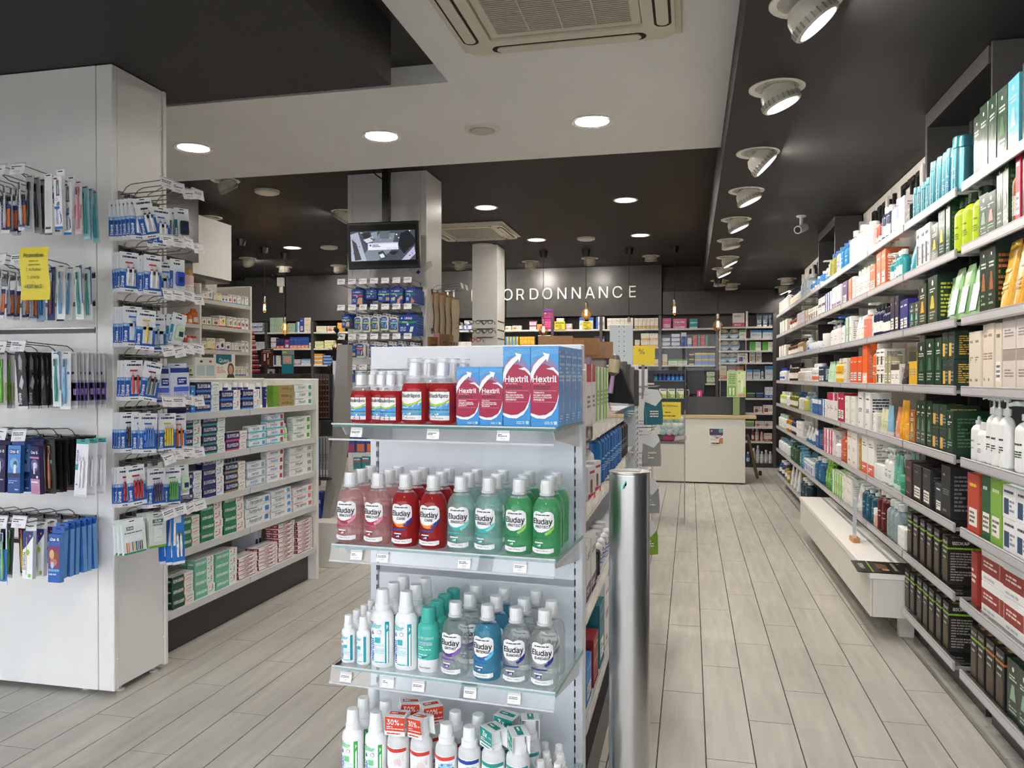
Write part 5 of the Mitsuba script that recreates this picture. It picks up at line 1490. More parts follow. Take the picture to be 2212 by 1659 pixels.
R(5, 2104, 2116, 1, 'bot', .15, '#ececec/#dcdcdc', '#888', 'small white bottle with pump cap')
R(5, 2117, 2163, 3, 'pump', .255, '#efefef/#e6e6e4', '#3a2f38', 'white shampoo bottles with dark triangle', '')
R(5, 2164, 2205, 1, 'pump', .24, '#efefef/#e6e6e4', '#2c4a38', 'wide white shampoo bottle with green arc', '')
# sixth shelf
R(6, 1680, 1696, 4, 'bot', .15, '#e2e8e0/#bfe0cc', '#6aa886', 'white bottles with mint caps')
R(6, 1697, 1707, 2, 'bot', .16, '#b0761c/#5d4a30', '#efe6d2', 'amber bottles', 'label')
R(6, 1708, 1719, 3, 'bot', .16, '#1c2a5c/#1a2448', '#e6e4e0', 'dark navy bottles', 'label')
R(6, 1720, 1732, 4, 'box', .15, '#e6e4e0', '#a9a39c', 'thin white cartons')
R(6, 1733, 1752, 3, 'tube', .13, '#e3e6ea/#4a7fb8', '#3a6fb0', 'white tubes with blue caps', 'band')
R(6, 1753, 1777, 1, 'box', .14, '#2f5fa6', '#eceff4', 'blue cardboard display box', 'top', d=.12)
R(6, 1779, 1801, 4, 'box', .185, '#ece4e6', '#c41f5c', 'white cartons with pink edges', 'half')
R(6, 1802, 1808, 1, 'bot', .13, '#ececec/#efefef', '#bbb', 'small white bottle')
R(6, 1809, 1819, 1, 'pump', .24, '#d8685c/#d05a50', '#f0b8b0', 'coral pump bottle')
R(6, 1820, 1828, 1, 'bot', .2, '#c8642a/#e6b07c', '#f0c8a0', 'orange clear bottle')
R(6, 1829, 1853, 2, 'box', .23, '#ebe8e2', '#d98a6a', 'white cartons with salmon print')
R(6, 1854, 1859, 1, 'box', .2, '#b08a2a', '#e0c880', 'thin gold carton')
R(6, 1860, 1887, 2, 'box', .235, '#eceae6', '#e06a52', 'white cartons with coral band', 'band')
R(6, 1888, 1903, 3, 'jar', .09, '#e6e8e6/#ececea', '#8ab0c8', 'small white jars')
R(6, 1904, 1920, 2, 'pump', .2, '#e8ece8/#ededec', '#6aa0a8', 'white pump bottles with pale print')
R(6, 1921, 1936, 2, 'tube', .18, '#5fae98/#dff0e8', '#e6f4ee', 'mint green tubes')
R(6, 1937, 1953, 1, 'jar', .09, '#1f9a70/#4fae94', '#d9efe4', 'green jar behind clear wrap')
R(6, 1956, 1972, 1, 'box', .18, '#3a2a2c', '#b05a4a', 'brown black carton')
R(6, 1973, 2014, 2, 'box', .175, '#1d1b1d', '#5a5450', 'black gift boxes with clear window', 'label')
R(6, 2020, 2034, 1, 'box', .13, '#1c3038', '#e6eaec', 'dark teal box with white label', 'label')
R(6, 2035, 2055, 1, 'box', .22, '#1a1c1e', '#6a6f72', 'tall black carton with fine print')
R(6, 2092, 2117, 1, 'box', .225, '#b8402a', '#e8c22a', 'tall red carton with yellow label', 'label')
R(6, 2118, 2138, 1, 'box', .23, '#1f5a34', '#e9ece6', 'tall green carton with white label', 'label')
R(6, 2139, 2165, 1, 'box', .235, '#7fae3c', '#d9e8b8', 'tall light green carton', 'label')
R(6, 2166, 2260, 3, 'box', .112, '#e9e9ea', '#2c4a6c', 'white and navy boxes', 'sq', stack=2)
# seventh shelf
R(7, 1680, 1704, 5, 'bot', .14, '#e2e6e4/#6a92a8', '#8aa8b8', 'white bottles with grey blue caps')
R(7, 1705, 1720, 3, 'bot', .17, '#35553a/#2a4030', '#8aa88a', 'dark green bottles')
R(7, 1721, 1736, 2, 'pump', .19, '#5f9ab0/#6aa6bc', '#d6e8ee', 'light teal pump bottles')
R(7, 1737, 1757, 5, 'box', .11, '#e4e8ec', '#2f6ab0', 'white cartons with blue corner', 'sq')
R(7, 1758, 1774, 2, 'bot', .19, '#2a6690/#e2e8ea', '#8ab8d8', 'deep teal bottles with white caps')
R(7, 1775, 1786, 2, 'tube', .2, '#7fbf3a/#6aa82c', '#eaf4da', 'lime green tubes')
R(7, 1787, 1796, 1, 'pump', .2, '#2a6fa8/#7fc23a', '#cfe3f0', 'blue pump bottle with lime head')
R(7, 1797, 1822, 5, 'box', .17, '#e4ecd8', '#7ab82c', 'white and lime cartons', 'half')
R(7, 1823, 1840, 3, 'box', .185, '#e9e8e4', '#b8b4ac', 'white cartons before teal bottles')
R(7, 1841, 1852, 1, 'tube', .19, '#e9eaea/#e6e6e6', '#aab', 'white standing tube')
R(7, 1853, 1884, 3, 'pump', .215, '#17566e/#dfe6e8', '#9ac3d0', 'dark teal pump bottles')
R(7, 1885, 1890, 1, 'jar', .1, '#e4b8a4/#f0eeea', '#fff', 'pale pink jar')
R(7, 1891, 1910, 2, 'bot', .235, '#5a1418/#e6e4e2', '#d8b0b0', 'burgundy bottles with white caps')
R(7, 1911, 1938, 3, 'bot', .2, '#8fa3a4/#e2e6e4', '#5a86a8', 'grey blue clear bottles')
R(7, 1939, 1955, 2, 'box', .1, '#ececec', '#c9c9c9', 'small white cartons before dark boxes')
# lowest shelf
R(8, 1682, 1692, 2, 'bot', .15, '#2a4a7c/#e6e8ea', '#e6e8ea', 'navy bottles at the far end', 'label')
R(8, 1693, 1704, 2, 'bot', .15, '#a8903a/#1c1a18', '#efe9da', 'ochre bottles with black caps', 'label')
R(8, 1705, 1726, 3, 'pouch', .2, '#e4e4e6', '#3a3438', 'white pouches with black print', '', d=.06)
R(8, 1727, 1742, 3, 'bot', .17, '#17384c/#e2e4e6', '#8ab0c0', 'dark teal bottles')


# dark hair colour boxes of the two near units
def dye_box(w, d, h, stripe='#7fb21f'):
    F = [('r', 0, 0.76, 1, 0.80, stripe), ('t', 'BIOKAP', 0.5, 0.86, 0.055, '#cfcabf'), ('l', 0.2, 0.64, 0.8, 0.72, 1, '#b9b4a8'), ('p', [(0.1, 0.05), (0.9, 0.05), (0.9, 0.5), (0.5, 0.58), (0.1, 0.48)], '#4a3e30'), ('l', 0.15, 0.52, 0.7, 0.6, 1, '#a39c8a')]
    S = [('r', 0, 0.76, 1, 0.80, stripe), ('t', 'BIOKAP', 0.5, 0.86, 0.065, '#d8d4ca'), ('l', 0.1, 0.08, 0.9, 0.7, 11, '#8d877c')]
    return [('', carton(w, d, h, '#1e1a17', F, S, (), [('l', 0.1, 0.2, 0.9, 0.8, 2, '#6a6048'), ('r', 0.55, 0.2, 0.9, 0.5, '#8a6a34')], 5).ply('m_paper'))]


def dyes(row, u0, u1, n, h, desc, depth=2, stripe='#7fb21f', d=.1):
    ya, yb = ry(u0), ry(u1)
    p = (ya - yb) / n
    for q in range(depth):
        line(n, lambda i: xf(XS + 0.025 + d / 2 + q * (d + 0.004), yb + p * (i + 0.5), RZ[row - 1] - 0.0015, rz=-90), 'dye' + stripe, min(p * 0.96, 0.075), d, h, '', '', desc, ('front' if q == 0 else 'rear') + f' row, {ORD[row]} right shelf down', noun=('hair_dye_box', 'box'), part_fn=lambda w, dd, hh: dye_box(w, dd, hh, stripe), jit=0.3)


dyes(7, 1957, 2031, 5, .205, 'dark brown dye boxes')
dyes(7, 2033, 2050, 1, .195, 'dark hair dye box at the shelf end')
dyes(8, 1953, 1975, 2, .19, 'dark dye boxes beside the bench')
dyes(8, 1979, 2050, 5, .2, 'dark dye boxes with green stripe')
dyes(8, 2096, 2125, 2, .195, 'dark dye boxes at the corner', 1)
dyes(8, 2128, 2172, 2, .2, 'dark dye boxes with orange stripe', 1, '#c96a1c')
R(8, 2176, 2260, 3, 'box', .2, '#1c3026', '#8aa890', 'dark green hair dye boxes', 'seal')


def red_box(w, d, h):
    F = [('r', 0, 0.28, 1, 0.78, '#8f2a26'), ('l', 0.1, 0.45, 0.7, 0.68, 2, '#e6c8c4'), ('r', 0.8, 0.28, 0.86, 0.78, '#b9645c'), ('l', 0.1, 0.05, 0.6, 0.2, 1, '#bbb')]
    return [('', carton(w, d, h, '#e9e8e6', F, [('l', 0.1, 0.2, 0.9, 0.8, 4, '#c9a9a4')], (), [('l', 0.1, 0.2, 0.9, 0.8, 3, '#b9b4b0')], 3).ply('m_paper'))]


for s in range(2):
    for q in range(2):
        line(2, lambda i: xf(XS + 0.10 + 0.15 * q, ry(2190) + 0.105 + 0.215 * (i - 0.5), RZ[6] - 0.0015 + s * 0.118, rz=-90), 'redbox', .205, .14, .116, '', '', 'white cartons with red band', f'{"upper" if s else "lower"} {"rear" if q else "front"} pair, seventh right shelf down', noun=('treatment_carton', 'carton'), part_fn=red_box, jit=0.3)
put('treatment_carton', [('', carton(.06, .2, .2, '#9a2c28', [('l', 0.1, 0.4, 0.9, 0.7, 3, '#e6c8c4')], [('l', 0.1, 0.3, 0.9, 0.8, 4, '#e0bcb8')], seed=2).ply('m_paper'))], 'dark red carton standing left of the white and red cartons', 'carton', xf(XS + 0.13, ry(2100), RZ[6] - 0.0015, rz=-90))

# things on the bench
bp_ = P(1846, 1170, z=BZ1)
put('bench_sign', [('block', MB().box(-0.045, 0.045, -0.02, 0.02, 0.0, 0.03, '#b98a55', 0.002).ply('m_paper')), ('card', MB().box(-0.04, 0.04, -0.001, 0.001, 0.025, 0.27, '#c9cdd6').box(-0.036, 0.036, -0.0016, 0.0016, 0.05, 0.26, '#aeb6c6').ply('m_gloss'))],
    'clear card holder in a small wooden block on the white bench', 'sign holder', xf(bp_[0], bp_[1], BZ1, rz=-86))
pn = MB().box(-0.15, 0.15, -0.21, 0.21, 0, 0.004, '#1c1714')
print_flat(pn, [('r', 0.0, 0.8, 1, 0.82, '#8aa81f'), ('r', 0, 0.2, 1, 0.22, '#8aa81f'), ('t', 'BIOKAP', 0.5, 0.07, 0.06, '#cfcabf'), ('l', 0.15, 0.5, 0.85, 0.66, 2, '#8a8478'), ('p', [(0.2, 0.3), (0.7, 0.3), (0.6, 0.45), (0.3, 0.45)], '#6a4a38'), ('e', 0.75, 0.4, 0.1, 0.05, '#c08060')], (-0.15, -0.21, 0.004), (1, 0, 0), (0, 1, 0), 0.30, 0.42, 4)
put('colour_chart', [('', pn.ply('m_gloss'))], 'black hair colour chart lying over the near end of the white bench', 'chart', xf(BX0 + 0.125, BY0 + 0.12, BZ1 + 0.001, rz=-93) @ xf(s=(0.85, 0.85, 1)))
put('colour_chart', [('', boxes((-0.12, 0.12, -0.18, 0.18, 0, 0.004, '#16120f')).ply('m_gloss'))], 'second black chart under the hair colour chart', 'chart', xf(BX0 + 0.118, BY0 + 0.105, BZ1 - 0.0042 + 0.0005 + 0.004 - 0.0002, rz=-90) @ xf(s=(0.9, 0.9, 0.12)))
# ------------------------------------------------------------------ bottles and boxes of the front end shelf
ECI = np.linalg.inv(EC)


def GL(u, ly):
    """x along the end shelf (its own frame) of what is seen at column u, ly behind its front."""
    d = FW + RT * (u - CX) / FOC
    o, dl = ECI[:3, :3] @ O + ECI[:3, 3], ECI[:3, :3] @ d
    return (o + dl * ((ly - o[1]) / dl[1]))[0]


def E_(u, ly, z, rz=0.0):
    return EC @ xf(GL(u, ly), ly, z + 0.0008, rz=rz)


SHIELD = [(0.03, 0.93), (0.14, 0.985), (0.3, 1.0), (0.42, 0.98), (0.5, 0.955), (0.58, 0.98), (0.7, 1.0), (0.86, 0.985), (0.97, 0.93), (1.0, 0.78), (0.98, 0.62), (0.86, 0.5), (0.68, 0.43), (0.5, 0.41), (0.32, 0.43), (0.14, 0.5), (0.02, 0.62), (0.0, 0.78)]
SW1 = [(0.0, 0.66), (0.1, 0.56), (0.3, 0.495), (0.5, 0.495), (0.72, 0.54), (0.98, 0.66), (0.99, 0.60), (0.86, 0.5), (0.68, 0.43), (0.5, 0.41), (0.32, 0.43), (0.14, 0.5), (0.02, 0.6)]
SW2 = [(0.72, 0.545), (0.98, 0.665), (1.0, 0.72), (0.99, 0.58), (0.86, 0.49), (0.68, 0.425), (0.6, 0.46)]
FOOT = [(0.04, 0.13), (0.5, 0.10), (0.96, 0.13), (0.96, 0.03), (0.8, 0.0), (0.2, 0.0), (0.04, 0.03)]
ELU_R, ELU_H = 0.0335, 0.175


def eluday(sub, c1, c2, liq, cbar, icon):
    r = ELU_R
    low = MB().lathe([(0.0, 0.003), (r * 0.7, 0.0015), (r * 0.9, 0.001), (r, 0.010), (r, 0.03)], '#fff', 24, sharp=50)
    z = 0.03
    prof = [(r, 0.03)]
    for k in range(4):      # faint grip ribs
        prof += [(r * 0.985, z + 0.004), (r, z + 0.009)]
        z += 0.009
    prof += [(r, 0.098), (r * 0.985, 0.106), (r * 0.93, 0.115), (r * 0.80, 0.125), (r * 0.64, 0.1315)]
    liqm = MB().lathe([(0.0, 0.003), (r * 0.7, 0.0015), (r * 0.9, 0.001), (r, 0.010)] + prof, '#fff', 24, sharp=60)
    top = MB().lathe([(r * 0.63, 0.132), (r * 0.55, 0.1345), (r * 0.46, 0.137), (r * 0.44, 0.142)], '#fff', 24, sharp=60)
    lab = MB()
    ops = [('p', SHIELD, '#f1f1f2'), ('p', SW1, c1), ('p', SW2, c2), ('l', 0.2, 0.885, 0.8, 0.935, 1, '#444'), ('t', 'Eluday', 0.5, 0.70, 0.125, '#101014', 'c', True, 0, 0.84), ('t', sub, 0.52, 0.60, 0.062, '#17171b', 'c', True, 0.2, 0.62),
           ('r', 0.02, 0.335, 0.72, 0.375, cbar), ('l', 0.05, 0.28, 0.7, 0.33, 1, cbar), ('r', 0.2, 0.235, 0.55, 0.265, '#eee'), ('r', 0.28, 0.15, 0.5, 0.225, icon), ('r', 0.32, 0.165, 0.355, 0.185, '#fff'), ('r', 0.375, 0.165, 0.41, 0.2, '#fff'), ('r', 0.43, 0.165, 0.465, 0.215, '#fff'),
           ('p', FOOT, '#eeeeef'), ('t', 'Pierre Fabre', 0.5, 0.045, 0.035, '#33333a', 'c', False, 0, 0.6)]
    print_round(lab, ops, r, 1.0, 0.058, 0.096, 0.010, 1)
    cap = MB().lathe([(0.0148, 0.1425), (0.0152, 0.169), (0.0145, 0.1735), (0.0, 0.1738)], '#f0f0ee', 20)
    for k in range(20):
        a = k * math.pi / 10
        cap.box(-0.0006, 0.0006, 0.0150, 0.0156, 0.144, 0.166, '#e2e2e0')
        for q in range(-6, 0):
            cap.v[q] = cap.v[q] @ xf(rz=math.degrees(a))[:3, :3].T
    cup = MB().lathe([(0.0172, 0.139), (0.0176, 0.143), (0.0178, 0.171), (0.0170, 0.175)], '#fff', 20)
    col = MB().lathe([(0.0168, 0.1385), (0.0182, 0.1395), (0.0182, 0.144), (0.0165, 0.1445)], '#cdd0d1', 20)
    return [('', liqm.ply(liq)), ('shoulder', top.ply('m_clear')), ('label', lab.ply('m_paper')), ('cap', cap.ply('m_plastic')), ('dosing_cup', cup.ply('m_clear')), ('collar', col.ply('m_gloss'))]


ELU = {'gen': (('GENCIVES', '#b0124c', '#e08fa8', 'm_pink', '#c2356a', '#b0124c'), 'pink'), 'care': (('CARE', '#ef8a1d', '#203a8c', 'm_red', '#2b3f95', '#1f2f7e'), 'red'),
       'sens': (('SENSIBILITE', '#19b0ad', '#7fd4d0', 'm_mint', '#20b0ac', '#12a09c'), 'mint'), 'prot': (('PROTECT', '#0f7a47', '#8fcf5a', 'm_green', '#0f7a47', '#128a70'), 'green'),
       'orth': (('ORTHO', '#5b2f91', '#8a6ab4', 'm_water', '#7a4fae', '#4b2384'), 'clear purple label'), 'int': (('INTENSE', '#1b5ca6', '#5fc0ea', 'm_blue', '#1f6cb8', '#16489a'), 'blue'),
       'bla': (('BLANCHEUR', '#9b9ba3', '#1f2d84', 'm_water', '#28357e', '#1c2570'), 'clear silver label')}
ELP = {k: eluday(*v[0]) for k, v in ELU.items()}
PLC = ['front row', 'middle row', 'back row']


def mouth(kind, u, row, ly, z, label):
    put('mouthwash_bottle', ELP[kind], label, 'bottle', E_(u, ly, z, rnd.uniform(-7, 7)), f'{ELU[kind][1]} mouthwash bottles')


U2 = [[757, 817, 876, 936, 996, 1056, 1122, 1182], [781, 840, 897, 954, 1012, 1073, 1130, 1189], [801, 860, 915, 970, 1029, 1086, 1143, 1201]]
K2 = ['gen', 'gen', 'care', 'care', 'sens', 'sens', 'prot', 'prot']
for q in range(3):
    for i, (u, k) in enumerate(zip(U2[q], K2)):
        mouth(k, u, q, (-0.262, -0.185, -0.108)[q], EZ[1], f'{ELU[k][1]} mouthwash bottle, {["left", "right"][i % 2]} of its colour, {PLC[q]} on second glass shelf')
for u, k, q, lb in [(984, 'orth', 0, 'front row beside the teal bottle'), (1053, 'int', 0, 'front row, only blue one there'), (1115, 'bla', 0, 'front row, left of two'), (1177, 'bla', 0, 'front row, rightmost'),
                    (1015, 'orth', 1, 'middle row'), (1072, 'int', 1, 'middle row'), (1132, 'bla', 1, 'middle row, left'), (1192, 'bla', 1, 'middle row, right'),
                    (1028, 'orth', 2, 'back row'), (1090, 'int', 2, 'back row'), (1159, 'bla', 2, 'back row')]:
    mouth(k, u, q, (-0.262, -0.185, -0.108)[q], EZ[2], f'{ELU[k][1]} mouthwash bottle, {lb} of third glass shelf')


def eludril(s):
    r, h = 0.031 * s, 0.118 * s
    liq = MB().lathe([(0.0, 0.002), (r * 0.8, 0.001), (r, 0.007 * s), (r, h * 0.62), (r * 0.97, h * 0.68), (r * 0.85, h * 0.755)], '#fff', 24, 0.8, sharp=60)
    top = MB().lathe([(r * 0.84, h * 0.758), (r * 0.6, h * 0.83), (r * 0.42, h * 0.86), (r * 0.42, h * 0.90)], '#fff', 24, 0.8, sharp=60)
    lab = MB()
    ops = [('r', 0, 0, 1, 1, '#f2f2f2'), ('r', 0, 0.16, 1, 0.62, '#4f9fd8'), ('p', [(0, 0.72), (0.15, 0.60), (0.4, 0.56), (0.7, 0.62), (1, 0.76), (1, 0.69), (0.75, 0.56), (0.4, 0.48), (0.12, 0.52), (0, 0.62)], '#b3cf2c'),
           ('p', [(0, 0.71), (0.15, 0.60), (0.4, 0.56), (0.7, 0.62), (1, 0.75), (1, 0.78), (0, 0.78)], '#f2f2f2'), ('t', 'Eludrilpro', 0.5, 0.80, 0.12, '#16161a', 'c', True, 0, 0.92), ('l', 0.1, 0.40, 0.9, 0.48, 1, '#dbe9f6'), ('l', 0.05, 0.34, 0.95, 0.40, 1, '#1f5fa0'),
           ('r', 0, 0.285, 1, 0.30, '#b3cf2c'), ('e', 0.5, 0.22, 0.05, 0.04, '#dcecf8'), ('t', 'Pierre Fabre', 0.5, 0.05, 0.05, '#2a2a30', 'c', False, 0, 0.6)]
    print_round(lab, ops, r, 0.8, 0.052 * s, h * 0.52, h * 0.08, 2)
    neck = MB().lathe([(r * 0.44, h * 0.9), (r * 0.46, h * 1.13), (r * 0.3, h * 1.15)], '#e6e8e8', 18)
    cup = MB().lathe([(r * 0.64, h * 0.84), (r * 0.60, h * 1.0), (r * 0.52, h * 1.22), (r * 0.46, h * 1.225), (0, h * 1.225)], '#fff', 20, sharp=50)
    lines = MB().lathe([(r * 0.648, h * 0.84), (r * 0.655, h * 0.848), (r * 0.648, h * 0.855)], '#d9dcde', 20).lathe([(r * 0.525, h * 1.215), (r * 0.53, h * 1.222), (r * 0.5, h * 1.228)], '#dfe2e4', 20)
    return [('', liq.ply('m_red')), ('shoulder', top.ply('m_clear')), ('label', lab.ply('m_paper')), ('screw_cap', neck.ply('m_plastic')), ('dosing_cup', cup.ply('m_clear')), ('dosing_cup__rim', lines.ply('m_gloss'))]


ES, EB = eludril(0.90), eludril(1.12)
for u, ly, w_, lb in [(780, -0.255, ES, 'small red mouthwash bottle at the left end of the top glass shelf'), (824, -0.235, ES, 'small red mouthwash bottle, second from the left on top shelf'), (845, -0.262, ES, 'small red mouthwash bottle in front, third from the left on top shelf'),
                      (806, -0.16, ES, 'small red mouthwash bottle in the rear, leftmost on top shelf'), (866, -0.18, ES, 'small red mouthwash bottle in the rear beside a big red bottle'),
                      (897, -0.258, EB, 'big red mouthwash bottle, left of two on top glass shelf'), (957, -0.258, EB, 'big red mouthwash bottle next to the small blue cartons'),
                      (926, -0.17, EB, 'big red mouthwash bottle in the rear, left one'), (979, -0.17, EB, 'big red mouthwash bottle in the rear, middle one'), (1001, -0.11, EB, 'big red mouthwash bottle in the rear, right one')]:
    put('rinse_bottle', w_, lb, 'bottle', E_(u, ly, EZ[0], rnd.uniform(-4, 4)))


def hextril(w, h, d):
    F = [('p', [(0, 0.72), (0.3, 0.95), (1, 0.98), (1, 1), (0, 1)], '#4a9edc'), ('e', 0.45, 0.50, 0.62, 0.37, '#8f7aa8')]
    F += [('p', [(0.0, 0.86 + 0.02 * k), (0.4, 0.90 + 0.018 * k), (1.0, 0.91 + 0.015 * k), (1.0, 0.914 + 0.015 * k), (0.4, 0.905 + 0.018 * k), (0.0, 0.866 + 0.02 * k)], '#8cc6ee') for k in range(4)]
    blob = [(0.0, 0.60), (0.12, 0.70), (0.28, 0.76), (0.5, 0.78), (0.72, 0.74), (0.9, 0.68), (1.0, 0.6), (1.0, 0.42), (0.94, 0.3), (0.8, 0.2), (0.55, 0.14), (0.3, 0.13), (0.0, 0.16)]
    F += [('p', blob, '#a8123f'), ('p', [(0.0, 0.66), (0.1, 0.76), (0.3, 0.84), (0.48, 0.88), (0.44, 0.92), (0.68, 0.90), (0.60, 0.80), (0.56, 0.84), (0.38, 0.78), (0.2, 0.70), (0.05, 0.60), (0.0, 0.54)], '#f2f2f4'),
          ('p', [(0.55, 0.72), (0.8, 0.74), (1.0, 0.67), (1.0, 0.63), (0.8, 0.70)], '#f2f2f4'), ('p', [(0.0, 0.17), (0.3, 0.14), (0.55, 0.15), (0.8, 0.21), (0.94, 0.31), (1.0, 0.42), (1.0, 0.36), (0.92, 0.24), (0.75, 0.15), (0.5, 0.10), (0.2, 0.105), (0.0, 0.14)], '#f2f2f4'),
          ('t', 'Hextril', 0.5, 0.555, 0.075, '#ffffff', 'c', True, 0, 0.86), ('l', 0.1, 0.525, 0.6, 0.545, 1, '#d99aae'), ('l', 0.1, 0.47, 0.7, 0.51, 2, '#5c0a22'), ('r', 0.1, 0.445, 0.92, 0.448, '#e6c0cc'),
          ('t', 'Traitement', 0.1, 0.415, 0.02, '#fff', 'l', True, 0, 0.4), ('t', 'des maux de bouche :', 0.1, 0.385, 0.02, '#fff', 'l', True, 0, 0.66), ('t', 'APHTES et GENCIVES', 0.1, 0.355, 0.02, '#fff', 'l', True, 0, 0.66), ('t', 'SENSIBLES', 0.1, 0.325, 0.02, '#fff', 'l', True, 0, 0.4), ('r', 0.1, 0.305, 0.92, 0.308, '#e6c0cc'),
          ('l', 0.5, 0.03, 0.8, 0.07, 2, '#bfe0f6'), ('r', 0.84, 0.03, 0.95, 0.07, '#bfe0f6')]
    S = [('l', 0.1, 0.55, 0.9, 0.95, 8, '#a9d3f2'), ('p', [(0.7, 0.15), (0.85, 0.35), (0.85, 0.5), (0.7, 0.68), (0.76, 0.4)], '#f2f2f4'), ('p', [(0.78, 0.25), (0.85, 0.35), (0.85, 0.5), (0.78, 0.6)], '#a8123f'), ('l', 0.1, 0.05, 0.6, 0.15, 3, '#a9d3f2')]
    return [('', carton(w, d, h, '#3d97da', F, S, (), [('l', 0.1, 0.3, 0.9, 0.7, 1, '#cfe6f6')], 3).ply('m_gloss'))]


HS, HL = hextril(0.0575, 0.139, 0.05), hextril(0.0665, 0.186, 0.062)
hx = [GL(986, -0.29), GL(1086, -0.29)]
for i in range(2):
    put('mouthwash_carton', HS, f'small blue and magenta mouthwash carton, {["left", "right"][i]} one on top glass shelf', 'carton', EC @ xf(hx[0] + 0.029 + i * 0.058, -0.265, EZ[0] + 0.0008))
for i in range(2):
    put('mouthwash_carton', HL, f'large blue and magenta mouthwash carton, {["left", "right"][i]} one in the front row', 'carton', EC @ xf(hx[1] + 0.034 + i * 0.0672, -0.258, EZ[0] + 0.0008))
    for q in range(1, 4):
        put('mouthwash_carton', HL, f'large blue mouthwash carton, {["first", "second", "third"][q - 1]} behind the {["left", "right"][i]} front one', 'carton', EC @ xf(hx[1] + 0.034 + i * 0.0672, -0.258 + q * 0.0638, EZ[0] + 0.0008))


def meridol(s, bar, c2, side):
    r = 0.0285 * s
    h = 0.19 * s
    b = MB().lathe([(r * 0.9, 0), (r * 0.98, 0.002), (r, 0.008), (r, h * 0.62), (r * 0.97, h * 0.67), (r * 0.75, h * 0.715), (r * 0.60, h * 0.73), (r * 0.60, h * 0.80)], '#eef0f1', 24, 0.82, sharp=50)
    ops = [('r', 0.0, 0.0, 1, 1, '#eff3f4'), ('r', 0.74, 0.02, 0.93, 1, bar), ('u', 'meridol', 0.24, 0.06, 0.20, '#1f62c4', 0.6), ('p', [(0.08, 0.70), (0.16, 0.79), (0.24, 0.70), (0.16, 0.68)], '#1f62c4'), ('p', [(0.12, 0.70), (0.16, 0.745), (0.20, 0.70)], '#e8593a' if s == 1 else '#2fa67a'),
           ('r', 0.3, 0.5, 0.54, 0.63, c2), ('o', 0.5, 0.76, 0.085, '#5a6a74'), ('o', 0.5, 0.76, 0.07, '#f2f5f6'), ('l', 0.06, 0.84, 0.6, 0.96, 4, c2), ('l', 0.3, 0.25, 0.7, 0.47, 5, '#b5dfe6'), ('l', 0.3, 0.03, 0.7, 0.07, 1, c2), ('r', 0.03, 0.965, 0.22, 0.985, '#b3262e')]
    if s < 0.8:
        ops = [o for o in ops if o[0] != 'o']
    print_round(b, ops, r, 0.82, r * 2.05, h * 0.55, h * 0.05, 2)
    cap = MB().lathe([(r * 0.66, h * 0.735), (r * 0.66, h * 0.80), (r * 0.60, h * 0.805), (r * 0.53, h * 0.99), (r * 0.48, h), (0, h)], '#f0f1f1', 20)
    return [('', b.ply('m_plastic')), ('cap', cap.ply('m_plastic'))]


ML, MS, MG = meridol(1.0, '#1aa2ae', '#2fb5bf', 1), meridol(0.62, '#1aa2ae', '#2fb5bf', 1), meridol(0.97, '#2fb04a', '#6fd08a', 1)
for q, (u, ly, m_, lb) in enumerate([(752, -0.27, MS, 'small white and teal rinse bottle, leftmost in front'), (784, -0.27, MS, 'small white and teal rinse bottle, second in front'), (770, -0.225, MS, 'small white and teal rinse bottle, second row left'), (799, -0.225, MS, 'small white and teal rinse bottle, second row right'),
                                     (786, -0.18, MS, 'small white and teal rinse bottle, third row left'), (812, -0.18, MS, 'small white and teal rinse bottle, third row right'), (801, -0.135, MS, 'small white and teal rinse bottle, back row'),
                                     (826, -0.265, ML, 'tall white rinse bottle with teal bar, left of two in front'), (877, -0.265, ML, 'tall white rinse bottle with teal bar beside the teal bottle'), (850, -0.20, ML, 'tall white rinse bottle, second row left'), (898, -0.20, ML, 'tall white rinse bottle, second row right'),
                                     (871, -0.135, ML, 'tall white rinse bottle, back row left'), (918, -0.135, ML, 'tall white rinse bottle, back row right')]):
    put('dental_rinse_bottle', m_, lb + ' of third glass shelf', 'bottle', E_(u, ly, EZ[2], rnd.uniform(-6, 10)))


def arthro():
    r, h = 0.0265, 0.155
    t = '#3fb5a6'
    b = MB().lathe([(r * 0.9, 0), (r, 0.006), (r, h * 0.20)], '#eceef0', 24, 0.85).lathe([(r, h * 0.2), (r, h * 0.66), (r * 0.93, h * 0.72), (r * 0.7, h * 0.76), (r * 0.64, h * 0.78)], t, 24, 0.85, sharp=60)
    print_round(b, [('t', 'Arthrodont', 0.5, 0.78, 0.085, '#d9f1ec', 'c', False, 0, 0.9), ('r', 0.1, 0.64, 0.85, 0.71, '#cfe3ee'), ('t', 'BAIN DE BOUCHE', 0.47, 0.655, 0.04, '#2a5f9a', 'c', True, 0, 0.7), ('l', 0.1, 0.5, 0.8, 0.6, 2, '#bfe8e0'), ('l', 0.1, 0.22, 0.6, 0.42, 3, '#bfe8e0'), ('p', [(0.3, 0.32), (0.6, 0.36), (0.9, 0.46), (0.6, 0.34), (0.35, 0.28)], '#2a6f9a'), ('t', 'Pierre Fabre', 0.45, 0.03, 0.05, '#333', 'c', False, 0, 0.6)], r, 0.85, 0.048, h * 0.6, h * 0.05, 2)
    c = MB().lathe([(r * 0.66, h * 0.765), (r * 0.64, h * 0.985), (r * 0.58, h), (r * 0.5, h), (r * 0.5, h * 0.992), (0, h * 0.992)], t, 22)
    return [('', b.ply('m_plastic')), ('cap', c.ply('m_plastic'))]


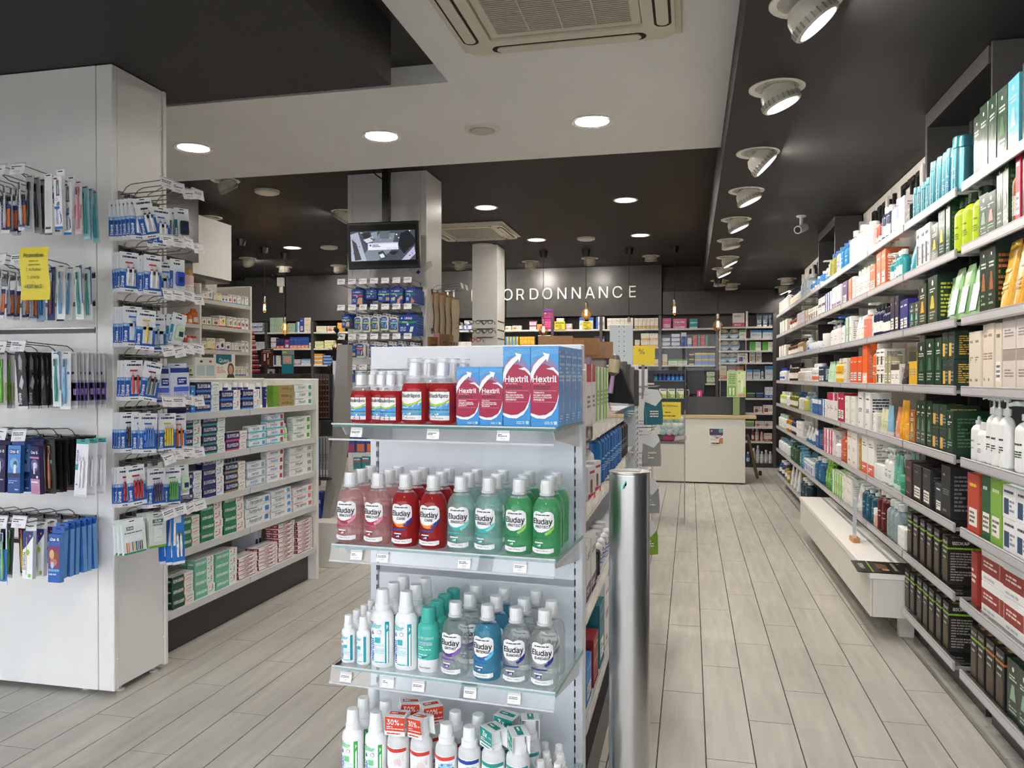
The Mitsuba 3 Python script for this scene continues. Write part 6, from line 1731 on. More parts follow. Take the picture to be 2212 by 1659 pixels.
AR = arthro()
for q, (u, ly, lb) in enumerate([(925, -0.262, 'turquoise mouth rinse bottle in the front row'), (944, -0.205, 'turquoise mouth rinse bottle, second in its file'), (960, -0.15, 'turquoise mouth rinse bottle, third in its file'), (979, -0.093, 'turquoise mouth rinse bottle at the back of its file')]):
    put('turquoise_rinse_bottle', AR, lb + ', third glass shelf', 'bottle', E_(u, ly, EZ[2], rnd.uniform(-4, 4)))


def elmex(s, c, name, tall=1.0, junior=None):
    r, h = 0.0285 * s, 0.185 * s * tall
    b = MB().lathe([(r * 0.9, 0), (r, 0.006), (r, h * 0.66), (r * 0.93, h * 0.71), (r * 0.72, h * 0.75), (r * 0.6, h * 0.76), (r * 0.6, h * 0.79)], '#d5d7d6', 24, 0.85, sharp=60)
    ops = [('r', 0, 0, 1, 0.96, '#eff1f1'), ('r', 0, 0.96, 1, 1, '#eff1f1'), ('p', [(0, 0.92), (0.5, 0.885), (1, 0.92), (1, 1), (0.5, 0.97), (0, 1)], c), ('p', [(0, 0), (0.38, 0), (0.38, 0.42), (0, 0.58)], '#c4242b' if junior or c == '#d8382c' else c), ('u', name, 0.30, 0.04, 0.2, '#fff', 0.45),
           ('l', 0.45, 0.42, 0.9, 0.5, 2, c), ('l', 0.45, 0.2, 0.9, 0.36, 3, '#c5b4b4')]
    if junior:
        ops += [('e', 0.62, 0.78, 0.28, 0.055, '#a8d4ee'), ('t', 'JUNIOR', 0.62, 0.66, 0.085, junior, 'c', True, 0.1, 0.66), ('e', 0.5, 0.80, 0.05, 0.03, '#3a86c8'), ('e', 0.74, 0.81, 0.06, 0.03, '#5aa0d8')]
    else:
        ops += [('p', [(0.5, 0.66), (0.56, 0.76), (0.64, 0.74), (0.72, 0.76), (0.78, 0.66), (0.72, 0.58), (0.64, 0.63), (0.56, 0.58)], '#e3cfcf' if c == '#d8382c' else '#bfdcd8'), ('o', 0.86, 0.74, 0.05, '#e6d4d4')]
    print_round(b, ops, r, 0.85, r * 2.3, h * 0.58, h * 0.03, 3)
    cap = MB().lathe([(r * 0.7, h * 0.75), (r * 0.7, h * 0.83), (r * 0.58, h * 0.835), (r * 0.54, h * 0.99), (r * 0.48, h), (0, h)], '#eff0f0', 20)
    return [('', b.ply('m_plastic')), ('cap', cap.ply('m_plastic'))]


def sleeve(c, txt, sub):
    """Printed card sleeve pushed over a bottle's cap; open at two ends."""
    w, d, h, t = 0.052, 0.044, 0.046, 0.0012
    m = MB().box(-w / 2, w / 2, -d / 2, -d / 2 + t, 0, h, '#efefee').box(-w / 2, w / 2, d / 2 - t, d / 2, 0, h, '#efefee').box(-w / 2, w / 2, -d / 2 + t, d / 2 - t, h - t, h, '#efefee').box(-w / 2, -w / 2 + t, -d / 2 + t, d / 2 - t, 0, h - t, '#d9dbda')
    print_flat(m, [('r', 0.02, 0.24, 1, 0.98, c), ('t', txt, 0.42, 0.58, 0.27, '#fff', 'c', True, 0, 0.6), ('t', sub, 0.86, 0.6, 0.1, '#fff', 'c', True, 0, 0.2), ('l', 0.1, 0.32, 0.95, 0.52, 2, '#f4dedc'), ('l', 0.12, 0.06, 0.9, 0.18, 1, c)], (-w / 2, -d / 2, 0), (1, 0, 0), (0, 0, 1), w, h, 2)
    print_flat(m, [('r', 0.12, 0.35, 0.88, 0.7, c), ('l', 0.2, 0.42, 0.8, 0.63, 1, '#fff')], (-w / 2, -d / 2, h), (1, 0, 0), (0, 1, 0), w, d, 2)
    return [('', m.ply('m_paper'))]


XR_, XGr = elmex(1.0, '#d8382c', 'elmex'), elmex(1.0, '#1f9488', 'elmex')
XJ1, XJ2, XSm = elmex(0.98, '#d8453c', 'elmex', 1.0, '#1f8a6a'), elmex(0.98, '#24409a', 'elmex', 1.0, '#1f6fae'), elmex(0.6, '#1f9488', 'elmex', 0.98)
S30, S3X = sleeve('#d8401f', '30%', 'de'), sleeve('#128f86', '3x', 'Plus')
L4 = 'lowest glass shelf'
for u, ly, lb in [(761, -0.27, 'front left'), (811, -0.27, 'front right'), (784, -0.2, 'second row left'), (832, -0.2, 'second row right'), (806, -0.13, 'back row')]:
    put('dental_rinse_bottle', MG, f'white rinse bottle with green bar, {lb} of its block, {L4}', 'bottle', E_(u, ly, EZ[3], rnd.uniform(-6, 6)))
for u, ly, P_, nm, lb in [(860, -0.27, XR_, 'red fluoride rinse bottle', 'left one in front'), (910, -0.27, XR_, 'red fluoride rinse bottle', 'right one in front'), (882, -0.195, XR_, 'red fluoride rinse bottle', 'left one behind'), (930, -0.195, XR_, 'red fluoride rinse bottle', 'right one behind'),
                          (964, -0.27, XJ1, 'red JUNIOR rinse bottle', 'in front'), (983, -0.2, XJ1, 'red JUNIOR rinse bottle', 'behind'), (1014, -0.27, XJ2, 'blue JUNIOR rinse bottle', 'in front'), (1033, -0.2, XJ2, 'blue JUNIOR rinse bottle', 'behind'),
                          (1066, -0.27, XGr, 'green fluoride rinse bottle', 'left one in front'), (1119, -0.27, XGr, 'green fluoride rinse bottle', 'right one in front'), (1090, -0.195, XGr, 'green fluoride rinse bottle', 'left one behind'), (1144, -0.195, XGr, 'green fluoride rinse bottle', 'right one behind')]:
    put('fluoride_rinse_bottle', P_, f'{nm}, {lb}, {L4}', 'bottle', E_(u, ly, EZ[3], rnd.uniform(-5, 5)))
for u, ly, P_, rz, tl, lb in [(858, -0.272, S30, 6, 0, 'red 30% card sleeve on the left red rinse bottle'), (910, -0.272, S30, -24, -8, 'tilted red 30% card sleeve on the right red rinse bottle'), (882, -0.195, S30, 30, 6, 'red card sleeve on the left rear rinse bottle'), (930, -0.195, S30, 40, 0, 'red card sleeve on the right rear rinse bottle'),
                              (1066, -0.272, S3X, -38, 0, 'green 3x card sleeve on the left green rinse bottle'), (1119, -0.272, S3X, -58, 4, 'green 3x card sleeve turned edge on, right green rinse bottle'), (1092, -0.195, S3X, -10, 6, 'green 3x card sleeve on the rear left green bottle'), (1145, -0.195, S3X, -70, -5, 'green 3x card sleeve on the rear right green bottle')]:
    put('card_sleeve', P_, lb, 'card sleeve', E_(u, ly, EZ[3] + 0.1425, rz) @ xf(ry=tl))
for i, (u, ly) in enumerate([(1163, -0.285), (1199, -0.285), (1168, -0.24), (1205, -0.24), (1181, -0.195), (1211, -0.195), (1177, -0.15), (1208, -0.15)]):
    put('travel_rinse_bottle', XSm, f'small green fluoride rinse bottle, {["left", "right"][i % 2]} file, {ORD[i // 2 + 1]} from the front, {L4}', 'bottle', E_(u, ly, EZ[3], rnd.uniform(-5, 5)))
# ------------------------------------------------------------------ toothpaste boxes of the left gondola
def gyl(u):
    return P(u, 820, x=GX - 0.02)[1]


def tooth_box(w, d, h, brand, cl, cr, stripe, split, deco, kind):
    fg = '#f4f4f6'
    if kind == 'navy':     # dark left part with the brand, pale right part
        F = [('r', 0, 0, split, 1, cl), ('r', 0, 0, split, 0.2, stripe), ('t', brand, split * 0.5, 0.42, 0.34, fg, 'c', True, 0, split * 0.86), ('e', split + 0.015, 0.5, 0.03, 0.26, deco), ('l', split + 0.1, 0.62, 0.95, 0.8, 1, '#9aa'), ('p', [(split + 0.08, 0.35), (0.9, 0.5), (0.9, 0.42), (split + 0.08, 0.28)], deco), ('l', split + 0.15, 0.1, 0.9, 0.24, 1, '#bbb')]
        side = [('r', 0, 0, 1, 1, cl), ('r', 0, 0, 1, 0.2, stripe), ('l', 0.15, 0.45, 0.85, 0.75, 1, fg)]
    elif kind == 'promo':
        F = [('r', 0, 0, split, 1, cl), ('r', 0, 0, split, 0.2, stripe), ('t', brand, split * 0.5, 0.42, 0.34, fg, 'c', True, 0, split * 0.86), ('l', split + 0.06, 0.6, 0.74, 0.8, 1, '#c33'), ('t', '2', 0.86, 0.5, 0.38, '#b8202a', 'c', True, 0, 0.2), ('p', [(split + 0.05, 0.3), (0.9, 0.42), (0.9, 0.34), (split + 0.05, 0.2)], deco)]
        side = [('r', 0, 0, 1, 1, cl), ('r', 0, 0, 1, 0.2, stripe), ('l', 0.15, 0.45, 0.85, 0.75, 1, fg)]
    elif kind == 'white':
        F = [('r', 0, 0, 1, 0.2, stripe), ('t', brand, 0.40, 0.38, 0.36, cl, 'c', True, 0.15, 0.6), ('r', 0.78, 0.25, 0.94, 0.8, deco), ('l', 0.05, 0.24, 0.5, 0.34, 1, '#aab'), ('p', [(0.03, 0.86), (0.5, 0.86), (0.44, 0.94), (0.03, 0.94)], deco)]
        side = [('l', 0.15, 0.2, 0.85, 0.8, 3, '#aab'), ('r', 0, 0, 1, 0.2, stripe)]
    elif kind == 'red':
        F = [('p', [(0.0, 0.66), (0.6, 0.9), (0.78, 0.9), (0.7, 0.66)], cl), ('t', brand, 0.42, 0.3, 0.3, '#3a3a44', 'c', True, 0.1, 0.66), ('r', 0.0, 0.0, 0.9, 0.14, cl), ('l', 0.82, 0.3, 0.97, 0.8, 2, '#c9b4b4')]
        side = [('r', 0, 0.1, 1, 0.9, cl), ('l', 0.2, 0.3, 0.8, 0.7, 2, fg)]
    else:
        F = [('r', 0, 0, 0.28, 1, cl), ('l', 0.4, 0.35, 0.75, 0.7, 2, '#4a3a22'), ('p', [(0.78, 0.3), (0.88, 0.8), (0.9, 0.4), (0.98, 0.7), (0.9, 0.2)], '#5f8f3a')]
        side = [('r', 0, 0, 1, 1, cl)]
    return [('', carton(w, d, h, cr, F, side, side, [('l', 0.1, 0.3, 0.8, 0.7, 1, '#b9bcc4')], 3).ply('m_paper'))]


def TB(row, u0, u1, n, brand, cl, cr, stripe, deco, desc, kind='navy', split=0.62, depth=None, h=None, vtop=None):
    ya, yb = gyl(u0), gyl(u1)
    z0 = GZ[row - 1] + 0.0008 - 0.002
    ym = (ya + yb) / 2
    depth = depth or (2 if row > 3 else 1)
    if vtop is not None:
        h = (P((u0 + u1) / 2, vtop, x=GX - 0.02)[2] - z0) / n - 0.0006
    w = (yb - ya) * 0.97
    d = 0.042
    parts = tooth_box(w, d, h, brand, cl, cr, stripe, split, deco, kind)
    for s in range(n):
        for q in range(depth):
            put('toothpaste_box', parts, f'{one(desc)}, {ORD[s + 1]} from bottom, {["front", "rear"][q]}, {ORD[row]} left shelf', 'toothpaste box',
                xf(GX - 0.022 - d / 2 - q * (d + 0.003), ym + rnd.uniform(-1, 1) * 0.004, z0 + s * (h + 0.0006), rz=90 + rnd.uniform(-1.5, 1.5)), f'{desc} on the {ORD[row]} shelf')


NV, GRN, BL, PK = '#171c5c', '#2f9a6e', '#3a86d0', '#d0447a'
EL = 'ELGYDIUM'
TB(1, 424, 475, 3, EL, NV, '#e8eaec', BL, '#7fb5e0', 'navy and blue toothpaste boxes', 'navy', vtop=825)
TB(1, 477, 520, 2, EL, NV, '#e9ebec', BL, '#9fc4e6', 'left blue striped promotion boxes', 'promo', vtop=843)
TB(1, 523, 562, 2, EL, NV, '#e9ebec', BL, '#9fc4e6', 'right blue striped promotion boxes', 'promo', vtop=841)
TB(1, 590, 635, 3, 'bio', '#6f9a2e', '#a5895a', '#6f9a2e', '#6f9a2e', 'green and kraft toothpaste boxes', 'kraft', vtop=832)
TB(1, 637, 675, 3, 'Fluocaril', '#3a4a3a', '#eaecea', '#e4e8e6', '#2f9a8c', 'white boxes with teal mark', 'white', vtop=829)
TB(2, 386, 435, 4, EL, NV, '#e8ebea', GRN, '#3fae8c', 'left green striped toothpaste boxes', 'promo', vtop=901)
TB(2, 437, 487, 4, EL, NV, '#e8ebea', GRN, '#3fae8c', 'right green striped toothpaste boxes', 'navy', vtop=898)
TB(2, 489, 534, 2, EL, NV, '#e9e6e8', PK, '#e07fa6', 'pink striped toothpaste boxes', 'navy', vtop=932)
TB(2, 537, 575, 3, 'meridol', '#2f6fb8', '#e6eef2', '#4fb8c8', '#5aa0cc', 'left teal striped white boxes', 'white', vtop=919)
TB(2, 577, 614, 4, 'meridol', '#2f6fb8', '#e6eef2', '#4fb8c8', '#c8363c', 'right teal striped boxes with red flag', 'white', vtop=893)
TB(2, 632, 672, 3, 'Fluocaril', '#3a4a3a', '#eaecea', '#dfe8dc', '#4fae3a', 'white boxes with green mark', 'white', vtop=899)
TB(3, 384, 436, 3, EL, NV, '#e9ebee', '#232a6c', '#7a9ad0', 'left navy toothpaste boxes', 'navy', vtop=1021)
TB(3, 438, 484, 4, EL, NV, '#e9ebee', '#232a6c', '#7a9ad0', 'navy promotion toothpaste boxes', 'promo', vtop=990)
TB(3, 486, 531, 3, EL, NV, '#ebe9e4', '#a08a4a', '#c0a860', 'gold striped navy toothpaste boxes', 'navy', vtop=999)
TB(3, 533, 574, 3, 'meridol', '#2f6fb8', '#e6eaee', '#a9b6be', '#8fa8b8', 'left grey striped white boxes', 'white', vtop=997)
TB(3, 576, 613, 4, 'meridol', '#2f6fb8', '#eceef0', '#e4e8ec', '#b8363c', 'white boxes with red flag', 'white', vtop=970)
TB(3, 626, 675, 4, 'Fluocaril', '#33402f', '#e9ebe9', '#e4e6e4', '#9aa0a0', 'white boxes with grey mark', 'white', vtop=963)
AG, AG2 = '#1f7a52', '#6fb89a'
TB(4, 394, 431, 3, 'Arthrodont', AG, '#ece9e4', AG, '#d06a5a', 'left green toothpaste boxes', 'navy', .5, vtop=1116)
TB(4, 433, 481, 4, 'Arthrodont', AG, '#ece9e4', AG, '#d06a5a', 'middle green toothpaste boxes', 'promo', .6, vtop=1087)
TB(4, 483, 527, 4, 'Arthrodont', AG, '#ece9e4', AG, '#d06a5a', 'right green toothpaste boxes', 'promo', .6, vtop=1070)
TB(4, 530, 584, 3, 'Parogencyl', '#3a3f4a', '#e9e9ea', '#dfe0e2', '#3f7fc0', 'white boxes with blue corner', 'white', vtop=1073)
TB(4, 586, 630, 4, 'Parogencyl', '#3a3f4a', '#ebebec', '#e0e0e2', '#4f9ad4', 'white boxes with blue wave', 'white', vtop=1055)
TB(4, 633, 675, 3, 'Parogencyl', '#3a3f4a', '#ebebec', '#e0e0e2', '#dc6a5e', 'white boxes with coral wave', 'white', vtop=1050)
TB(5, 371, 418, 3, 'Arthrodont', '#1a4a3c', '#e8e6e0', '#1a4a3c', '#d08a7a', 'dark green toothpaste boxes', 'navy', .55, vtop=1240)
TB(5, 420, 463, 4, 'Arthrodont', AG2, '#e8ebe8', AG2, '#8fb8d8', 'left mint green toothpaste boxes', 'promo', .62, vtop=1205)
TB(5, 465, 512, 4, 'Arthrodont', AG2, '#e8ebe8', AG2, '#8fb8d8', 'right mint green toothpaste boxes', 'promo', .62, vtop=1190)
PR = '#9a1f28'
TB(5, 514, 556, 5, 'parodontax', PR, '#ece8e8', PR, PR, 'first stack of white and crimson boxes', 'red', vtop=1200)
TB(5, 558, 599, 6, 'parodontax', PR, '#ece8e8', PR, PR, 'second stack of white and crimson boxes', 'red', vtop=1178)
TB(5, 601, 636, 8, 'parodontax', PR, '#ece8e8', PR, PR, 'tall stack of white and crimson boxes', 'red', vtop=1128)
TB(5, 642, 675, 8, 'parodontax', PR, '#ece8e8', PR, PR, 'last stack of white and crimson boxes', 'red', vtop=1123)
# boxes standing end-on and tubes
for s in range(3):
    for q, c in enumerate((NV, '#2f86d8')):
        put('toothpaste_box', [('', carton(.036, .19, .043, c, [('l', 0.2, 0.4, 0.8, 0.7, 1, '#fff'), ('r', 0, 0, 1, 0.2, BL)], seed=2).ply('m_paper'))], f'{["navy", "bright blue"][q]} toothpaste box end on, {ORD[s + 1]} from the bottom, first left shelf', 'toothpaste box', xf(GX - 0.12, gyl(408 + q * 11), GZ[0] - 0.001 + s * 0.0438, rz=90))
for i in range(7):
    put('toothpaste_box', [('', carton(.026, .17, .05, '#c9ced6', [('r', 0.1, 0.15, 0.9, 0.6, '#26304f'), ('l', 0.2, 0.7, 0.8, 0.9, 1, '#556')], seed=4).ply('m_paper'))], f'grey and navy toothpaste box end on, {ORD[i + 1]} from the left, third left shelf rear', 'toothpaste box', xf(GX - 0.205, gyl(500) + 0.034 * i, GZ[2] + 0.135, rz=90))
    put('box_riser', [('', boxes((-0.015, 0.015, -0.08, 0.08, 0, 0.134, '#d5d8da')).ply('m_plastic'))], f'pale carton under a grey navy box, {ORD[i + 1]} from the left', 'carton', xf(GX - 0.205, gyl(500) + 0.034 * i, GZ[2], rz=90))
for i in range(5):
    put('toothpaste_box', [('', carton(.03, .16, .1 + 0.1 * (i > 2), '#d9dade', [('r', 0.1, 0.2, 0.9, 0.75, '#2a2f5c')], seed=4).ply('m_paper'))], f'navy fronted white box end on, {ORD[i + 1]} from the left, fifth left shelf rear', 'toothpaste box', xf(GX - 0.21, gyl(566) + 0.04 * i, GZ[4] + 0.0005 + 0.001, rz=90))


def cap_tube(col, acc):
    b = bottle(.043, .03, .15, col, '#f0f0f0', [('l', 0.1, 0.72, 0.9, 0.84, 1, '#e6e8f6'), ('o', 0.5, 0.5, 0.22, acc), ('l', 0.2, 0.1, 0.8, 0.3, 2, '#dfe4f2')], 'tube', caph=0.17)
    F_ = np.diag([1.0, -1, -1, 1])    # turned upside down: the cap on top
    return [(n, {**d, 'to_world': T(xf(z=0.15) @ F_ @ xf(rz=180))}) for n, d in b]


TUBE = cap_tube('#1a1f7a', '#8fcf3a')
for i, u in enumerate((509, 528, 540, 552, 565, 579)):
    M = xf(GX - 0.085 if i < 4 else GX - 0.045, gyl(u), GZ[0] + 0.0006 - 0.001, rz=90)
    put('toothpaste_tube', [(n, {**d, 'to_world': T(M @ np.array(d['to_world'].matrix, float))}) for n, d in TUBE], f'navy toothpaste tube with white cap on top, {ORD[i + 1]} from the left', 'toothpaste tube')
for i in range(2):
    put('mouth_spray', bottle(.034, .034, .115, '#d9e8c8', '#f0f2f0', [('r', 0, 0.1, 1, 0.7, '#8fc24a'), ('l', 0.2, 0.2, 0.8, 0.6, 2, '#fff')]), f'pale green roller bottle, {["left", "right"][i]} of two beside the white boxes', 'bottle', xf(GX - 0.05, gyl(612 + 11 * i), GZ[1] - 0.001, rz=90))

# ------------------------------------------------------------------ hanging packs of the left pillar


def pack(w, h, card, ops, brush=None, heads=0, hc='#eee', clear_top=0.0, bl=0.010, name_col=None, fill=None):
    """Hang pack, local: hangs with its top at the origin, faces -y. Parts: printed card, blister, what is inside."""
    m = MB()
    if clear_top:
        m.box(-w / 2, w / 2, -0.0007, 0.0007, -h, -h * clear_top, card)
    else:
        m.box(-w / 2, w / 2, -0.0007, 0.0007, -h, 0.0, card)
    print_flat(m, ops, (-w / 2, -0.0007, -h), (1, 0, 0), (0, 0, 1), w, h, 3)
    if not clear_top:
        m.box(-0.010, 0.010, -0.0012, 0.0012, -0.008, -0.004, '#2a2a2c')
    parts = [('', m.ply('m_paper'))]
    x0, x1, z0, z1 = (-w * 0.42, w * 0.42, -h * 0.95, -h * 0.05) if brush else (-w * 0.18, w * 0.40, -h * 0.86, -h * 0.28)
    b = MB().box(x0, x1, -0.0008 - bl, -0.0012, z0, z1, '#fff', 0.003)
    parts.append(('blister', b.ply('m_film')))
    if brush:
        c1, c2, c3 = brush
        t = MB().tube([(0, -0.006, -h * 0.90), (0.001, -0.0065, -h * 0.7), (-0.001, -0.006, -h * 0.45), (0, -0.006, -h * 0.27)], [0.0048, 0.0062, 0.0045, 0.0026], c1, 8)
        t.box(-0.0052, 0.0052, -0.0075, -0.0045, -h * 0.27, -h * 0.12, c2, 0.0012)
        parts.append(('brush', t.ply('m_plastic')))
        br = MB()
        for k in range(6):
            zz = -h * 0.26 + k * h * 0.022
            br.box(-0.0046, 0.0046, -0.0105, -0.0075, zz, zz + h * 0.013, c3)
        parts.append(('bristles', br.ply('m_matte')))
    if heads:
        t = MB()
        for k in range(heads):
            x = -w * 0.06 + (k - (heads - 1) / 2) * w * 0.52 / max(heads, 2) + w * 0.12
            r = min(0.006, w * 0.22 / heads)
            t.tube([(x, -0.006, z0 + 0.004), (x, -0.0065, (z0 + z1) / 2 - h * 0.03), (x, -0.006, z1 - h * 0.13)], [r * 0.7, r, r * 0.75], fill or '#eef0f2', 7)
            t.tube([(x, -0.006, z1 - h * 0.13), (x, -0.006, z1 - h * 0.09)], r * 0.7, hc, 7)
            t.tube([(x, -0.006, z1 - h * 0.09), (x, -0.006, z1 - h * 0.02)], 0.0008, '#9aa0a8', 5)
        parts.append(('brush_heads', t.ply('m_plastic')))
    return parts


def hbox(w, h, d, col, ops, side=None, seed=1):
    """A hanging carton with a header card."""
    m = carton(w, d, h * 0.88, col, ops, [('r', 0, 0, 1, 1, side)] if side else (), (), (), seed)
    m.box(-w / 2, w / 2, d / 2 - 0.001, d / 2, h * 0.88, h, col)
    m.box(-0.010, 0.010, d / 2 - 0.0016, d / 2 + 0.0004, h - 0.010, h - 0.006, '#222')
    return [('', m.move(xf(z=-h)).ply('m_paper'))]


def elg(c2='#d9702c'):
    return pack(.038, .215, '#1a1f62', [('r', 0, 0.0, 1, 0.07, '#e8e8ea'), ('u', EL, 0.42, 0.09, 0.34, '#f2f2f4', 0.42), ('r', 0.62, 0.12, 1, 0.46, c2), ('o', 0.78, 0.5, 0.12, '#2a4a9a')], ('#cfd6e0', '#e4e8ee', '#c9b0a4'), clear_top=0.46)


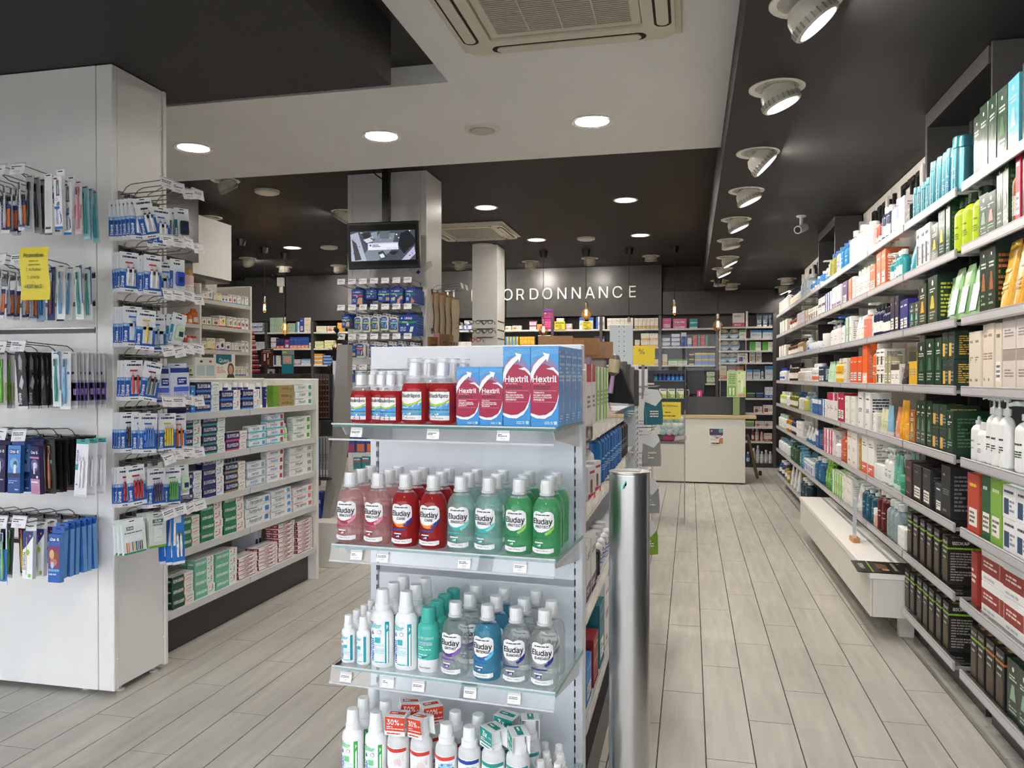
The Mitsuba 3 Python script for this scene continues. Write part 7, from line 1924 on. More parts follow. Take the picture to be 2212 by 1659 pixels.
PA = {'elg': elg(), 'elgf': elg('#c86a28'),
      'sens': hbox(.036, .235, .018, '#eceef2', [('r', 0.0, 0.0, 1, 0.05, '#2a6fc0'), ('u', 'SENSODYNE', 0.48, 0.09, 0.3, '#1c2f7c', 0.32), ('p', [(0.62, 0.08), (0.8, 0.14), (0.72, 0.28), (0.62, 0.36), (0.86, 0.26), (0.92, 0.14)], '#2458a8'), ('p', [(0.3, 0.62), (0.36, 0.92), (0.66, 0.92), (0.72, 0.62)], '#6a6f78'), ('p', [(0.42, 0.66), (0.45, 0.84), (0.62, 0.84), (0.6, 0.66)], '#aeb4bc'), ('o', 0.3, 0.56, 0.18, '#9aa4b8'), ('o', 0.3, 0.56, 0.12, '#eef0f4'), ('p', [(0.3, 0.44), (0.7, 0.44), (0.7, 0.52), (0.4, 0.5)], '#7a7f88'), ('p', [(0.05, 0.38), (0.6, 0.37), (0.75, 0.40), (0.6, 0.43), (0.05, 0.42)], '#3a6fb8'), ('r', 0.08, 0.93, 0.5, 0.96, '#8a1f2c')], '#dfe2e8'),
      'pink': pack(.032, .21, '#c9b8bc', [('r', 0, 0.3, 1, 0.55, '#c8404c')], ('#d8a0ac', '#c8505c', '#e8e0e0')),
      'teal': pack(.032, .21, '#9ccdd0', [('r', 0.1, 0.1, 0.5, 0.9, '#5fb8bc')], ('#3fa8b0', '#7fd0d0', '#e4ecec')),
      'blue': pack(.032, .21, '#a8c8de', [('r', 0.1, 0.1, 0.5, 0.9, '#3f8fcc')], ('#2f7fc8', '#4f9fd8', '#e4ecf2')),
      'grey': pack(.036, .22, '#a9acb0', [('r', 0.2, 0.05, 0.9, 0.95, '#8a8e94')], ('#2a2c30', '#3a3c40', '#1a1a1c')),
      'white': pack(.036, .23, '#dfe1e2', [('l', 0.3, 0.55, 0.8, 0.7, 5, '#b9bfc8'), ('l', 0.1, 0.05, 0.8, 0.12, 1, '#334')], None, 0),
      'fluo': pack(.036, .215, '#e2e4e2', [('u', 'Fluocaril', 0.34, 0.4, 0.32, '#5f6a2c', 0.36)], ('#5fa0d8', '#8fc0e6', '#4f8fd0')),
      'teal2': pack(.036, .215, '#dfe6e4', [('r', 0.7, 0.3, 1, 1, '#2f5f9a')], ('#2f9a98', '#7fd0c8', '#3fb0a8')),
      'navy': pack(.036, .215, '#2a3f6c', [('r', 0, 0.5, 0.4, 1, '#c9d2de'), ('u', 'Oral-B', 0.5, 0.06, 0.3, '#b9c4d8', 0.2)], ('#7a1f38', '#e6e0e4', '#e8e8ee')),
      'black': pack(.045, .225, '#16171a', [('r', 0, 0.0, 1, 0.05, '#dcdce0'), ('u', 'Inava', 0.36, 0.08, 0.32, '#f0f0f2', 0.2), ('p', [(0.2, 0.4), (0.5, 0.34), (0.72, 0.48), (0.56, 0.6), (0.4, 0.52)], '#c9cacd'), ('p', [(0.3, 0.7), (0.62, 0.66), (0.7, 0.85), (0.5, 0.96), (0.3, 0.9)], '#9a9ca0'), ('o', 0.55, 0.66, 0.13, '#33526a')], None, 0),
      'purple': pack(.045, .225, '#b9b6bc', [('r', 0, 0.0, 1, 0.06, '#e2e2e6'), ('r', 0.42, 0.14, 1, 0.46, '#4f3494'), ('r', 0, 0.5, 1, 1, '#d9d9dc'), ('o', 0.6, 0.63, 0.13, '#3a2f7a'), ('l', 0.6, 0.2, 0.9, 0.4, 1, '#b9a8e0')], None, 0),
      'bluebrush': pack(.045, .225, '#c9ccd2', [('r', 0, 0.0, 1, 0.06, '#e6e6ea'), ('u', 'Inava', 0.3, 0.08, 0.3, '#26303c', 0.18), ('o', 0.75, 0.63, 0.13, '#3a3f9a')], ('#5fb0dc', '#8fd0ee', '#2f6fc0')),
      'green': pack(.045, .225, '#b9b4b4', [('r', 0.2, 0.14, 1, 0.46, '#8a8a1f'), ('r', 0, 0.0, 1, 0.06, '#d6d2d0')], ('#6fbf3a', '#8fd05a', '#d8e8c8')),
      'elgw': pack(.058, .225, '#e4e4ea', [('r', 0, 0.92, 1, 1, '#2f9a92'), ('u', EL, 0.22, 0.55, 0.14, '#2a2f6c', 0.3), ('r', 0, 0.46, 0.5, 0.56, '#2f8f88'), ('r', 0.1, 0.2, 0.4, 0.22, '#3f6fb8'), ('r', 0.1, 0.0, 0.9, 0.04, '#c9c9cf')], None, 2, '#f4f4f6', 0, .012, None, '#f6f6f8'),
      'copper': pack(.05, .215, '#1b1410', [('r', 0.05, 0.05, 0.3, 0.9, '#8a4f22'), ('l', 0.15, 0.88, 0.85, 0.93, 1, '#e6e0d8'), ('r', 0.3, 0.55, 0.7, 0.62, '#5f8f88')], ('#a8683a', '#c08a5a', '#3a3a3a')),
      'blackc': pack(.05, .215, '#120f0e', [('r', 0.0, 0.02, 0.7, 0.05, '#8a4f22')], ('#1c1a1a', '#2a2624', '#111')),
      'ob1': hbox(.056, .215, .02, '#274c92', [('r', 0, 0.42, 1, 1, '#4f86cc'), ('r', 0.12, 0.82, 0.88, 0.92, '#26468c'), ('t', 'Oral-B', 0.5, 0.84, 0.06, '#fff', 'c', True, 0, 0.7), ('e', 0.5, 0.62, 0.34, 0.12, '#7fb4dc'), ('e', 0.6, 0.62, 0.16, 0.06, '#2f5f6a'), ('p', [(0.45, 0.42), (0.5, 0.6), (0.66, 0.6), (0.66, 0.42)], '#eef2f6'), ('r', 0, 0.33, 1, 0.42, '#1c2f5c'), ('l', 0.1, 0.2, 0.8, 0.28, 2, '#8fb0e0'), ('l', 0.6, 0.06, 0.9, 0.1, 1, '#cfdcf0')], '#1f5fa8'),
      'ob2': hbox(.056, .215, .02, '#38305c', [('t', 'Oral-B', 0.5, 0.84, 0.06, '#fff', 'c', True, 0, 0.7), ('r', 0, 0.74, 1, 0.78, '#c88fb0'), ('e', 0.5, 0.6, 0.4, 0.13, '#7a6a9a'), ('e', 0.58, 0.6, 0.18, 0.065, '#d8d8de'), ('p', [(0.34, 0.42), (0.36, 0.64), (0.5, 0.66), (0.5, 0.42)], '#eceef2'), ('r', 0, 0.0, 1, 0.32, '#c58fae'), ('l', 0.1, 0.22, 0.8, 0.28, 1, '#fff'), ('e', 0.75, 0.36, 0.12, 0.03, '#f0f0f2')], '#2f2850'),
      'ob3': hbox(.056, .215, .02, '#2a2350', [('t', 'Oral-B', 0.5, 0.84, 0.06, '#fff', 'c', True, 0, 0.7), ('e', 0.5, 0.6, 0.4, 0.13, '#5a5a8a'), ('e', 0.6, 0.6, 0.16, 0.06, '#4a2a4a'), ('p', [(0.4, 0.42), (0.44, 0.64), (0.58, 0.66), (0.58, 0.42)], '#eceef2'), ('l', 0.1, 0.14, 0.9, 0.3, 3, '#b9b4d8')], '#241e46'),
      'obk': hbox(.056, .215, .02, '#2f5fae', [('r', 0.1, 0.84, 0.9, 0.93, '#1f3f86'), ('t', 'Oral-B', 0.5, 0.86, 0.06, '#fff', 'c', True, 0, 0.7), ('r', 0.05, 0.27, 0.95, 0.76, '#7a3a6a'), ('e', 0.3, 0.58, 0.2, 0.1, '#d8a86a'), ('e', 0.7, 0.54, 0.18, 0.1, '#8a5038'), ('e', 0.45, 0.42, 0.3, 0.08, '#c86a5a'), ('e', 0.36, 0.36, 0.14, 0.07, '#9ad0e0'), ('r', 0.05, 0.23, 0.95, 0.28, '#5fa8dc'), ('l', 0.1, 0.14, 0.7, 0.2, 1, '#c0d4f0')], '#4f8fd8'),
      'obs': hbox(.056, .215, .02, '#3a78cc', [('r', 0.0, 0.0, 1, 0.86, '#3f7fd0')], '#6fa8e2'),
      'bio': hbox(.045, .215, .018, '#eceeea', [('p', [(0, 0.6), (0.5, 0.72), (1, 0.9), (1, 1), (0, 1)], '#262f78'), ('o', 0.7, 0.9, 0.1, '#d88a4a'), ('u', EL, 0.3, 0.2, 0.22, '#262a6c', 0.36), ('p', [(0.36, 0.1), (0.42, 0.1), (0.42, 0.88), (0.36, 0.88)], '#c0a070'), ('e', 0.5, 0.56, 0.18, 0.06, '#8fc24a'), ('r', 0.6, 0.04, 0.85, 0.11, '#8fc24a')], '#e4e6e2'),
      'kidg': pack(.036, .215, '#3a4a50', [('r', 0, 0, 1, 0.06, '#d6dad2')], ('#6fbf3a', '#a8d86a', '#e8f0d8')),
      'kidr': pack(.036, .215, '#2a2f4c', [('r', 0, 0, 1, 0.06, '#dedee2')], ('#e0b42a', '#c83a4a', '#f0c0c8')),
      'kidb': pack(.036, .235, '#2f6fc0', [('r', 0, 0, 1, 0.07, '#e2e2e6'), ('r', 0, 0.6, 1, 1, '#e8eaee')], ('#8fd08a', '#cfe6f0', '#2f6fc0'))}
_pack_rows = {'elg': 'toothbrush pack with navy and orange card', 'elgf': 'toothbrush pack with orange card', 'sens': 'white toothbrush carton with window and blue curve', 'pink': 'pink and red toothbrush pack', 'teal': 'teal toothbrush pack', 'blue': 'blue toothbrush pack', 'grey': 'grey pack with a black toothbrush',
              'white': 'plain white hanging pack', 'fluo': 'white pack with a blue toothbrush', 'teal2': 'pack with a teal toothbrush', 'navy': 'navy pack with a crimson toothbrush', 'black': 'black toothbrush pack', 'purple': 'grey and purple toothbrush pack', 'bluebrush': 'pack with a light blue toothbrush', 'green': 'grey and lime toothbrush pack',
              'elgw': 'white pack of two brush heads', 'copper': 'black and copper toothbrush pack', 'blackc': 'black toothbrush pack', 'ob1': 'blue brush head box', 'ob2': 'violet and pink brush head box', 'ob3': 'dark violet brush head box', 'obk': 'blue brush head box with coloured picture', 'obs': 'plain blue brush head box', 'bio': 'white and navy bamboo toothbrush box', 'kidg': 'pack with a green toothbrush', 'kidr': 'pack with a red and yellow toothbrush', 'kidb': 'blue pack with a pale green toothbrush'}
RN = ['', 'top', 'second', 'third', 'fourth', 'lowest']


def A(row, u, kind, n=1, y=2.58, dy=0.02, dz=0.0, rz=0.0, note=''):
    x = P(u, 500, y=y)[0]
    for i in range(n):
        d = _pack_rows[kind]
        lb = f'{d}{note}, {RN[row]} row of the pillar front' if n == 1 else f'{d}{note}, {ORD[i + 1]} from front, {RN[row]} pillar row'
        put('toothbrush_pack', PA[kind], lb, 'toothbrush pack', xf(x + rnd.uniform(-.003, .003), y + i * dy, AZ[row - 1] + 0.012 + dz, rz=rz + rnd.uniform(-6, 6), rx=rnd.uniform(-3, 3), ry=rnd.uniform(-2, 2)), None if n == 1 else f'{d} row {row}')


A(1, 14, 'elg', 3, 2.60, .03); A(1, 46, 'elg', 1, 2.56); A(1, 66, 'grey', 4, 2.57, .03); A(1, 106, 'white', 2, 2.57, .05); A(1, 127, 'sens', 1, 2.58, dz=.02, note=', left one')
A(1, 150, 'sens', 1, 2.62, dz=.004, note=', right one'); A(1, 170, 'pink', 1, 2.62, dz=-.02); A(1, 184, 'teal', 1, 2.66, dz=-.03, note=', nearer one'); A(1, 194, 'blue', 1, 2.70, dz=-.03); A(1, 203, 'teal', 1, 2.74, dz=-.03, note=', rearmost one')
A(2, 6, 'elg', 6, 2.55, .035); A(2, 132, 'fluo', 2, 2.62, .05); A(2, 168, 'teal2', 2, 2.64, .05); A(2, 112, 'navy', 2, 2.66, .04); A(2, 88, 'blue', 1, 2.70)
A(3, 4, 'green', 2, 2.60, .03); A(3, 20, 'green', 1, 2.62, note=' beside the black packs'); A(3, 42, 'black', 9, 2.56, .026); A(3, 120, 'teal2', 1, 2.58); A(3, 142, 'bluebrush', 1, 2.59); A(3, 152, 'purple', 9, 2.62, .022)
A(4, 5, 'ob3', 2, 2.60, .04); A(4, 35, 'ob1', 3, 2.59, .045); A(4, 76, 'ob2', 1, 2.58, rz=-8); A(4, 103, 'copper', 1, 2.60); A(4, 118, 'blackc', 5, 2.63, .03); A(4, 178, 'elgw', 3, 2.62, .045)
A(5, 3, 'kidb', 1, 2.56); A(5, 21, 'kidg', 1, 2.60); A(5, 44, 'kidr', 1, 2.62); A(5, 62, 'bio', 3, 2.60, .05); A(5, 118, 'obk', 1, 2.60, dz=-.006); A(5, 129, 'obs', 6, 2.64, .03, dz=.0)

# yellow promotion sheet
pm = MB()
n_ = 10
for i in range(n_):     # a slightly wavy sheet
    z0, z1 = -0.20 * i / n_, -0.20 * (i + 1) / n_
    wv = lambda z: 0.004 * math.sin(z * 30)
    pm.poly([(-0.062, wv(z0), z0), (-0.062, wv(z1), z1), (0.062, wv(z1) * 1.4, z1), (0.062, wv(z0) * 1.4, z0)], '#e8d43a')
    pm.poly([(-0.062, wv(z0) + .0006, z0), (0.062, wv(z0) * 1.4 + .0006, z0), (0.062, wv(z1) * 1.4 + .0006, z1), (-0.062, wv(z1) + .0006, z1)], '#e8d43a')
tx = MB()
INK = '#3a3a1c'
print_flat(tx, [('t', 'Promotion', 0.5, 0.81, 0.07, INK, 'c', True, 0, 0.68), ('l', 0.35, 0.72, 0.68, 0.75, 1, '#7a7020'), ('l', 0.33, 0.645, 0.72, 0.68, 1, '#7a7020'), ('t', '1 achetée', 0.5, 0.55, 0.055, INK, 'c', False, 0, 0.5), ('t', '=', 0.5, 0.49, 0.02, '#7a7020', 'c', False),
                ('t', '1 offerte', 0.5, 0.40, 0.055, INK, 'c', False, 0, 0.42), ('t', 'soit', 0.5, 0.33, 0.022, '#7a7020', 'c', False), ('t', '4€00 les 2', 0.5, 0.22, 0.07, INK, 'c', True, 0, 0.6)], (-0.062, -0.0065, -0.20), (1, 0, 0), (0, 0, 1), 0.124, 0.20, 2)
sp = P(75, 600, y=2.50)
put('promotion_sheet', [('', pm.ply('m_paper')), ('lettering', tx.ply('m_paper'))], 'yellow Promotion sheet hanging in front of the orange toothbrush packs', 'notice', xf(sp[0], 2.50, P(75, 534, y=2.50)[2], rz=3))


# side packs, turned a little towards the entrance
def iva(fill, hc, heads=2, bg='#1f5aac'):
    return pack(.078, .165, '#e2e6ea', [('r', 0.0, 0.1, 1, 0.5, bg), ('r', 0, 0.5, 1, 0.58, '#7fa8d8'), ('r', 0, 0.0, 1, 0.09, '#e8e8ec'), ('l', 0.3, 0.02, 0.8, 0.07, 1, '#444'), ('u', 'Inava', 0.22, 0.12, 0.16, '#fff', 0.34), ('o', 0.13, 0.53, 0.07, '#b9cfe8'), ('l', 0.15, 0.84, 0.9, 0.92, 1, '#2a2f5c'), ('r', 0.3, 0.72, 0.7, 0.76, hc)], None, heads, hc, fill=fill)


PBK = {'wblk': iva('#eef0f2', '#222'), 'wblu': iva('#eef0f2', '#3a5fc0'), 'wred': iva('#eef0f2', '#c8323a'), 'clblu': iva('#9fc0e0', '#2f6fd0', 1), 'yel': iva('#d8c84a', '#d8a82a', 1), 'red': iva('#c84a52', '#b8262e', 2), 'blk': iva('#55585f', '#7a1f4a', 2),
       'pblk': iva('#26282c', '#222', 4), 'pblu': iva('#3a7fd0', '#2f6fd0', 4), 'pyel': iva('#e2cc2a', '#caa81f', 4), 'pora': iva('#e0722a', '#d8621f', 2), 'pred': iva('#c02a34', '#b0202a', 3), 'ppur': iva('#3a2a52', '#6a2a6a', 4), 'pgrn': iva('#4fa03a', '#4a9a30', 4),
       'fgrn': pack(.066, .135, '#d8e2e0', [('r', 0, 0.1, 0.25, 0.6, '#2a7a9a'), ('l', 0.2, 0.82, 0.8, 0.9, 1, '#2a2f3c')], None, 0), 'fblu': None, 'fmint': None}


def floss(case, bg):
    p = pack(.066, .135, '#dfe6e8', [('r', 0, 0.06, 0.22, 0.62, bg), ('u', 'Inava', 0.17, 0.1, 0.14, '#fff', 0.4), ('l', 0.25, 0.8, 0.85, 0.9, 1, '#2a2f3c')], None, 0)
    return p + [('case', MB().box(-0.010, 0.030, -0.016, -0.002, -0.115, -0.055, case, 0.005).box(0.002, 0.022, -0.0166, -0.016, -0.1, -0.078, '#1c2a5c').ply('m_plastic'))]


PBK['fgrn'], PBK['fblu'], PBK['fmint'] = floss('#1c2426', '#2a6a8a'), floss('#2348b8', '#2a5fb8'), floss('#b9d8b4', '#2a86b0')
PBK['pick'] = hbox(.085, .165, .022, '#c9cfdc', [('r', 0, 0.86, 1, 1, '#1f2f7c'), ('r', 0.35, 0.5, 0.85, 0.72, '#1f2f7c'), ('l', 0.42, 0.55, 0.8, 0.68, 2, '#dfe4f0'), ('r', 0.15, 0.3, 0.95, 0.44, '#4f62c8'), ('r', 0.1, 0.02, 0.95, 0.09, '#2a3a9a')] + [('r', 0.15 + 0.1 * i, 0.1, 0.19 + 0.1 * i, 0.3, '#8fa0dc') for i in range(8)], '#aab4cc')
PBK['gum'] = hbox(.095, .14, .014, '#dfe8e4', [('r', 0.02, 0.0, 0.98, 0.06, '#2f8a5a'), ('r', 0.2, 0.8, 0.5, 0.92, '#2f5f4a'), ('t', 'GUM', 0.35, 0.825, 0.07, '#fff', 'c', True, 0, 0.24), ('l', 0.1, 0.68, 0.9, 0.74, 1, '#556')] + [('r', 0.14 + 0.08 * i, 0.08, 0.19 + 0.08 * i, 0.4, c) for i, c in enumerate(['#d85a4a', '#e08a4a', '#d8d8d8', '#8a5a9a', '#e0c04a', '#3a4a8a', '#4aa0b0', '#8a2a3a', '#2a6a4a'])] + [('r', 0.14 + 0.08 * i, 0.4, 0.19 + 0.08 * i, 0.62, '#f2f4f4') for i in range(9)], '#bfd0c8')
PBK['gumg'] = hbox(.075, .145, .02, '#cfd6d0', [('r', 0.0, 0.0, 1, 0.08, '#6fa83a'), ('r', 0.2, 0.82, 0.8, 0.94, '#3a6a4a'), ('t', 'GUM', 0.5, 0.845, 0.07, '#fff', 'c', True, 0, 0.4), ('l', 0.3, 0.2, 0.75, 0.7, 9, '#f2f4f2'), ('l', 0.2, 0.72, 0.8, 0.8, 1, '#6a8a6a')], '#b9c4b9')
PBK['long'] = pack(.055, .21, '#2f78cc', [('r', 0, 0, 1, 0.06, '#e4e6ea'), ('u', 'Inava', 0.68, 0.36, 0.26, '#fff', 0.3), ('p', [(0.1, 0.4), (0.3, 0.4), (0.36, 0.95), (0.2, 0.95)], '#eef0f2'), ('r', 0.2, 0.86, 0.8, 1, '#d9dce0')], None, 2, '#d8b84a')
_pbd = {'wblk': 'pack of black tipped white brushes', 'wblu': 'pack of blue tipped white brushes', 'wred': 'pack of red tipped white brushes', 'clblu': 'blue pack with one clear blue brush', 'yel': 'blue pack with one yellow brush', 'red': 'blue pack with red refill brushes', 'blk': 'tilted blue pack with black refill brushes',
        'pblk': 'blue pack of black picks', 'pblu': 'blue pack of blue picks', 'pyel': 'blue pack of yellow picks', 'pora': 'blue pack of orange picks', 'pred': 'blue pack of red picks', 'ppur': 'blue pack of dark purple picks', 'pgrn': 'blue pack of green picks', 'fgrn': 'floss pack with black case', 'fblu': 'floss pack with blue case', 'fmint': 'tilted floss pack with mint case',
        'pick': 'clear box of blue picks', 'gum': 'pack of coloured interdental brushes', 'gumg': 'green edged pack of soft picks', 'long': 'long blue brush pack'}
RB = ['', 'top', 'second', 'third', 'fourth', 'fifth', 'sixth', 'lowest']


def B(row, u, vt, kind, n=1, x=-2.19, dx=0.022, ry=0.0, turn=-26, note=''):
    p = P(u, vt, x=x)
    for i in range(n):
        d = _pbd[kind]
        lb = f'{d}{note}, {RB[row]} row of the pillar side' if n == 1 else f'{d}{note}, {ORD[i + 1]} from front, {RB[row]} pillar side row'
        put('interdental_pack', PBK[kind], lb, 'brush pack', xf(x - i * dx, p[1] + 0.004 * i, p[2] - 0.002 * (i > 0), rz=90 + turn + rnd.uniform(-4, 4)) @ xf(ry=(ry if i == 0 else ry * 0.2) + rnd.uniform(-2, 2)), None if n == 1 else f'{d}, {RB[row]} side row')


B(1, 305, 428, 'wblk', 7, -2.20, .022, -14); B(1, 347, 448, 'wblu', 2, -2.17, .03, -3); B(1, 391, 450, 'fgrn', 3, -2.18, .03)
B(2, 279, 545, 'wred', 4, -2.26, .016, note=', left stack'); B(2, 330, 551, 'wred', 4, -2.19, .018, note=', right stack'); B(2, 357, 566, 'clblu', 1, -2.2); B(2, 383, 560, 'fblu', 2, -2.17, .03)
B(3, 286, 662, 'clblu', 5, -2.24, .016); B(3, 317, 670, 'yel', 1, -2.2, ry=2); B(3, 337, 680, 'clblu', 2, -2.22, .02, note=', behind'); B(3, 389, 678, 'fmint', 4, -2.17, .035, 12)
B(4, 288, 778, 'red', 3, -2.23, .018); B(4, 332, 782, 'blk', 1, -2.19, ry=9); B(4, 352, 787, 'pick', 1, -2.21, note=', left one'); B(4, 385, 785, 'pick', 1, -2.17, note=', right one')
B(5, 279, 890, 'pblk', 4, -2.25, .014); B(5, 303, 892, 'pblu', 1, -2.22, note=', left one'); B(5, 320, 893, 'pblu', 1, -2.20, note=', right one'); B(5, 361, 893, 'pyel', 5, -2.18, .02); B(5, 383, 896, 'pora', 1, -2.19)
B(6, 273, 1008, 'pred', 3, -2.26, .016); B(6, 291, 1005, 'pred', 1, -2.22, ry=-3, note=' in clear wrap'); B(6, 337, 1012, 'ppur', 4, -2.20, .018); B(6, 372, 1010, 'pgrn', 1, -2.18); B(6, 392, 1004, 'fmint', 1, -2.18)
B(7, 285, 1122, 'gum', 3, -2.24, .02, -4); B(7, 338, 1108, 'gumg', 3, -2.20, .028); B(7, 383, 1115, 'long', 5, -2.17, .02)
# ------------------------------------------------------------------ supplements of the tall far left unit
def fy(u):
    return P(u, 700, x=FX - 0.02)[1]


LM = [('r', 0, 0.0, 1, 0.16, '#4f9fd0'), ('l', 0.1, 0.74, 0.9, 0.9, 2, '#444')]


def F(row, u0, u1, h, col, acc, desc, dot=None, kind='box', band=None):
    w = (fy(u1) - fy(u0)) * 0.95
    z = FZ[row - 1] - 0.001
    M = xf(FX - 0.022 - (0.05 if kind == 'box' else w / 2), (fy(u0) + fy(u1)) / 2, z, rz=90)
    lb = f'{desc}, {ORD[row]} shelf of the tall left unit'
    if kind == 'box':
        F_ = [('r', 0, 0.0, 1, 0.17, band or acc), ('l', 0.1, 0.74, 0.9, 0.92, 2, '#4a4a4a')]
        if dot:
            F_ += [('e', 0.5, 0.45, 0.28, 0.17, dot), ('e', 0.62, 0.56, 0.12, 0.1, acc)]
        put('supplement_box', [('', carton(w, .10, h, col, F_, (), [('l', 0.2, 0.2, 0.8, 0.8, 3, '#c9c6b9')], (), 1).ply('m_paper'))], lb, 'box', M)
    else:
        put('supplement_bottle', generic(kind, w, w, h, col, acc, 'label', 1), lb, 'bottle', M)


c_ = '#dcdad0'
for row, items in {1: [(383, 398, .05, '#e6b9ae', '#8a2f3f', 'low pink box', None), (399, 412, .085, '#e0ddd2', '#3f6a5f', 'white box with green flower', '#3f6a5f'), (437, 449, .085, c_, '#c8423c', 'white box with red foot', '#e6c8c8'), (449, 460, .12, c_, '#3f8f84', 'tall white box with purple flower', '#b48ac0'), (462, 470, .09, '#cfccb0', '#8f8f6a', 'left olive beige box', None), (470, 479, .092, '#cfccb0', '#5f7f4a', 'right olive beige box', None),
                        (479, 486, .075, c_, '#4f9fd0', 'small white box with dark plant', '#3a4a3a'), (486, 493, .077, c_, '#4f9fd0', 'small white box with brown plant', '#a0583a'), (493, 502, .095, c_, '#4f9fd0', 'white box with red star', '#b83a5a'), (503, 512, .098, c_, '#4f9fd0', 'white box with magenta fruit', '#b02f6a'), (513, 521, .10, c_, '#4f9fd0', 'white box with pale plant', '#b9c8a9'), (522, 528, .08, '#c9cfc4', '#4f9fd0', 'grey green box', None), (529, 537, .10, c_, '#4f9fd0', 'last white box with blue foot', '#cfd8c9')],
                   2: [(437, 446, .085, c_, '#6f9a3f', 'white box with red flower', '#b8503a'), (447, 457, .09, c_, '#6f9a3f', 'white box with green tree', '#4f7a3a'), (459, 474, .085, '#cfccc9', '#b83a3a', 'white and brown wide box', '#8a5a3a'), (474, 488, .12, '#e0dccb', '#c02f3a', 'tall white box with yellow fruit', '#e2c23a'), (489, 494, .12, '#b9c0a9', '#3f6a3a', 'olive slim box', None), (494, 503, .12, c_, '#b82f3a', 'tall white box with olive leaves', '#8aa05a'), (504, 512, .118, c_, '#b82f3a', 'second tall white box with leaves', '#8aa05a'), (513, 521, .118, c_, '#b82f3a', 'tall white box with red plant', '#d04a3a'), (522, 529, .125, c_, '#e0ddd2', 'left white box with dark red emblem', '#6a2f2a'), (530, 537, .125, c_, '#e0ddd2', 'right white box with dark red emblem', '#6a2f2a')],
                   3: [(365, 392, .045, '#6fb8a8', '#b9e0d6', 'long low teal box', None), (437, 446, .085, c_, '#d8702f', 'white box with yellow orange foot', '#a07a3a'), (447, 457, .12, '#d9d3b4', '#5f8f3a', 'tall cream box with green foot', None), (457, 465, .122, '#dcd8c9', '#e08a3a', 'tall cream box with orange foot', '#e2c23a'), (466, 475, .085, '#d3d0d6', '#6a4f9a', 'violet footed box with black plant', '#3a3a44'), (475, 486, .125, c_, '#6a4f9a', 'tall violet footed box with black emblem', '#2a2a30'), (487, 499, .095, c_, '#7a62a8', 'pair box with violet foot', '#4a4a4a'), (500, 506, .09, '#cfccc0', '#8a7a9a', 'grey violet slim box', None), (507, 514, .095, c_, '#7a62a8', 'violet footed box with lemon', '#c9c98a'), (515, 521, .095, c_, '#7a62a8', 'violet footed box with black sign', '#2a2a30'), (522, 529, .12, '#d6d4c9', '#dcdad0', 'left white box with green emblem', '#3f7f5a'), (530, 537, .12, '#d6d4c9', '#dcdad0', 'right white box with green emblem', '#3f7f5a')],
                   4: [(402, 418, .10, '#c9d0b9', '#2f4a36', 'dark green footed box', '#7a9a5a'), (419, 432, .10, '#b9c4a9', '#2f4a36', 'second dark green footed box', '#5a8a4a'), (500, 506, .12, c_, '#3a6ad0', 'slim white box with blue foot', '#8a3a6a'), (507, 513, .10, c_, '#3a62a8', 'white box with lemon slice', '#a8b83a'), (514, 520, .10, c_, '#3a62a8', 'second white box with lemon slice', '#a8b83a'), (521, 526, .10, c_, '#3a62a8', 'white box with pale slice', '#d8d8b0'), (527, 531, .10, c_, '#3a62a8', 'white box with yellow slice', '#e0d03a'), (532, 537, .135, c_, '#dcdad0', 'tall white box with olive emblem', '#7a8a4a')]}.items():
    for u0, u1, h, col, acc, desc, dot in items:
        F(row, u0, u1, h, col, acc, desc, dot)
F(1, 403, 428, .27, '#e3bcc0/#a8803f', '#c9a0a0', 'tall pink bottle with wooden cap', kind='spray')
for q, (u0, u1, h) in enumerate(((398, 408, .10), (409, 419, .10), (421, 435, .155))):
    F(2, u0, u1, h, '#c9742f/#d8521f', '#e6d0b0', ['left small amber bottle', 'right small amber bottle', 'large amber bottle with orange cap'][q], kind='can')
for q, (u0, u1, col, ds) in enumerate(((393, 400, '#a83a36/#e9e6e2', 'left red bottle'), (401, 408, '#b8403a/#e9e6e2', 'right red bottle with white cap'), (409, 420, '#c9c4bd/#d8481c', 'left white labelled bottle with orange cap'), (421, 433, '#c9c4bd/#d8481c', 'right white labelled bottle with orange cap'))):
    F(3, u0, u1, .13, col, '#2a2a2a', ds, kind='can')
for i in range(2):
    put('supplement_box', [('', carton(.11, .08, .05, '#d8883a', [('l', 0.2, 0.3, 0.8, 0.7, 1, '#f0d0a0')]).ply('m_paper'))], f'{["left", "right"][i]} orange box on the long teal box', 'box', xf(FX - 0.07, fy(372 + 13 * i), FZ[2] + 0.0455 - 0.001, rz=90))
ds = carton(.30, .03, .17, '#cfd2cb', [('r', .05, .1, .32, .62, '#a9bcc0'), ('r', .36, .1, .63, .62, '#a9bcc0'), ('r', .68, .1, .95, .62, '#a9bcc0'), ('e', .2, .8, .05, .06, '#3a4a3a'), ('e', .5, .8, .05, .06, '#8a5a3a'), ('e', .8, .8, .05, .06, '#7a2f2a')])
put('display_card', [('', ds.ply('m_paper'))], 'white display card with three pale blue panels above the toothpaste gondola', 'display card', xf(-3.95, P(452, 790, x=-3.95)[1], P(452, 816, x=-3.95)[2], rz=72))
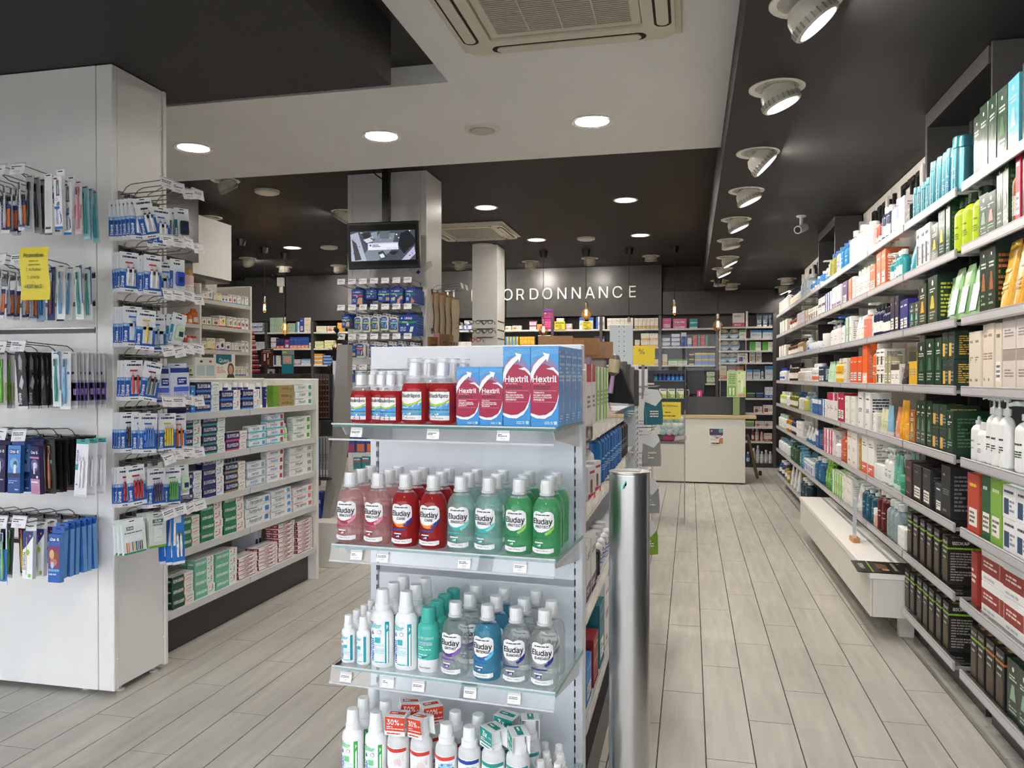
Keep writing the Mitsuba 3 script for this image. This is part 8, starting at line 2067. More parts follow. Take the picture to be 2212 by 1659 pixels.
dq = carton(.20, .03, .20, '#e2e0da', [('p', [(0, .62), (.3, .55), (.8, .7), (.8, 1), (0, 1)], '#1f6a78'), ('t', 'Ques', .42, .66, .16, '#eef2f2', 'c', False, 0, .6), ('e', .76, .36, .17, .28, '#6a5040'), ('e', .76, .34, .11, .2, '#c9a08a'), ('p', [(.55, 0), (.6, .14), (.92, .14), (.98, 0)], '#4a3a34'), ('o', .12, .4, .07, '#d8602f'), ('o', .12, .4, .04, '#e2e0da'), ('o', .3, .4, .07, '#8fa83a'), ('o', .3, .4, .04, '#e2e0da'), ('l', .05, .2, .5, .32, 3, '#d8702f')], seed=3)
put('display_card', [('', dq.ply('m_paper'))], 'white and teal display card with a small portrait beside the pale blue one', 'display card', xf(-3.9, P(485, 790, x=-3.9)[1], P(485, 816, x=-3.9)[2] - 0.0, rz=72))
put('display_plinth', [('', MB().box(-4.1, -3.75, P(438, 816, x=-3.95)[1] - .1, P(500, 816, x=-3.9)[1] + .1, 0.0, min(P(452, 816, x=-3.95)[2], P(485, 816, x=-3.9)[2]) - 0.001, '#cfccc4', 0.003).ply('m_plastic'))], 'pale stand under the two display cards behind the gondola', 'stand')

# ------------------------------------------------------------------ plasters on the television pillar


def plaster(w, h, d, band, sk, flap=None):
    ops = [('t', 'URGO', 0.54, 0.78, 0.10, '#eef2f8', 'c', True, 0, 0.62), ('p', [(0.12, 0.80), (0.2, 0.80), (0.2, 0.88), (0.16, 0.88), (0.16, 0.84), (0.12, 0.84)], '#dfe8f4'), ('p', [(0.0, 0.70), (0.5, 0.66), (1.0, 0.70), (1.0, 0.60), (0.5, 0.56), (0.0, 0.60)], band), ('l', 0.2, 0.615, 0.8, 0.68, 1, '#eef'), ('o', 0.5, 0.53, 0.06, '#cfe0f0'), ('l', 0.08, 0.18, 0.4, 0.42, 3, '#b9cfe8')] + sk
    m = carton(w, d, h, '#1b3f8f', ops, [('l', 0.2, 0.1, 0.8, 0.9, 6, '#5f7fc0')], (), (), 2)
    if flap:
        m.box(-w / 2, w / 2, -d / 2, d / 2, -0.002, 0, flap)
    m.box(-0.02, 0.02, -0.001, 0.001, h, h + 0.02, '#1b3f8f')
    return m


SK = {'hand': [('p', [(0.5, 0.08), (0.55, 0.4), (0.75, 0.5), (0.98, 0.45), (0.98, 0.08)], '#d8a884')], 'knee': [('p', [(0.55, 0.0), (0.6, 0.3), (0.9, 0.52), (1, 0.5), (1, 0.3), (0.8, 0.24), (0.78, 0.0)], '#d8a088'), ('p', [(0.12, 0.3), (0.28, 0.46), (0.42, 0.42), (0.4, 0.28), (0.24, 0.24)], '#b9c8b4')], 'finger': [('p', [(0.6, 0.05), (0.62, 0.3), (0.7, 0.48), (0.76, 0.3), (0.95, 0.2), (0.95, 0.05)], '#d88a6a'), ('r', 0.2, 0.25, 0.3, 0.42, '#b9c8d8')],
      'pad': [('p', [(0.6, 0.14), (0.66, 0.4), (0.84, 0.42), (0.78, 0.16)], '#e6eaee')], 'small': [('p', [(0.6, 0.2), (0.66, 0.42), (0.76, 0.24)], '#d89a7a')], 'foot': [('p', [(0.65, 0.1), (0.7, 0.4), (0.98, 0.35), (0.98, 0.12)], '#c99a78')]}
LG, DG_ = '#8fc24a', '#2f8a4a'


def U(u0, u1, vt, vb, n, band, sk, desc, flap=None, y=5.93, dy=0.035, place=''):
    a, b = P(u0, vb, y=y), P(u1, vt, y=y)
    w, h = b[0] - a[0], b[2] - a[2]
    pl_ = [('', plaster(w, h, 0.03, band, SK[sk], flap).ply('m_paper'))]
    for i in range(n):
        put('plaster_pack', pl_, f'{desc}, {ORD[i + 1]} from front, {place}' if n > 1 else f'{desc}, {place}', 'plaster pack', xf((a[0] + b[0]) / 2, y + i * dy, a[2]), None if n == 1 else desc)


t1, t2, t3 = 'top television pillar row', 'second television pillar row', 'third television pillar row'
U(761, 785, 626, 660, 6, '#c8303a', 'hand', 'dark blue plaster pack with red band', '#3f8f3a', place=t1)
U(792, 815, 626, 647, 3, DG_, 'small', 'small blue plaster pack with orange triangle', place=t1, dy=.05)
U(818, 843, 626, 653, 2, LG, 'foot', 'wide blue plaster pack with lime band', place=t1, dy=.08)
U(844, 871, 623, 657, 4, DG_, 'knee', 'indigo plaster pack with a knee', '#c9cdd6', place=t1)
U(877, 897, 624, 656, 6, DG_, 'finger', 'blue plaster pack with a finger', '#c9cdd6', place=t1, dy=.04)
U(740, 757, 682, 708, 5, LG, 'hand', 'blue plaster pack with a hand', '#2f7a3a', place=t2, dy=.04)
U(863, 901, 680, 724, 5, DG_, 'pad', 'large blue plaster pack with white pad', '#2f7fb8', place=t2)
U(746, 770, 746, 772, 1, '#3f9a8a', 'foot', 'blue and green plaster pack beside a white case', place=t3)


def pcase(w, h, band, sk):
    m = MB().lathe([(w * 0.42, 0), (w * 0.5, h * 0.08), (w * 0.45, h * 0.5), (w * 0.5, h * 0.85), (w * 0.40, h * 0.97), (0, h)], '#e9eae8', 20, 0.6, squ=3.2, sharp=70)
    lb = MB()
    W2 = w * 0.8
    print_flat(lb, [('p', [(0.1, 0), (0.9, 0), (1, 0.12), (0.9, 0.5), (1, 0.86), (0.8, 1), (0.2, 1), (0, 0.86), (0.1, 0.5), (0, 0.12)], '#1c3f8c'), ('t', 'URGO', 0.54, 0.76, 0.12, '#eef', 'c', True, 0, 0.7), ('r', 0.07, 0.56, 0.93, 0.7, band), ('p', [(0.6, 0.12), (0.7, 0.5), (0.86, 0.46), (0.8, 0.12)], sk), ('r', 0.1, 0.0, 0.9, 0.08, LG), ('l', 0.16, 0.16, 0.55, 0.5, 3, '#8fb0dc')], (-W2 / 2, -w * 0.31, h * 0.08), (1, 0, 0), (0, 0, 1), W2, h * 0.84, 2)
    tp_ = MB().box(-w * 0.25, w * 0.25, -0.002, 0.002, h, h + 0.02, '#e6e7e5').box(-w * 0.16, w * 0.16, -0.0026, 0.0026, h + 0.006, h + 0.013, '#333')
    return [('', m.ply('m_plastic')), ('label', lb.ply('m_paper')), ('hang_tab', tp_.ply('m_plastic'))]


for q, (u0, u1, vt, vb, band, sk) in enumerate([(766, 783, 684, 717, LG, '#d8a884'), (784, 801, 685, 718, '#a8d06a', '#d8a884'), (803, 820, 683, 716, '#a8d06a', '#d8a884'), (823, 840, 682, 714, '#7fd0d8', '#8fb0e0'), (843, 862, 686, 717, '#7fd0d8', '#8fb0e0'),
                                                (769, 791, 741, 773, '#d8702f', '#d8a884'), (797, 815, 743, 776, '#c9a83a', '#d8a884'), (816, 832, 745, 778, LG, '#d8a884'), (836, 853, 743, 776, '#c9a83a', '#d8a884'), (857, 873, 742, 775, LG, '#d8a884'), (882, 899, 745, 778, LG, '#d8a884')]):
    y_ = 5.95
    a, b = P(u0, vb, y=y_), P(u1, vt, y=y_)
    pc_ = pcase(b[0] - a[0], b[2] - a[2], band, sk)
    rw = 'second row' if q < 5 else 'third row'
    for i in range(3):
        put('plaster_case', pc_, f'white plaster case with {["green", "lime", "lime", "pale blue", "pale blue", "orange", "yellow", "green", "yellow", "green", "green"][q]} band, {ORD[q % 5 + 1 if q < 5 else q - 4]} from the left, {ORD[i + 1]} deep, {rw}', 'plaster case', xf((a[0] + b[0]) / 2, y_ + 0.075 * i, a[2]), f'white plaster cases of the {rw}')
for u0, u1, vt, vb, col, acc, ds in [(752, 766, 796, 826, '#1f4f9a', LG, 'blue pack seen left of the top glass shelf'), (751, 768, 944, 977, '#233a8c', '#b0205a', 'navy pack with pink earplug blister'), (771, 790, 944, 977, '#233a8c', '#d8702f', 'navy pack with orange earplug blister'), (793, 808, 944, 976, '#233a8c', '#d8702f', 'navy pack with orange blister partly behind the shelf'), (765, 781, 988, 1014, '#1f7f7c', '#c83a44', 'left teal pack with red stripe'), (783, 799, 986, 1012, '#1f7f7c', '#c83a44', 'right teal pack with red stripe')]:
    a, b = P(u0, vb, y=5.95), P(u1, vt, y=5.95)
    w, h = b[0] - a[0], b[2] - a[2]
    m = carton(w, .03, h, col, [('r', .1, .05, .9, .55, acc) if 'blister' in ds else ('r', 0, .6, 1, .72, acc), ('l', .1, .75, .9, .92, 1, '#eef')])
    put('pharmacy_pack', [('', m.ply('m_gloss'))], ds, 'pack', xf((a[0] + b[0]) / 2, 5.95, a[2]))
a = P(752, 872, y=5.95)
put('tape_roll', [('', MB().lathe([(0.018, 0), (0.045, 0.0), (0.047, 0.004), (0.047, 0.026), (0.045, 0.03), (0.018, 0.03), (0.018, 0)], '#c0303a', 22).move(xf(a[0], 5.96, a[2], rx=90)).ply('m_plastic'))], 'red plaster tape roll beside the top glass shelf', 'tape roll')
# boomerang shaped clear holder with a blue cross on the pillar
hx_ = P(904, 588, y=TY0 - 0.01)
hm = MB().extrude([(-.09, .04), (-.03, .03), (.02, .07), (.11, .09), (.125, .05), (.05, .0), (.06, -.06), (.12, -.10), (.12, -.13), (.05, -.11), (-.02, -.06), (-.12, -.15), (-.13, -.13), (-.04, -.02)], 0, 0.006, '#cfcfc9', xf(hx_[0], TY0 - 0.008, hx_[2], rx=90))
put('wall_holder', [('', hm.ply('m_gloss')), ('blue_cross', MB().box(hx_[0] - .006, hx_[0] + .006, TY0 - 0.017, TY0 - 0.0145, hx_[2] - .018, hx_[2] + .018, '#1f2f9a').box(hx_[0] - .018, hx_[0] + .018, TY0 - 0.0168, TY0 - 0.0145, hx_[2] - .006, hx_[2] + .006, '#1f2f9a').ply('m_plastic'))], 'pale curved holder with a blue cross on the television pillar', 'holder')
# insoles and bags hung on the pillar side
for i in range(4):
    x_ = TX1 + 0.05 + 0.052 * i
    pz = P(930, 630, x=x_)[2]
    sole = [(-.045, 0), (.045, 0), (.052, -.1), (.04, -.2), (.048, -.3), (.03, -.36), (-.03, -.36), (-.048, -.3), (-.04, -.2), (-.052, -.1)]
    m = MB().extrude(sole, -0.004, 0.004, '#5a4436', np.array([[0, 0, 1, 0], [1, 0, 0, 0], [0, 1, 0, 0], [0, 0, 0, 1.0]]))
    tag_ = MB().box(-0.006, 0.006, -.05, .05, -.10, 0.012, '#9a6f42')
    light = MB().extrude([(a * 0.9, b) for a, b in sole], 0.0045, 0.007, '#b9a98f', np.array([[0, 0, 1, 0], [1, 0, 0, 0], [0, 1, 0, 0], [0, 0, 0, 1.0]]))
    put('insole', [('', m.ply('m_matte')), ('lining', light.ply('m_matte')), ('kraft_header', tag_.ply('m_paper'))], f'brown shoe insole with kraft header, {ORD[i + 1]} from the pillar', 'insole', xf(x_, TY0 + 0.14, pz, rz=-30))
for u, vt, col, ds in ((945, 720, '#c08a9a', 'pink net bag in clear wrap'), (960, 722, '#6a4a30', 'brown kraft card behind the pink bag'), (969, 724, '#8a6238', 'kraft card right of the pink bag'), (935, 728, '#7a5836', 'kraft box left of the pink bag')):
    x_ = TX1 + 0.15 + 0.1 * (u > 955)
    p_ = P(u, vt, x=x_)
    put('hanging_bag', pouch(.09, .03, .26, col, (), 3, 'm_paper') if 'net' in ds else [('', carton(.09, .02, .26, col, [('l', .2, .6, .8, .8, 2, '#3a2a1a')]).ply('m_paper'))], ds + ' on the pillar side', 'bag', xf(x_, p_[1], p_[2] - .26, rz=60))


# reading glasses on the thin pillar
def glasses(col, lens='#8fa8b8'):
    m = MB()
    for s in (-1, 1):
        a = np.linspace(0, 2 * math.pi, 15)
        m.tube([(s * 0.033 + 0.024 * math.cos(t), 0, 0.019 * math.sin(t)) for t in a], 0.0034, col, 6, caps=False)
        m.tube([(s * 0.056, 0, 0.008), (s * 0.066, 0.004, 0.008), (s * 0.064, 0.07, 0.002), (s * 0.06, 0.11, -0.02)], 0.003, col, 6)
    m.tube([(-0.011, 0, 0.006), (0, -0.002, 0.010), (0.011, 0, 0.006)], 0.0032, col, 6)
    return [('', m.ply('m_plastic'))]


for u, v, col, ds in ((1056, 697, '#1c2030', 'dark blue framed'), (1057, 716, '#2a1c1c', 'brown framed'), (1031, 735, '#b01c24', 'red framed'), (1030, 697, '#3f6a62', 'green framed'), (1030, 717, '#3a2c22', 'tortoise framed')):
    p_ = P(u, v, y=CY0 - 0.05)
    put('reading_glasses', [(n, d) for n, d in glasses(col)], f'{ds} reading glasses on the thin white pillar', 'glasses', xf(p_[0], CY0 - 0.035 - 0.11 * 0, p_[2], s=1.25) @ xf(0, -0.09, 0))

# ------------------------------------------------------------------ things behind the left gondola
gs = P(735, 800, y=5.3)
so = [(P(u, v, y=5.3)[0], P(u, v, y=5.3)[2]) for u, v in ((733, 745), (756, 745), (756, 900), (742, 1010), (716, 1120), (700, 1120), (722, 950))]
st = MB().extrude(so, -0.04, 0.04, '#8d8c89', np.array([[1, 0, 0, 0], [0, 0, 1, 5.3], [0, 1, 0, 0], [0, 0, 0, 1.0]]))
bx_ = [P(u, 1120, y=5.3)[0] for u in (696, 760)]
put('display_stand', [('side_panel', st.ply('m_plastic')), ('base', MB().box(bx_[0], bx_[1], 5.1, 5.5, 0.0, P(720, 1118, y=5.3)[2], '#cfccc6', 0.003).ply('m_plastic')), ('mirror_strip', MB().box(gs[0] - 0.045, gs[0] - 0.02, 5.27, 5.29, 0.75, 1.47, '#b9bcc0').ply('m_metal'))] +
    [('ledge', MB().box(P(684, v, y=5.3)[0], P(722, v, y=5.3)[0], 5.2, 5.40, P(700, v, y=5.3)[2] - 0.012, P(700, v, y=5.3)[2], '#2a2a2a').ply('m_plastic')) for v in (906, 1030, 1140)], 'grey tapered display stand left of the plaster pillar', 'display stand')
for i in range(6):
    a, b = P(683 + 6.2 * i, 905, y=5.3), P(683 + 6.2 * i, 808, y=5.3)
    put('dark_case', [('', carton(.019, .14, b[2] - a[2], '#1f1612', [('r', 0.1, 0.03 + .12 * k, 0.9, 0.05 + .12 * k, '#8a5a3a') for k in range(8)] + [('r', 0.0, 0, 0.08, 1, '#a06a42')]).ply('m_gloss'))], f'black and copper slim case, {ORD[i + 1]} from the left on the display stand', 'case', xf(a[0] + .01, 5.3, a[2] + .001))
for i in range(5):
    a, b = P(688 + 6.4 * i, 1029, y=5.3), P(688 + 6.4 * i, 944, y=5.3)
    put('grey_case', [('', carton(.018, .14, b[2] - a[2], '#85878a' if i != 1 else '#4f86c0', [('r', 0.1, 0.06, 0.9, 0.2, '#b9babc'), ('l', 0.1, 0.4, 0.9, 0.6, 3, '#5a5a5e')]).ply('m_gloss'))], f'{"grey" if i != 1 else "blue"} slim case, {ORD[i + 1]} from the left on the middle ledge', 'case', xf(a[0] + .008, 5.3, a[2] + .001))
a, b = P(693, 1139, y=5.3), P(693, 1062, y=5.3)
put('blue_carton', [('', carton(.055, .12, b[2] - a[2], '#1f3a9a', [('r', 0, .7, 1, .8, '#b9c0cc'), ('l', .2, .1, .8, .6, 4, '#8fa8e0')]).ply('m_paper'))], 'tall blue carton on the lowest ledge of the display stand', 'carton', xf(a[0], 5.3, a[2] + .001))
fr_ = random.Random(4)
for i, (u, v) in enumerate(((728, 722), (722, 762), (714, 800))):
    p_ = P(u, v, y=5.35)
    m = MB()
    for k in range(16):
        an = fr_.uniform(0, 6.28)
        L = fr_.uniform(.03, .07)
        m.poly([(0, 0, 0), (L * math.cos(an) * .5 - .01 * math.sin(an), fr_.uniform(-.02, .02), L * math.sin(an) * .5), (L * math.cos(an), 0, L * math.sin(an)), (L * math.cos(an) * .5 + .01 * math.sin(an), fr_.uniform(-.02, .02), L * math.sin(an) * .5)], fr_.choice(['#1a130c', '#2a1c10', '#0f0c0a']))
    m.tube([(0, 0, -0.09), (0, 0, 0.04)], 0.004, '#2a1c10', 5)
    put('feather_ornament', [('', m.ply('m_matte'))], f'dark brown feather ornament, {["top", "middle", "lowest"][i]} of three beside the display stand', 'ornament', xf(*p_))
# red pot tower, standees and notice before the back shelves
ty_ = 8.6
for i in range(9):
    v = 806 - i * 10.5
    p_ = P(546 - i * 0.8, v, y=ty_)
    r = .085 - .0045 * i
    put('red_tin', [('', MB().lathe([(r * .9, 0), (r, .006), (r, .036), (r * .92, .044), (0, .045)], '#8f1f30' if i < 6 else '#b86a5c', 18).ply('m_gloss')), ('rim', MB().lathe([(r * 1.01, .034), (r * 1.03, .038), (r * 1.01, .042)], '#d9c4c0', 18).ply('m_plastic'))], f'{"dark red" if i < 6 else "pale red"} tin, {ORD[i + 1]} from the bottom of the tapering tower', 'tin', xf(p_[0], ty_, p_[2]), None)
p0 = P(546, 807, y=ty_)
put('tower_table', [('', MB().box(p0[0] - .2, p0[0] + .7, ty_ - .2, ty_ + .4, 0.0, p0[2] - 0.002, '#3a3836', .004).ply('m_plastic'))], 'dark counter below the tower of red tins', 'counter')
for u0, u1, v0, v1, col, ops, ds in ((556, 581, 753, 791, '#4a1218', [('l', .2, .84, .8, .92, 1, '#e0c8c0'), ('r', .25, .3, .4, .7, '#d8b8b0'), ('r', .55, .1, .75, .4, '#9a6a3a'), ('r', .55, .5, .66, .74, '#d8c8c0'), ('l', .1, .75, .9, .82, 1, '#b08a84')], 'burgundy cosmetics poster'),
                                     (599, 624, 756, 792, '#8f938f', [('r', .05, .82, .4, .94, '#c9d03a')], 'grey board with a yellow label'), (604, 628, 766, 816, '#1f7f8a', [('r', .1, .6, .9, .96, '#c9a89a'), ('r', 0, 0, 1, .56, '#1f8a98'), ('e', .5, .8, .3, .14, '#d8b0a0')], 'teal standee with pale upper panel'),
                                     (570, 585, 797, 815, '#9a9d9e', [('r', .3, .2, .7, .7, '#2a2a2a')], 'grey boxed gift set'), (587, 605, 797, 815, '#3a3c3c', [], 'dark grey box'), (638, 682, 808, 826, '#3a2a1e', [('r', .02, .1, .98, .2, '#a06a42')], 'dark brown wooden box lid')):
    yy = 8.5
    a, b = P(u0, v1, y=yy), P(u1, v0, y=yy)
    zb = max(0.0, p0[2])
    m = carton(b[0] - a[0], .02, b[2] - a[2], col, ops)
    m.box(-.03, .03, -.008, .008, min(0, zb - a[2]), 0.0, '#2a2a2a')
    put('counter_display', [('', m.ply('m_paper'))], ds + ' on the dark counter behind the gondola', 'display', xf((a[0] + b[0]) / 2, yy + .03 * (u0 % 7), a[2]))

# ------------------------------------------------------------------ right side of the shelf run


def yr(u):
    return P(u, 900, x=RX - 0.02)[1]


SN = ['top', 'second', 'third', 'lowest']


def Q(row, u0, u1, n, kind, h, col, acc, desc, art_='', d=None):
    ya, yb = yr(u1), yr(u0)
    p_ = (ya - yb) / n
    w = min(p_ * .95, .12)
    d = d or (w if kind != 'box' else .07)
    line(n, lambda i: xf(RX - 0.016 - d / 2, yb + p_ * (i + .5), SIDEZ[row - 1] - 0.0015, rz=90), kind, w, d, h, col, acc, desc, f'{SN[row - 1]} shelf of the middle run', art_, order='from near end', jit=.3)


Q(1, 1264, 1283, 2, 'box', .19, '#e6dedb', '#b82f36', 'white cartons with red top', 'top')
Q(1, 1284, 1311, 4, 'box', .185, '#e6e8e0', '#7ab82c', 'white and lime cartons', 'half')
Q(1, 1312, 1326, 2, 'pouch', .12, '#d8c0b4', '#b05a6a', 'pale pink card packs')
Q(2, 1264, 1283, 1, 'pump', .195, '#e6e6e4/#efefec', '#bbb', 'large white pump bottle')
Q(2, 1284, 1292, 1, 'pump', .19, '#e6e4dc/#efefec', '#c9a83a', 'white pump bottle behind the large one')
Q(2, 1293, 1299, 1, 'can', .185, '#1f6fae/#3f9a6a', '#8fc0e0', 'blue bottle with green cap')
Q(2, 1300, 1344, 8, 'can', .185, '#1f62a8/#16171a', '#8fb8e0', 'blue bottles with black tops')
Q(2, 1345, 1356, 3, 'can', .18, '#17181a/#0f1012', '#777', 'black hair care bottles')
Q(3, 1264, 1284, 2, 'box', .17, '#e4e2e2', '#6a4a6a', 'white and plum cartons', 'band')
Q(3, 1286, 1296, 2, 'jar', .08, '#2a3026/#232820', '#556', 'dark olive jars')
Q(3, 1297, 1320, 4, 'bot', .11, '#e4e6ea/#d9dbe0', '#6a6ad0', 'small white bottles with coloured spots', 'band')
Q(4, 1264, 1278, 1, 'box', .13, '#2f7fd0', '#9fc8f0', 'bright blue open carton', 'label', d=.12)
Q(4, 1279, 1290, 1, 'box', .15, '#8f1f28', '#d8a0a0', 'dark red carton beside the blue one', '', d=.12)
Q(4, 1291, 1303, 1, 'box', .21, '#17707a', '#6fb8c0', 'teal wrapped carton', 'label', d=.12)
Q(4, 1304, 1314, 1, 'box', .24, '#e4e4e2', '#b82f8a', 'tall white carton with pink dot', '')
for i in range(2):
    put('foot_care_carton', [('', carton(.07, .05, .10, '#e9e6e6', [('r', 0, 0, 1, .18, '#d02f62'), ('r', .3, .2, .6, .6, '#7a5a4a'), ('l', .2, .75, .9, .9, 1, '#d02f62')]).ply('m_paper'))], f'white carton with pink foot, {["near", "far"][i]} one standing before the blue bottles', 'carton', xf(RX - .035, yr(1272 + 13 * i), SIDEZ[1] - .001, rz=80))
# hair brushes on kraft headers and a black bag over the top shelf
for i, u in enumerate((1236, 1264, 1292, 1323)):
    p_ = P(u, 768, y=2.75 + .18 * i)
    put('hair_brush', [('kraft_header', MB().box(-.062, .062, -.012, .012, 0, .07, '#94693c', .002).ply('m_paper')), ('header_print', MB().box(-.03, .03, -.0128, -.012, .02, .04, '#8a6a48').ply('m_paper')),
                       ('head', MB().box(-.035, .035, -.012, .014, -.10, -.001, ['#8fa59a', '#7d8f8a', '#a08aa8', '#8a7d78'][i], .01).ply('m_plastic')), ('handle', MB().tube([(0, 0, -.10), (0, 0, -.2)], [.014, .011], ['#8fb0a4', '#7fa098', '#b08ac0', '#a88ab0'][i], 10).ply('m_plastic'))],
        f'hair brush on a kraft header, {ORD[i + 1]} from the near end above the top shelf', 'hair brush', xf(p_[0] - .06, 2.75 + .18 * i, p_[2] - .012 * (i % 2), rz=(14, -4, 20, 6)[i]))
p_ = P(1316, 865, y=2.7)
put('hair_brush', [('head', MB().lathe([(.012, 0), (.030, .02), (.032, .09), (.02, .12), (0, .125)], '#6a5f5c', 14).ply('m_plastic')), ('handle', MB().tube([(0, 0, -.10), (0, 0, 0)], [.014, .012], '#b592bd', 10).ply('m_plastic'))] + [('bristles', MB().lathe([(.034, .02 + .014 * k) if q == 0 else (.034 - .002, .026 + .014 * k) for k in range(6) for q in range(2)], '#b9a98a', 14).ply('m_matte'))],
    'round brush with lilac handle beside the black bag', 'hair brush', xf(p_[0] + .012, 2.7, P(1325, 812, y=2.7)[2], s=0.6, ry=8))
bg = [P(u, v, y=3.5) for u, v in ((1318, 782), (1330, 783), (1345, 800), (1372, 872), (1305, 868), (1312, 820))]
m = MB().extrude([(q[0], q[2]) for q in bg], -.05, .05, '#131314', np.array([[1, 0, 0, 0], [0, 0, 1, 3.5], [0, 1, 0, 0], [0, 0, 0, 1.0]]))
put('black_bag', [('', m.ply('m_matte'))], 'black tapering display bag at the far end of the top run shelf', 'bag')
for i, u in enumerate((1344, 1352, 1360, 1369)):
    p_ = P(u, 790 + 6 * i, y=3.75)
    put('net_pack', [('', MB().box(-.012, .012, -.05, .05, -.17, 0, ['#6a6864', '#585652', '#77736c', '#4a4846'][i], .004).ply('m_gloss')), ('card', MB().box(-.0125, .0125, -.045, .045, -.17, -.11, ['#cfccc4', '#bdb9b0', '#d8d0b4', '#b0aca4'][i]).ply('m_paper'))], f'grey hair net pack, {ORD[i + 1]} from the left beyond the black bag', 'pack', xf(p_[0], 3.75, p_[2] + .02, rz=20))
p_ = P(1225, 745, y=3.2)
put('clear_bag', pouch(.07, .03, .09, '#8d857a', (), 6, 'm_gloss'), 'crumpled clear brush bag left of the kraft headers', 'bag', xf(p_[0], 3.2, 1.405))
# white bottles of the third shelf and hanging bags of the next gondola
for i, (u, v, dx) in enumerate(((1412, 858, 0), (1408, 948, .02), (1405, 1050, 0), (1402, 1140, .02))):
    for s, (col, ds) in enumerate((('#cfd1d2', 'white backed price board'), ('#7f8386', 'grey clear sachet'))):
        p_ = P(u - 4 + 10 * s, v + 18 * s, y=4.75 + .12 * s)
        if s == 0:
            m = MB().extrude([(-.05, .045), (.03, .05), (.06, 0.0), (.03, -.05), (-.05, -.03)], -.002, .002, col, xf(rx=90)).ply('m_plastic')
            put('price_board', [('', m)], f'{ds}, {ORD[i + 1]} from the top beside the hook gondola', 'price board', xf(p_[0], 4.75, p_[2], ry=8))
        else:
            put('hanging_sachet', pouch(.13, .03, .15, ['#2f6a78', '#8f918f', '#8a8e94', '#7a9a3a'][i], [('l', .2, .3, .8, .7, 3, '#d9dcd6')], i, 'm_gloss'), f'{["blue green", "silver grey", "grey", "lime green"][i]} sachet hanging on the hook gondola', 'sachet', xf(p_[0] - .02, 4.9, p_[2] - .12, rz=25))
s_ = P(1391, 778, y=5.4)
sg2 = MB().box(-.08, .08, -.002, .002, 0, .13, '#d9bf1f')
print_flat(sg2, [('t', '%', .44, .55, .28, '#2a2410', 'c', False, 0, .4)], (-.08, -.002, 0), (1, 0, 0), (0, 0, 1), .16, .13)
sg2.box(-.01, .01, .003, .006, P(1391, 870, y=5.4)[2] - P(1391, 796, y=5.4)[2], 0.02, '#777')
put('percent_sign', [('', sg2.ply('m_paper'))], 'yellow percent sign above the hook gondola', 'sign', xf(P(1389, 788, y=5.4)[0], 5.4, P(1389, 788, y=5.4)[2]))
# ------------------------------------------------------------------ medicine boxes on the back wall
def bay_of(x):
    return max(0, min(9, int(np.searchsorted(bpost, x)) - 1))


BN = ['corner', 'far left', 'left', 'middle left', 'narrow', 'middle', 'second middle', 'cream', 'till', 'pet care']


def K(row, u0, u1, vt, n, col, acc, desc, art_='', stack=1, kind='box'):
    """n boxes side by side between two columns of the picture on a back wall shelf, their tops at row vt."""
    y = BY + 0.02
    xa, xb = P(u0, 700, y=y)[0], P(u1, 700, y=y)[0]
    b = bay_of((xa + xb) / 2)
    z = BACKZ[b][row - 1] + 0.0006
    h = min((P((u0 + u1) / 2, vt, y=y)[2] - z), 0.30) / stack
    p_ = (xb - xa) / n
    for s in range(stack):
        pl_ = f'{BN[b]} bay, {ORD[row]} back shelf' + ('' if stack == 1 else f', layer {NUMW[s + 1]}')
        line(n, lambda i: xf(xa + p_ * (i + .5), y + .06, z + s * (h + .0004)), kind, p_ * .95, .1 if kind == 'box' else p_ * .9, h - .0006, col, acc, desc, pl_, art_, order='from the left', noun=('medicine_box', 'box') if kind == 'box' else None)


WH = '#e6e4de'
K(1, 1091, 1104, 704, 1, WH, '#e08a2a', 'small white box with orange dot', 'sq'); K(1, 1106, 1125, 703, 1, WH, '#e08a2a', 'white box with orange spot', 'sq')
K(1, 1143, 1158, 693, 1, '#d9dbe4', '#c0303a', 'white and red boxes', 'top', 2); K(1, 1159, 1171, 700, 1, '#e08a4a', '#f0d0b0', 'orange box')
K(1, 1201, 1218, 687, 1, '#e6d8dc', '#d080a0', 'tall pale pink box', 'band'); K(1, 1221, 1235, 699, 1, '#e6d8dc', '#d080a0', 'low pale pink box', 'band')
K(1, 1251, 1262, 685, 1, '#dfe4ee', '#2f62c0', 'blue and white carton', 'top'); K(1, 1271, 1281, 685, 1, '#dfe4ee', '#2f62c0', 'second blue and white carton', 'top'); K(1, 1287, 1306, 684, 2, '#e4e6ee', '#2f62c0', 'blue white and orange cartons', 'half')
K(1, 1311, 1368, 687, 6, '#e2dcd2', '#c9a878', 'cream vitamin cartons', 'band'); K(1, 1370, 1422, 687, 6, '#e0dacf', '#b99a6a', 'cream cartons with wooden spoon', 'band')
K(1, 1430, 1450, 687, 1, '#d85a9a', '#f0c0d8', 'pink square box', 'label'); K(1, 1453, 1484, 688, 1, '#dc6aa2', '#f0d0e0', 'pink wide boxes', 'label', 2); K(1, 1489, 1507, 688, 1, '#2f9ab0', '#b0e0e8', 'teal boxes', 'band', 2)
K(1, 1582, 1609, 676, 1, '#e8e2e2', '#d04a7a', 'white display box with pink foot', 'band'); K(1, 1611, 1616, 672, 1, '#e6e4e0', '#ccc', 'white leaning card')
K(1, 1634, 1673, 675, 3, '#4a5a66/#d9dbdc', '#e6e8ea', 'grey tubes with white caps', 'label', kind='tube')
K(2, 1091, 1119, 727, 4, '#e2c62a', '#4f8fd0', 'yellow and blue boxes', 'half'); K(2, 1122, 1154, 727, 4, '#e6b93a', '#e2683a', 'yellow and orange boxes', 'band'); K(2, 1162, 1191, 724, 3, '#2a4a9a', '#dfe4f0', 'navy and white boxes', 'top', 3)
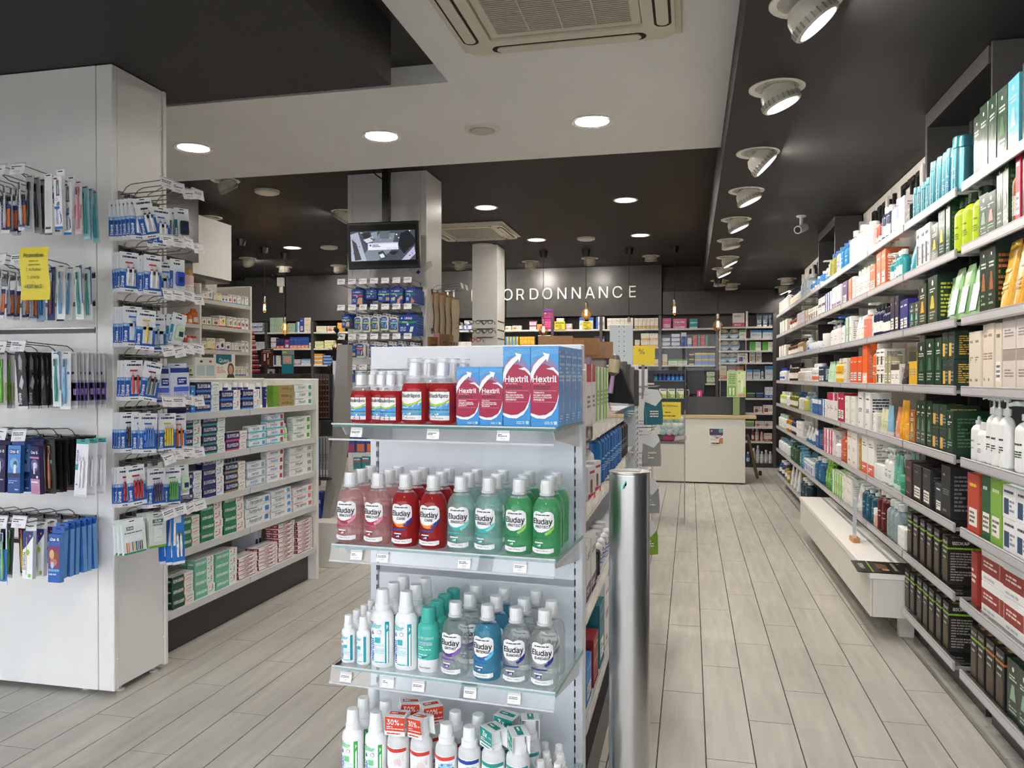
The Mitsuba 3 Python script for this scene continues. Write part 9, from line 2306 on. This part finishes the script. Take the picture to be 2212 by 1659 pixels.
K(2, 1198, 1213, 730, 1, '#d4ccd8', '#7a5a8a', 'white and violet box', 'band'); K(2, 1236, 1253, 733, 1, '#3a2a6a', '#d9d4e6', 'dark purple box', 'label'); K(2, 1257, 1278, 730, 2, '#2a2060', '#d9d4e6', 'deep purple boxes', 'label'); K(2, 1283, 1305, 726, 2, '#d9d4e0', '#3a2a7a', 'white and purple boxes', 'top')
K(2, 1371, 1382, 734, 1, '#e6e0d4', '#d8982f', 'low white and orange box', 'band'); K(2, 1384, 1422, 720, 2, '#e8e4da', '#dc9a2f', 'white boxes with orange band', 'band', 2)
K(2, 1430, 1448, 730, 1, '#dfe4f0', '#2a4aa0', 'white and blue flat boxes', 'band', 2); K(2, 1450, 1469, 721, 1, '#e2e6f0', '#2a4aa0', 'taller white and blue boxes', 'band', 3); K(2, 1471, 1483, 718, 1, '#2f5ab0', '#e0e6f2', 'upright blue box', 'top'); K(2, 1485, 1494, 730, 1, '#dfe4f0', '#3a6ac0', 'low blue and white box', 'band')
K(2, 1496, 1507, 724, 1, '#c8303a', '#f0d0d0', 'red boxes', '', 2); K(2, 1508, 1512, 724, 1, '#3fa89a', '#d0ece6', 'teal slim box'); K(2, 1513, 1523, 724, 1, '#cc3640', '#f0d0d0', 'second red boxes', '', 2); K(2, 1524, 1529, 724, 1, '#3fa89a', '#d0ece6', 'second teal slim box')
K(3, 1411, 1422, 776, 1, '#e6e0d4', '#d8a04a', 'white box with tan band', 'band'); K(3, 1430, 1442, 765, 1, '#e8e2c4', '#d8a82f', 'cream and yellow upright box', 'band'); K(3, 1443, 1485, 776, 2, '#dfe8d4', '#6aa84a', 'white and green boxes', 'top')
K(3, 1488, 1500, 757, 1, '#26241c', '#e0c83a', 'black and yellow boxes', 'band', 3); K(3, 1501, 1545, 762, 3, '#8fa8d8', '#e6d23a', 'blue and yellow boxes', 'top', 2)
K(4, 1498, 1510, 798, 1, '#e6d67a', '#b89a2a', 'tall yellow box', 'label'); K(4, 1511, 1524, 808, 1, '#e6dfb0', '#e0a82a', 'cream yellow rounded box', 'band'); K(4, 1526, 1545, 803, 1, '#dfe8d4', '#6ab03a', 'white and green boxes', 'band', 2)
K(2, 1597, 1611, 712, 1, '#dfe6dc', '#6ab06a', 'white and green dog care box', 'top'); K(2, 1621, 1646, 713, 1, '#b9c0c8', '#4f8fd0', 'left grey flea collar box', 'top'); K(2, 1647, 1672, 713, 1, '#b9c0c8', '#4f8fd0', 'right grey flea collar box', 'top')
K(3, 1620, 1645, 738, 1, '#dfe8dc', '#4fae3a', 'left white and green dog box', 'half'); K(3, 1647, 1672, 738, 1, '#dfe8dc', '#4fae3a', 'right white and green dog box', 'half')
K(4, 1593, 1616, 763, 1, '#e2e4e0', '#6a4a9a', 'white box with purple sign', 'sq'); K(4, 1619, 1632, 760, 1, '#b9c4cc', '#c98a4a', 'left box with brown dog', 'sq'); K(4, 1633, 1646, 760, 1, '#b9c4cc', '#c98a4a', 'right box with brown dog', 'sq')
K(5, 1613, 1626, 798, 1, '#c0ccdc', '#5f8fc8', 'left pale blue box', 'top'); K(5, 1627, 1643, 798, 1, '#c0ccdc', '#5f8fc8', 'right pale blue box', 'top'); K(5, 1653, 1672, 790, 1, '#cdd8e4', '#4f7fc0', 'large pale blue box', 'top'); K(5, 1644, 1651, 797, 1, '#dfe2e8/#1f3a8a', '#1f3a8a', 'white bottle with blue cap', 'band', kind='bot')
K(6, 1613, 1632, 848, 1, '#2a3a2a', '#6ab04a', 'dark tin with green top', 'top'); K(6, 1633, 1650, 848, 1, '#1f2a4a', '#4f7fd0', 'dark tin with blue top', 'top'); K(6, 1653, 1672, 836, 2, '#dfe4ee', '#2a5ab0', 'white boxes with blue and orange', 'band')
K(7, 1629, 1648, 878, 1, '#d9ccc4', '#8a4a3a', 'white box with brown pet', 'sq'); K(7, 1649, 1671, 875, 1, '#e8e2de', '#9a4a3a', 'white box with red dog', 'sq'); K(8, 1611, 1630, 909, 1, '#8a9480', '#b0d04a', 'grey green box', 'top'); K(8, 1632, 1671, 910, 2, '#e6dcd4', '#b07a5a', 'white boxes with small pets', 'sq')
K(9, 1624, 1631, 926, 1, '#8a2f3a/#e6e4e0', '#e0ddd6', 'dark red spray bottle', 'label', kind='bot'); K(9, 1632, 1641, 926, 1, '#b9a0a0/#e6e4e0', '#8a2f3a', 'pink grey bottle', 'label', kind='bot'); K(9, 1643, 1650, 933, 1, '#d8a0a0/#e6e4e0', '#8a2f3a', 'small rose bottle', 'label', kind='bot'); K(9, 1651, 1669, 936, 1, '#d8c8c4', '#a02f3a', 'white and red box', 'band')
# bottles on the bottom of the pet bay
for i, (u, v, col) in enumerate(((1616, 976, '#2f5aa8'), (1628, 968, '#c9b9a9'), (1637, 962, '#b9c4d4'), (1646, 975, '#d9dbdc'), (1655, 972, '#b9b4ae'), (1664, 975, '#c9ced8'))):
    a, b = P(u, 1002, y=BY + .06), P(u, v, y=BY + .06)
    put('care_bottle', generic('bot', .055, .055, b[2] - .061, f'{col}/#e9e8e4', '#2f4a8a', 'label', 1), f'white capped pet care bottle, {ORD[i + 1]} from the left on the bottom of the back shelf', 'bottle', xf(a[0], BY + .08, .0605))
# round flea collar tins
for row, us in ((2, (1564, 1586)), (3, (1566, 1588)), (4, (1562, 1582))):
    for i, u in enumerate(us):
        x_, z_ = P(u, 700, y=BY + .04)[0], BACKZ[9][row - 1]
        r = .073
        m = MB().lathe([(0, 0), (r * .94, 0), (r, .008), (r, .03), (r * .94, .036), (0, .036)], '#d9dee0', 26)
        lb_ = MB()
        print_flat(lb_, [('e', .5, .5, .47, .47, '#7fb0dc'), ('p', [(0.04, .5), (.1, .72), (.3, .92), (.5, .97), (.7, .92), (.9, .72), (.96, .5)], '#8a9a6a'), ('e', .55, .72, .2, .16, '#c9b090'), ('p', [(.03, .45), (.97, .52), (.96, .62), (.04, .55)], '#1f2f3a'), ('p', [(.1, .25), (.3, .1), (.7, .1), (.9, .25), (.5, .35)], '#dfe8f2')], (-r, -r, .0362), (1, 0, 0), (0, 1, 0), 2 * r, 2 * r)
        put('round_tin', [('', m.ply('m_plastic')), ('label', lb_.ply('m_paper'))], f'round blue and white flea collar tin, {["left", "right"][i]} one, {ORD[row]} pet shelf', 'tin', xf(x_, BY + .09, z_ + r + .0005, rx=90))
# left part of the back wall
K(1, 541, 566, 697, 2, '#dfe2ee', '#3a4aa8', 'white and blue boxes', 'band', 2); K(2, 543, 572, 738, 2, '#c9ccce', '#8a8f98', 'pale grey boxes')
K(1, 582, 611, 686, 3, '#a9c4a9', '#8aaa8a', 'mint green boxes'); K(1, 620, 637, 698, 1, '#a9c4a9', '#8aaa8a', 'low mint green box'); K(1, 639, 646, 695, 1, '#dfe8f2', '#4f9fd8', 'white and sky blue box', 'half'); K(1, 647, 655, 687, 1, '#2f4aa8', '#d9dff0', 'navy bottle box', 'label'); K(1, 656, 671, 686, 1, '#e2d9c4', '#b9a98a', 'cream box')
K(2, 584, 595, 729, 1, '#dfe2ea', '#c85a6a', 'white and pink boxes', 'band', 2); K(2, 596, 613, 731, 2, '#252a5c', '#e0683a', 'navy and orange boxes', 'band'); K(2, 614, 624, 733, 1, '#8a3a7a', '#e6d0e0', 'purple box', 'label'); K(2, 625, 666, 728, 5, '#2f52a8', '#e08a5a', 'blue and orange boxes', 'band'); K(2, 667, 672, 740, 1, '#dfe6c9', '#a9c46a', 'pale green box')
K(3, 582, 600, 768, 2, '#e6e4dc', '#2f3a6a', 'white and navy boxes', 'half', 3); K(3, 626, 648, 776, 2, '#c9c4d4', '#9a6a9a', 'lilac boxes', 'band'); K(3, 650, 670, 775, 2, '#d4dce6', '#5f9ac8', 'white and light blue boxes', 'top')
K(1, 682, 705, 704, 1, '#e2dcc4', '#c9b98a', 'cream boxes', '', 1); K(1, 706, 727, 704, 1, '#e2d9c9', '#d87a5a', 'cream box with coral flower', 'sq'); K(1, 728, 740, 697, 1, '#e0a02f', '#f0d8a0', 'orange box'); K(2, 679, 698, 737, 1, '#e6e2b9', '#c8d04a', 'white and yellow flat boxes', 'band', 2); K(2, 700, 720, 735, 1, '#e6e2b9', '#c8d04a', 'second yellow flat boxes', 'band', 3); K(2, 721, 733, 742, 1, '#e2cfc0', '#c85a5a', 'white and red flat boxes', 'band')
K(3, 678, 696, 764, 2, '#dca04a', '#e8e2d9', 'orange and white boxes', 'band', 3); K(3, 697, 716, 768, 1, '#2f62b0', '#b9d0e8', 'blue flat boxes', 'top', 3)
K(1, 955, 961, 694, 1, '#b9c82a', '#4fa03a', 'yellow green box', 'band'); K(1, 962, 975, 697, 1, '#e4e0dc', '#d8904a', 'white and orange box', 'top'); K(1, 985, 1000, 703, 1, '#dfe2ee', '#2f4aa8', 'white and blue flat box', 'band'); K(1, 1002, 1018, 692, 1, '#dfe2ee', '#2f4aa8', 'white and blue boxes', 'band', 2)
K(2, 966, 976, 724, 1, '#dfe0e4', '#e0803a', 'white blue and orange box', 'sq'); K(2, 982, 1018, 738, 3, '#e4e2e0', '#8ab0c8', 'white cartons with arc', 'band')
# pink display stand, yellow notes
pk = P(1184, 709, y=BY + .05)
pd = MB().box(-.10, .10, -.05, .05, 0, .2, '#c8206a', .003).box(-.085, .09, -.04, .05, .2, .33, '#d02f78', .003).box(-.045, .045, .0, .05, .33, .40, '#8a3aa8', .02)
print_flat(pd, [('r', 0, .5, 1, .56, '#3a2f8a'), ('r', .1, .86, .9, .94, '#4a3a98'), ('l', .2, .1, .9, .4, 3, '#e880b0'), ('l', .2, .74, .8, .82, 1, '#eee')], (-.085, -.0505, 0), (1, 0, 0), (0, 0, 1), .17, .33)
put('pink_display', [('', pd.ply('m_paper'))], 'tall pink and purple display stand on the upper back shelf', 'display', xf(pk[0], BY + .08, BACKZ[bay_of(pk[0])][0] + .001))
for i, (u, v, w_, h_) in enumerate(((1209, 712, .17, .13), (1267, 710, .14, .115))):
    p_ = P(u, v, y=BY - .01)
    m = MB().box(-w_ / 2, w_ / 2, -.001, .001, 0, h_, '#d9c92a')
    print_flat(m, [('l', .1, .7, .9, .9, 1, '#4a4410'), ('l', .1, .3, .7, .6, 2, '#6a6420'), ('l', .4, .1, .8, .25, 1, '#4a4410')], (-w_ / 2, -.001, 0), (1, 0, 0), (0, 0, 1), w_, h_, i)
    put('yellow_note', [('', m.ply('m_paper'))], f'yellow price note on the upper back shelf edge, {["left", "right"][i]} of two', 'note', xf(p_[0], BY - .006, p_[2], ry=(0, 3)[i]))
# things on and before the counter
for i, (u0, u1) in enumerate(((1553, 1559), (1561, 1568))):
    yy = cy + .12
    put('spray_bottle', bottle(.038, .038, .2, '#e6e8ea', '#f0f0f0', [('r', 0, .1, 1, .6, '#c9d0d8'), ('r', 0, .75, 1, .9, '#2a3a7a'), ('l', .2, .2, .8, .5, 2, '#333')], caph=.22), f'white spray bottle, {["left", "right"][i]} of two beside the green display', 'bottle', xf(P((u0 + u1) / 2, 850, y=yy + .25)[0], yy + .25, .8685))
a, b = P(1570, 858, y=cy + .02), P(1611, 801, y=cy + .02)
w_, h_ = b[0] - a[0], b[2] - a[2]
gd = carton(w_, .03, h_, '#b9cf8f', [('r', 0, 0, .52, 1, '#a8c08a'), ('r', .04, .05, .48, .42, '#7aa83a'), ('r', .12, .08, .22, .36, '#d9e2c9'), ('r', .3, .08, .4, .36, '#d9e2c9'), ('l', .1, .5, .45, .9, 5, '#6a8a4a'), ('r', .56, .14, .98, .96, '#cfdca8'), ('e', .66, .92, .06, .03, '#6fae2a'), ('e', .66, .6, .06, .03, '#6fae2a'), ('r', .6, .02, .8, .12, '#c99a7a'), ('r', .82, .02, .97, .12, '#c99a7a'), ('p', [(.72, .2), (.78, .7), (.84, .7), (.9, .2)], '#e6ecd6'), ('r', .86, .15, .97, .4, '#9fd02a')])
gd.box(-.04, .04, -.01, .01, .869 - a[2] if a[2] > .869 else 0, 0.02, '#8aa06a')
put('green_display', [('', gd.ply('m_paper'))], 'pale green cardboard display standing on the counter', 'display', xf((a[0] + b[0]) / 2, cy + .02, a[2]))
a = P(1561, 792, y=BY + .03)
K(5, 1553, 1570, 790, 1, '#e2c8a8', '#d8703a', 'orange pet advice card', 'band'); K(5, 1574, 1590, 791, 1, '#e6d9c9', '#8a4a2a', 'card with a brown dog', 'top'); K(5, 1592, 1607, 791, 1, '#e6d9c9', '#b05a2a', 'card with a red brown dog', 'top')
# jars and cartons of the dark till cabinet
for i in range(7):
    u = 1417 + 9.2 * i
    z_ = P(1440, 822, y=dy)[2]
    put('blue_jar', bottle(.05, .05, .085, ['#1f7a86', '#24478a', '#1c3f86', '#2a62a8', '#2f72b8', '#2a62a8', '#3a7fc0'][i], '#14204a', [('r', .1, .1, .9, .7, ['#3f9a8a', '#3a62a8', '#2f52a0', '#4f8fd0', '#5f9fd8', '#4f8fd0', '#6fb0e0'][i])], 'jar'), f'blue cream jar, {ORD[i + 1]} from the left on the upper till shelf', 'jar', xf(P(u, 820, y=dy + .08)[0], dy + .08, z_ + .0006))
for i, u in enumerate((1432, 1450, 1469)):
    z_ = P(1440, 860, y=dy)[2]
    put('herbal_carton', [('', carton(.095, .06, .12, '#dfe2cf', [('p', [(0, 0), (.9, .0), (.05, .75)], '#8aa05a'), ('l', .2, .75, .9, .92, 1, '#2a3a7a'), ('r', .5, .05, .95, .4, '#a9b86a'), ('e', .6, .2, .12, .1, '#d8c23a')]).ply('m_paper'))], f'white and green herbal carton, {ORD[i + 1]} from the left on the lower till shelf', 'carton', xf(P(u, 850, y=dy + .07)[0], dy + .07, z_ + .0006))
q = P(1511, 850, y=10.6)
put('pink_box', [('', carton(.07, .05, .085, '#d83a8a', [('r', .35, .1, .6, .8, '#f0c8dc')]).ply('m_paper'))], 'small bright pink box behind the dark upstand', 'box', xf(q[0], 10.6, P(1511, 857, y=10.6)[2]))
put('upstand_shelf', [('', boxes((cx0 + .3, cx1 - .02, 10.5, 10.75, P(1511, 857, y=10.6)[2] - .02, P(1511, 857, y=10.6)[2] - .0005, '#2a2a2a')).ply('m_plastic'))], 'dark work shelf behind the counter upstand', 'shelf')
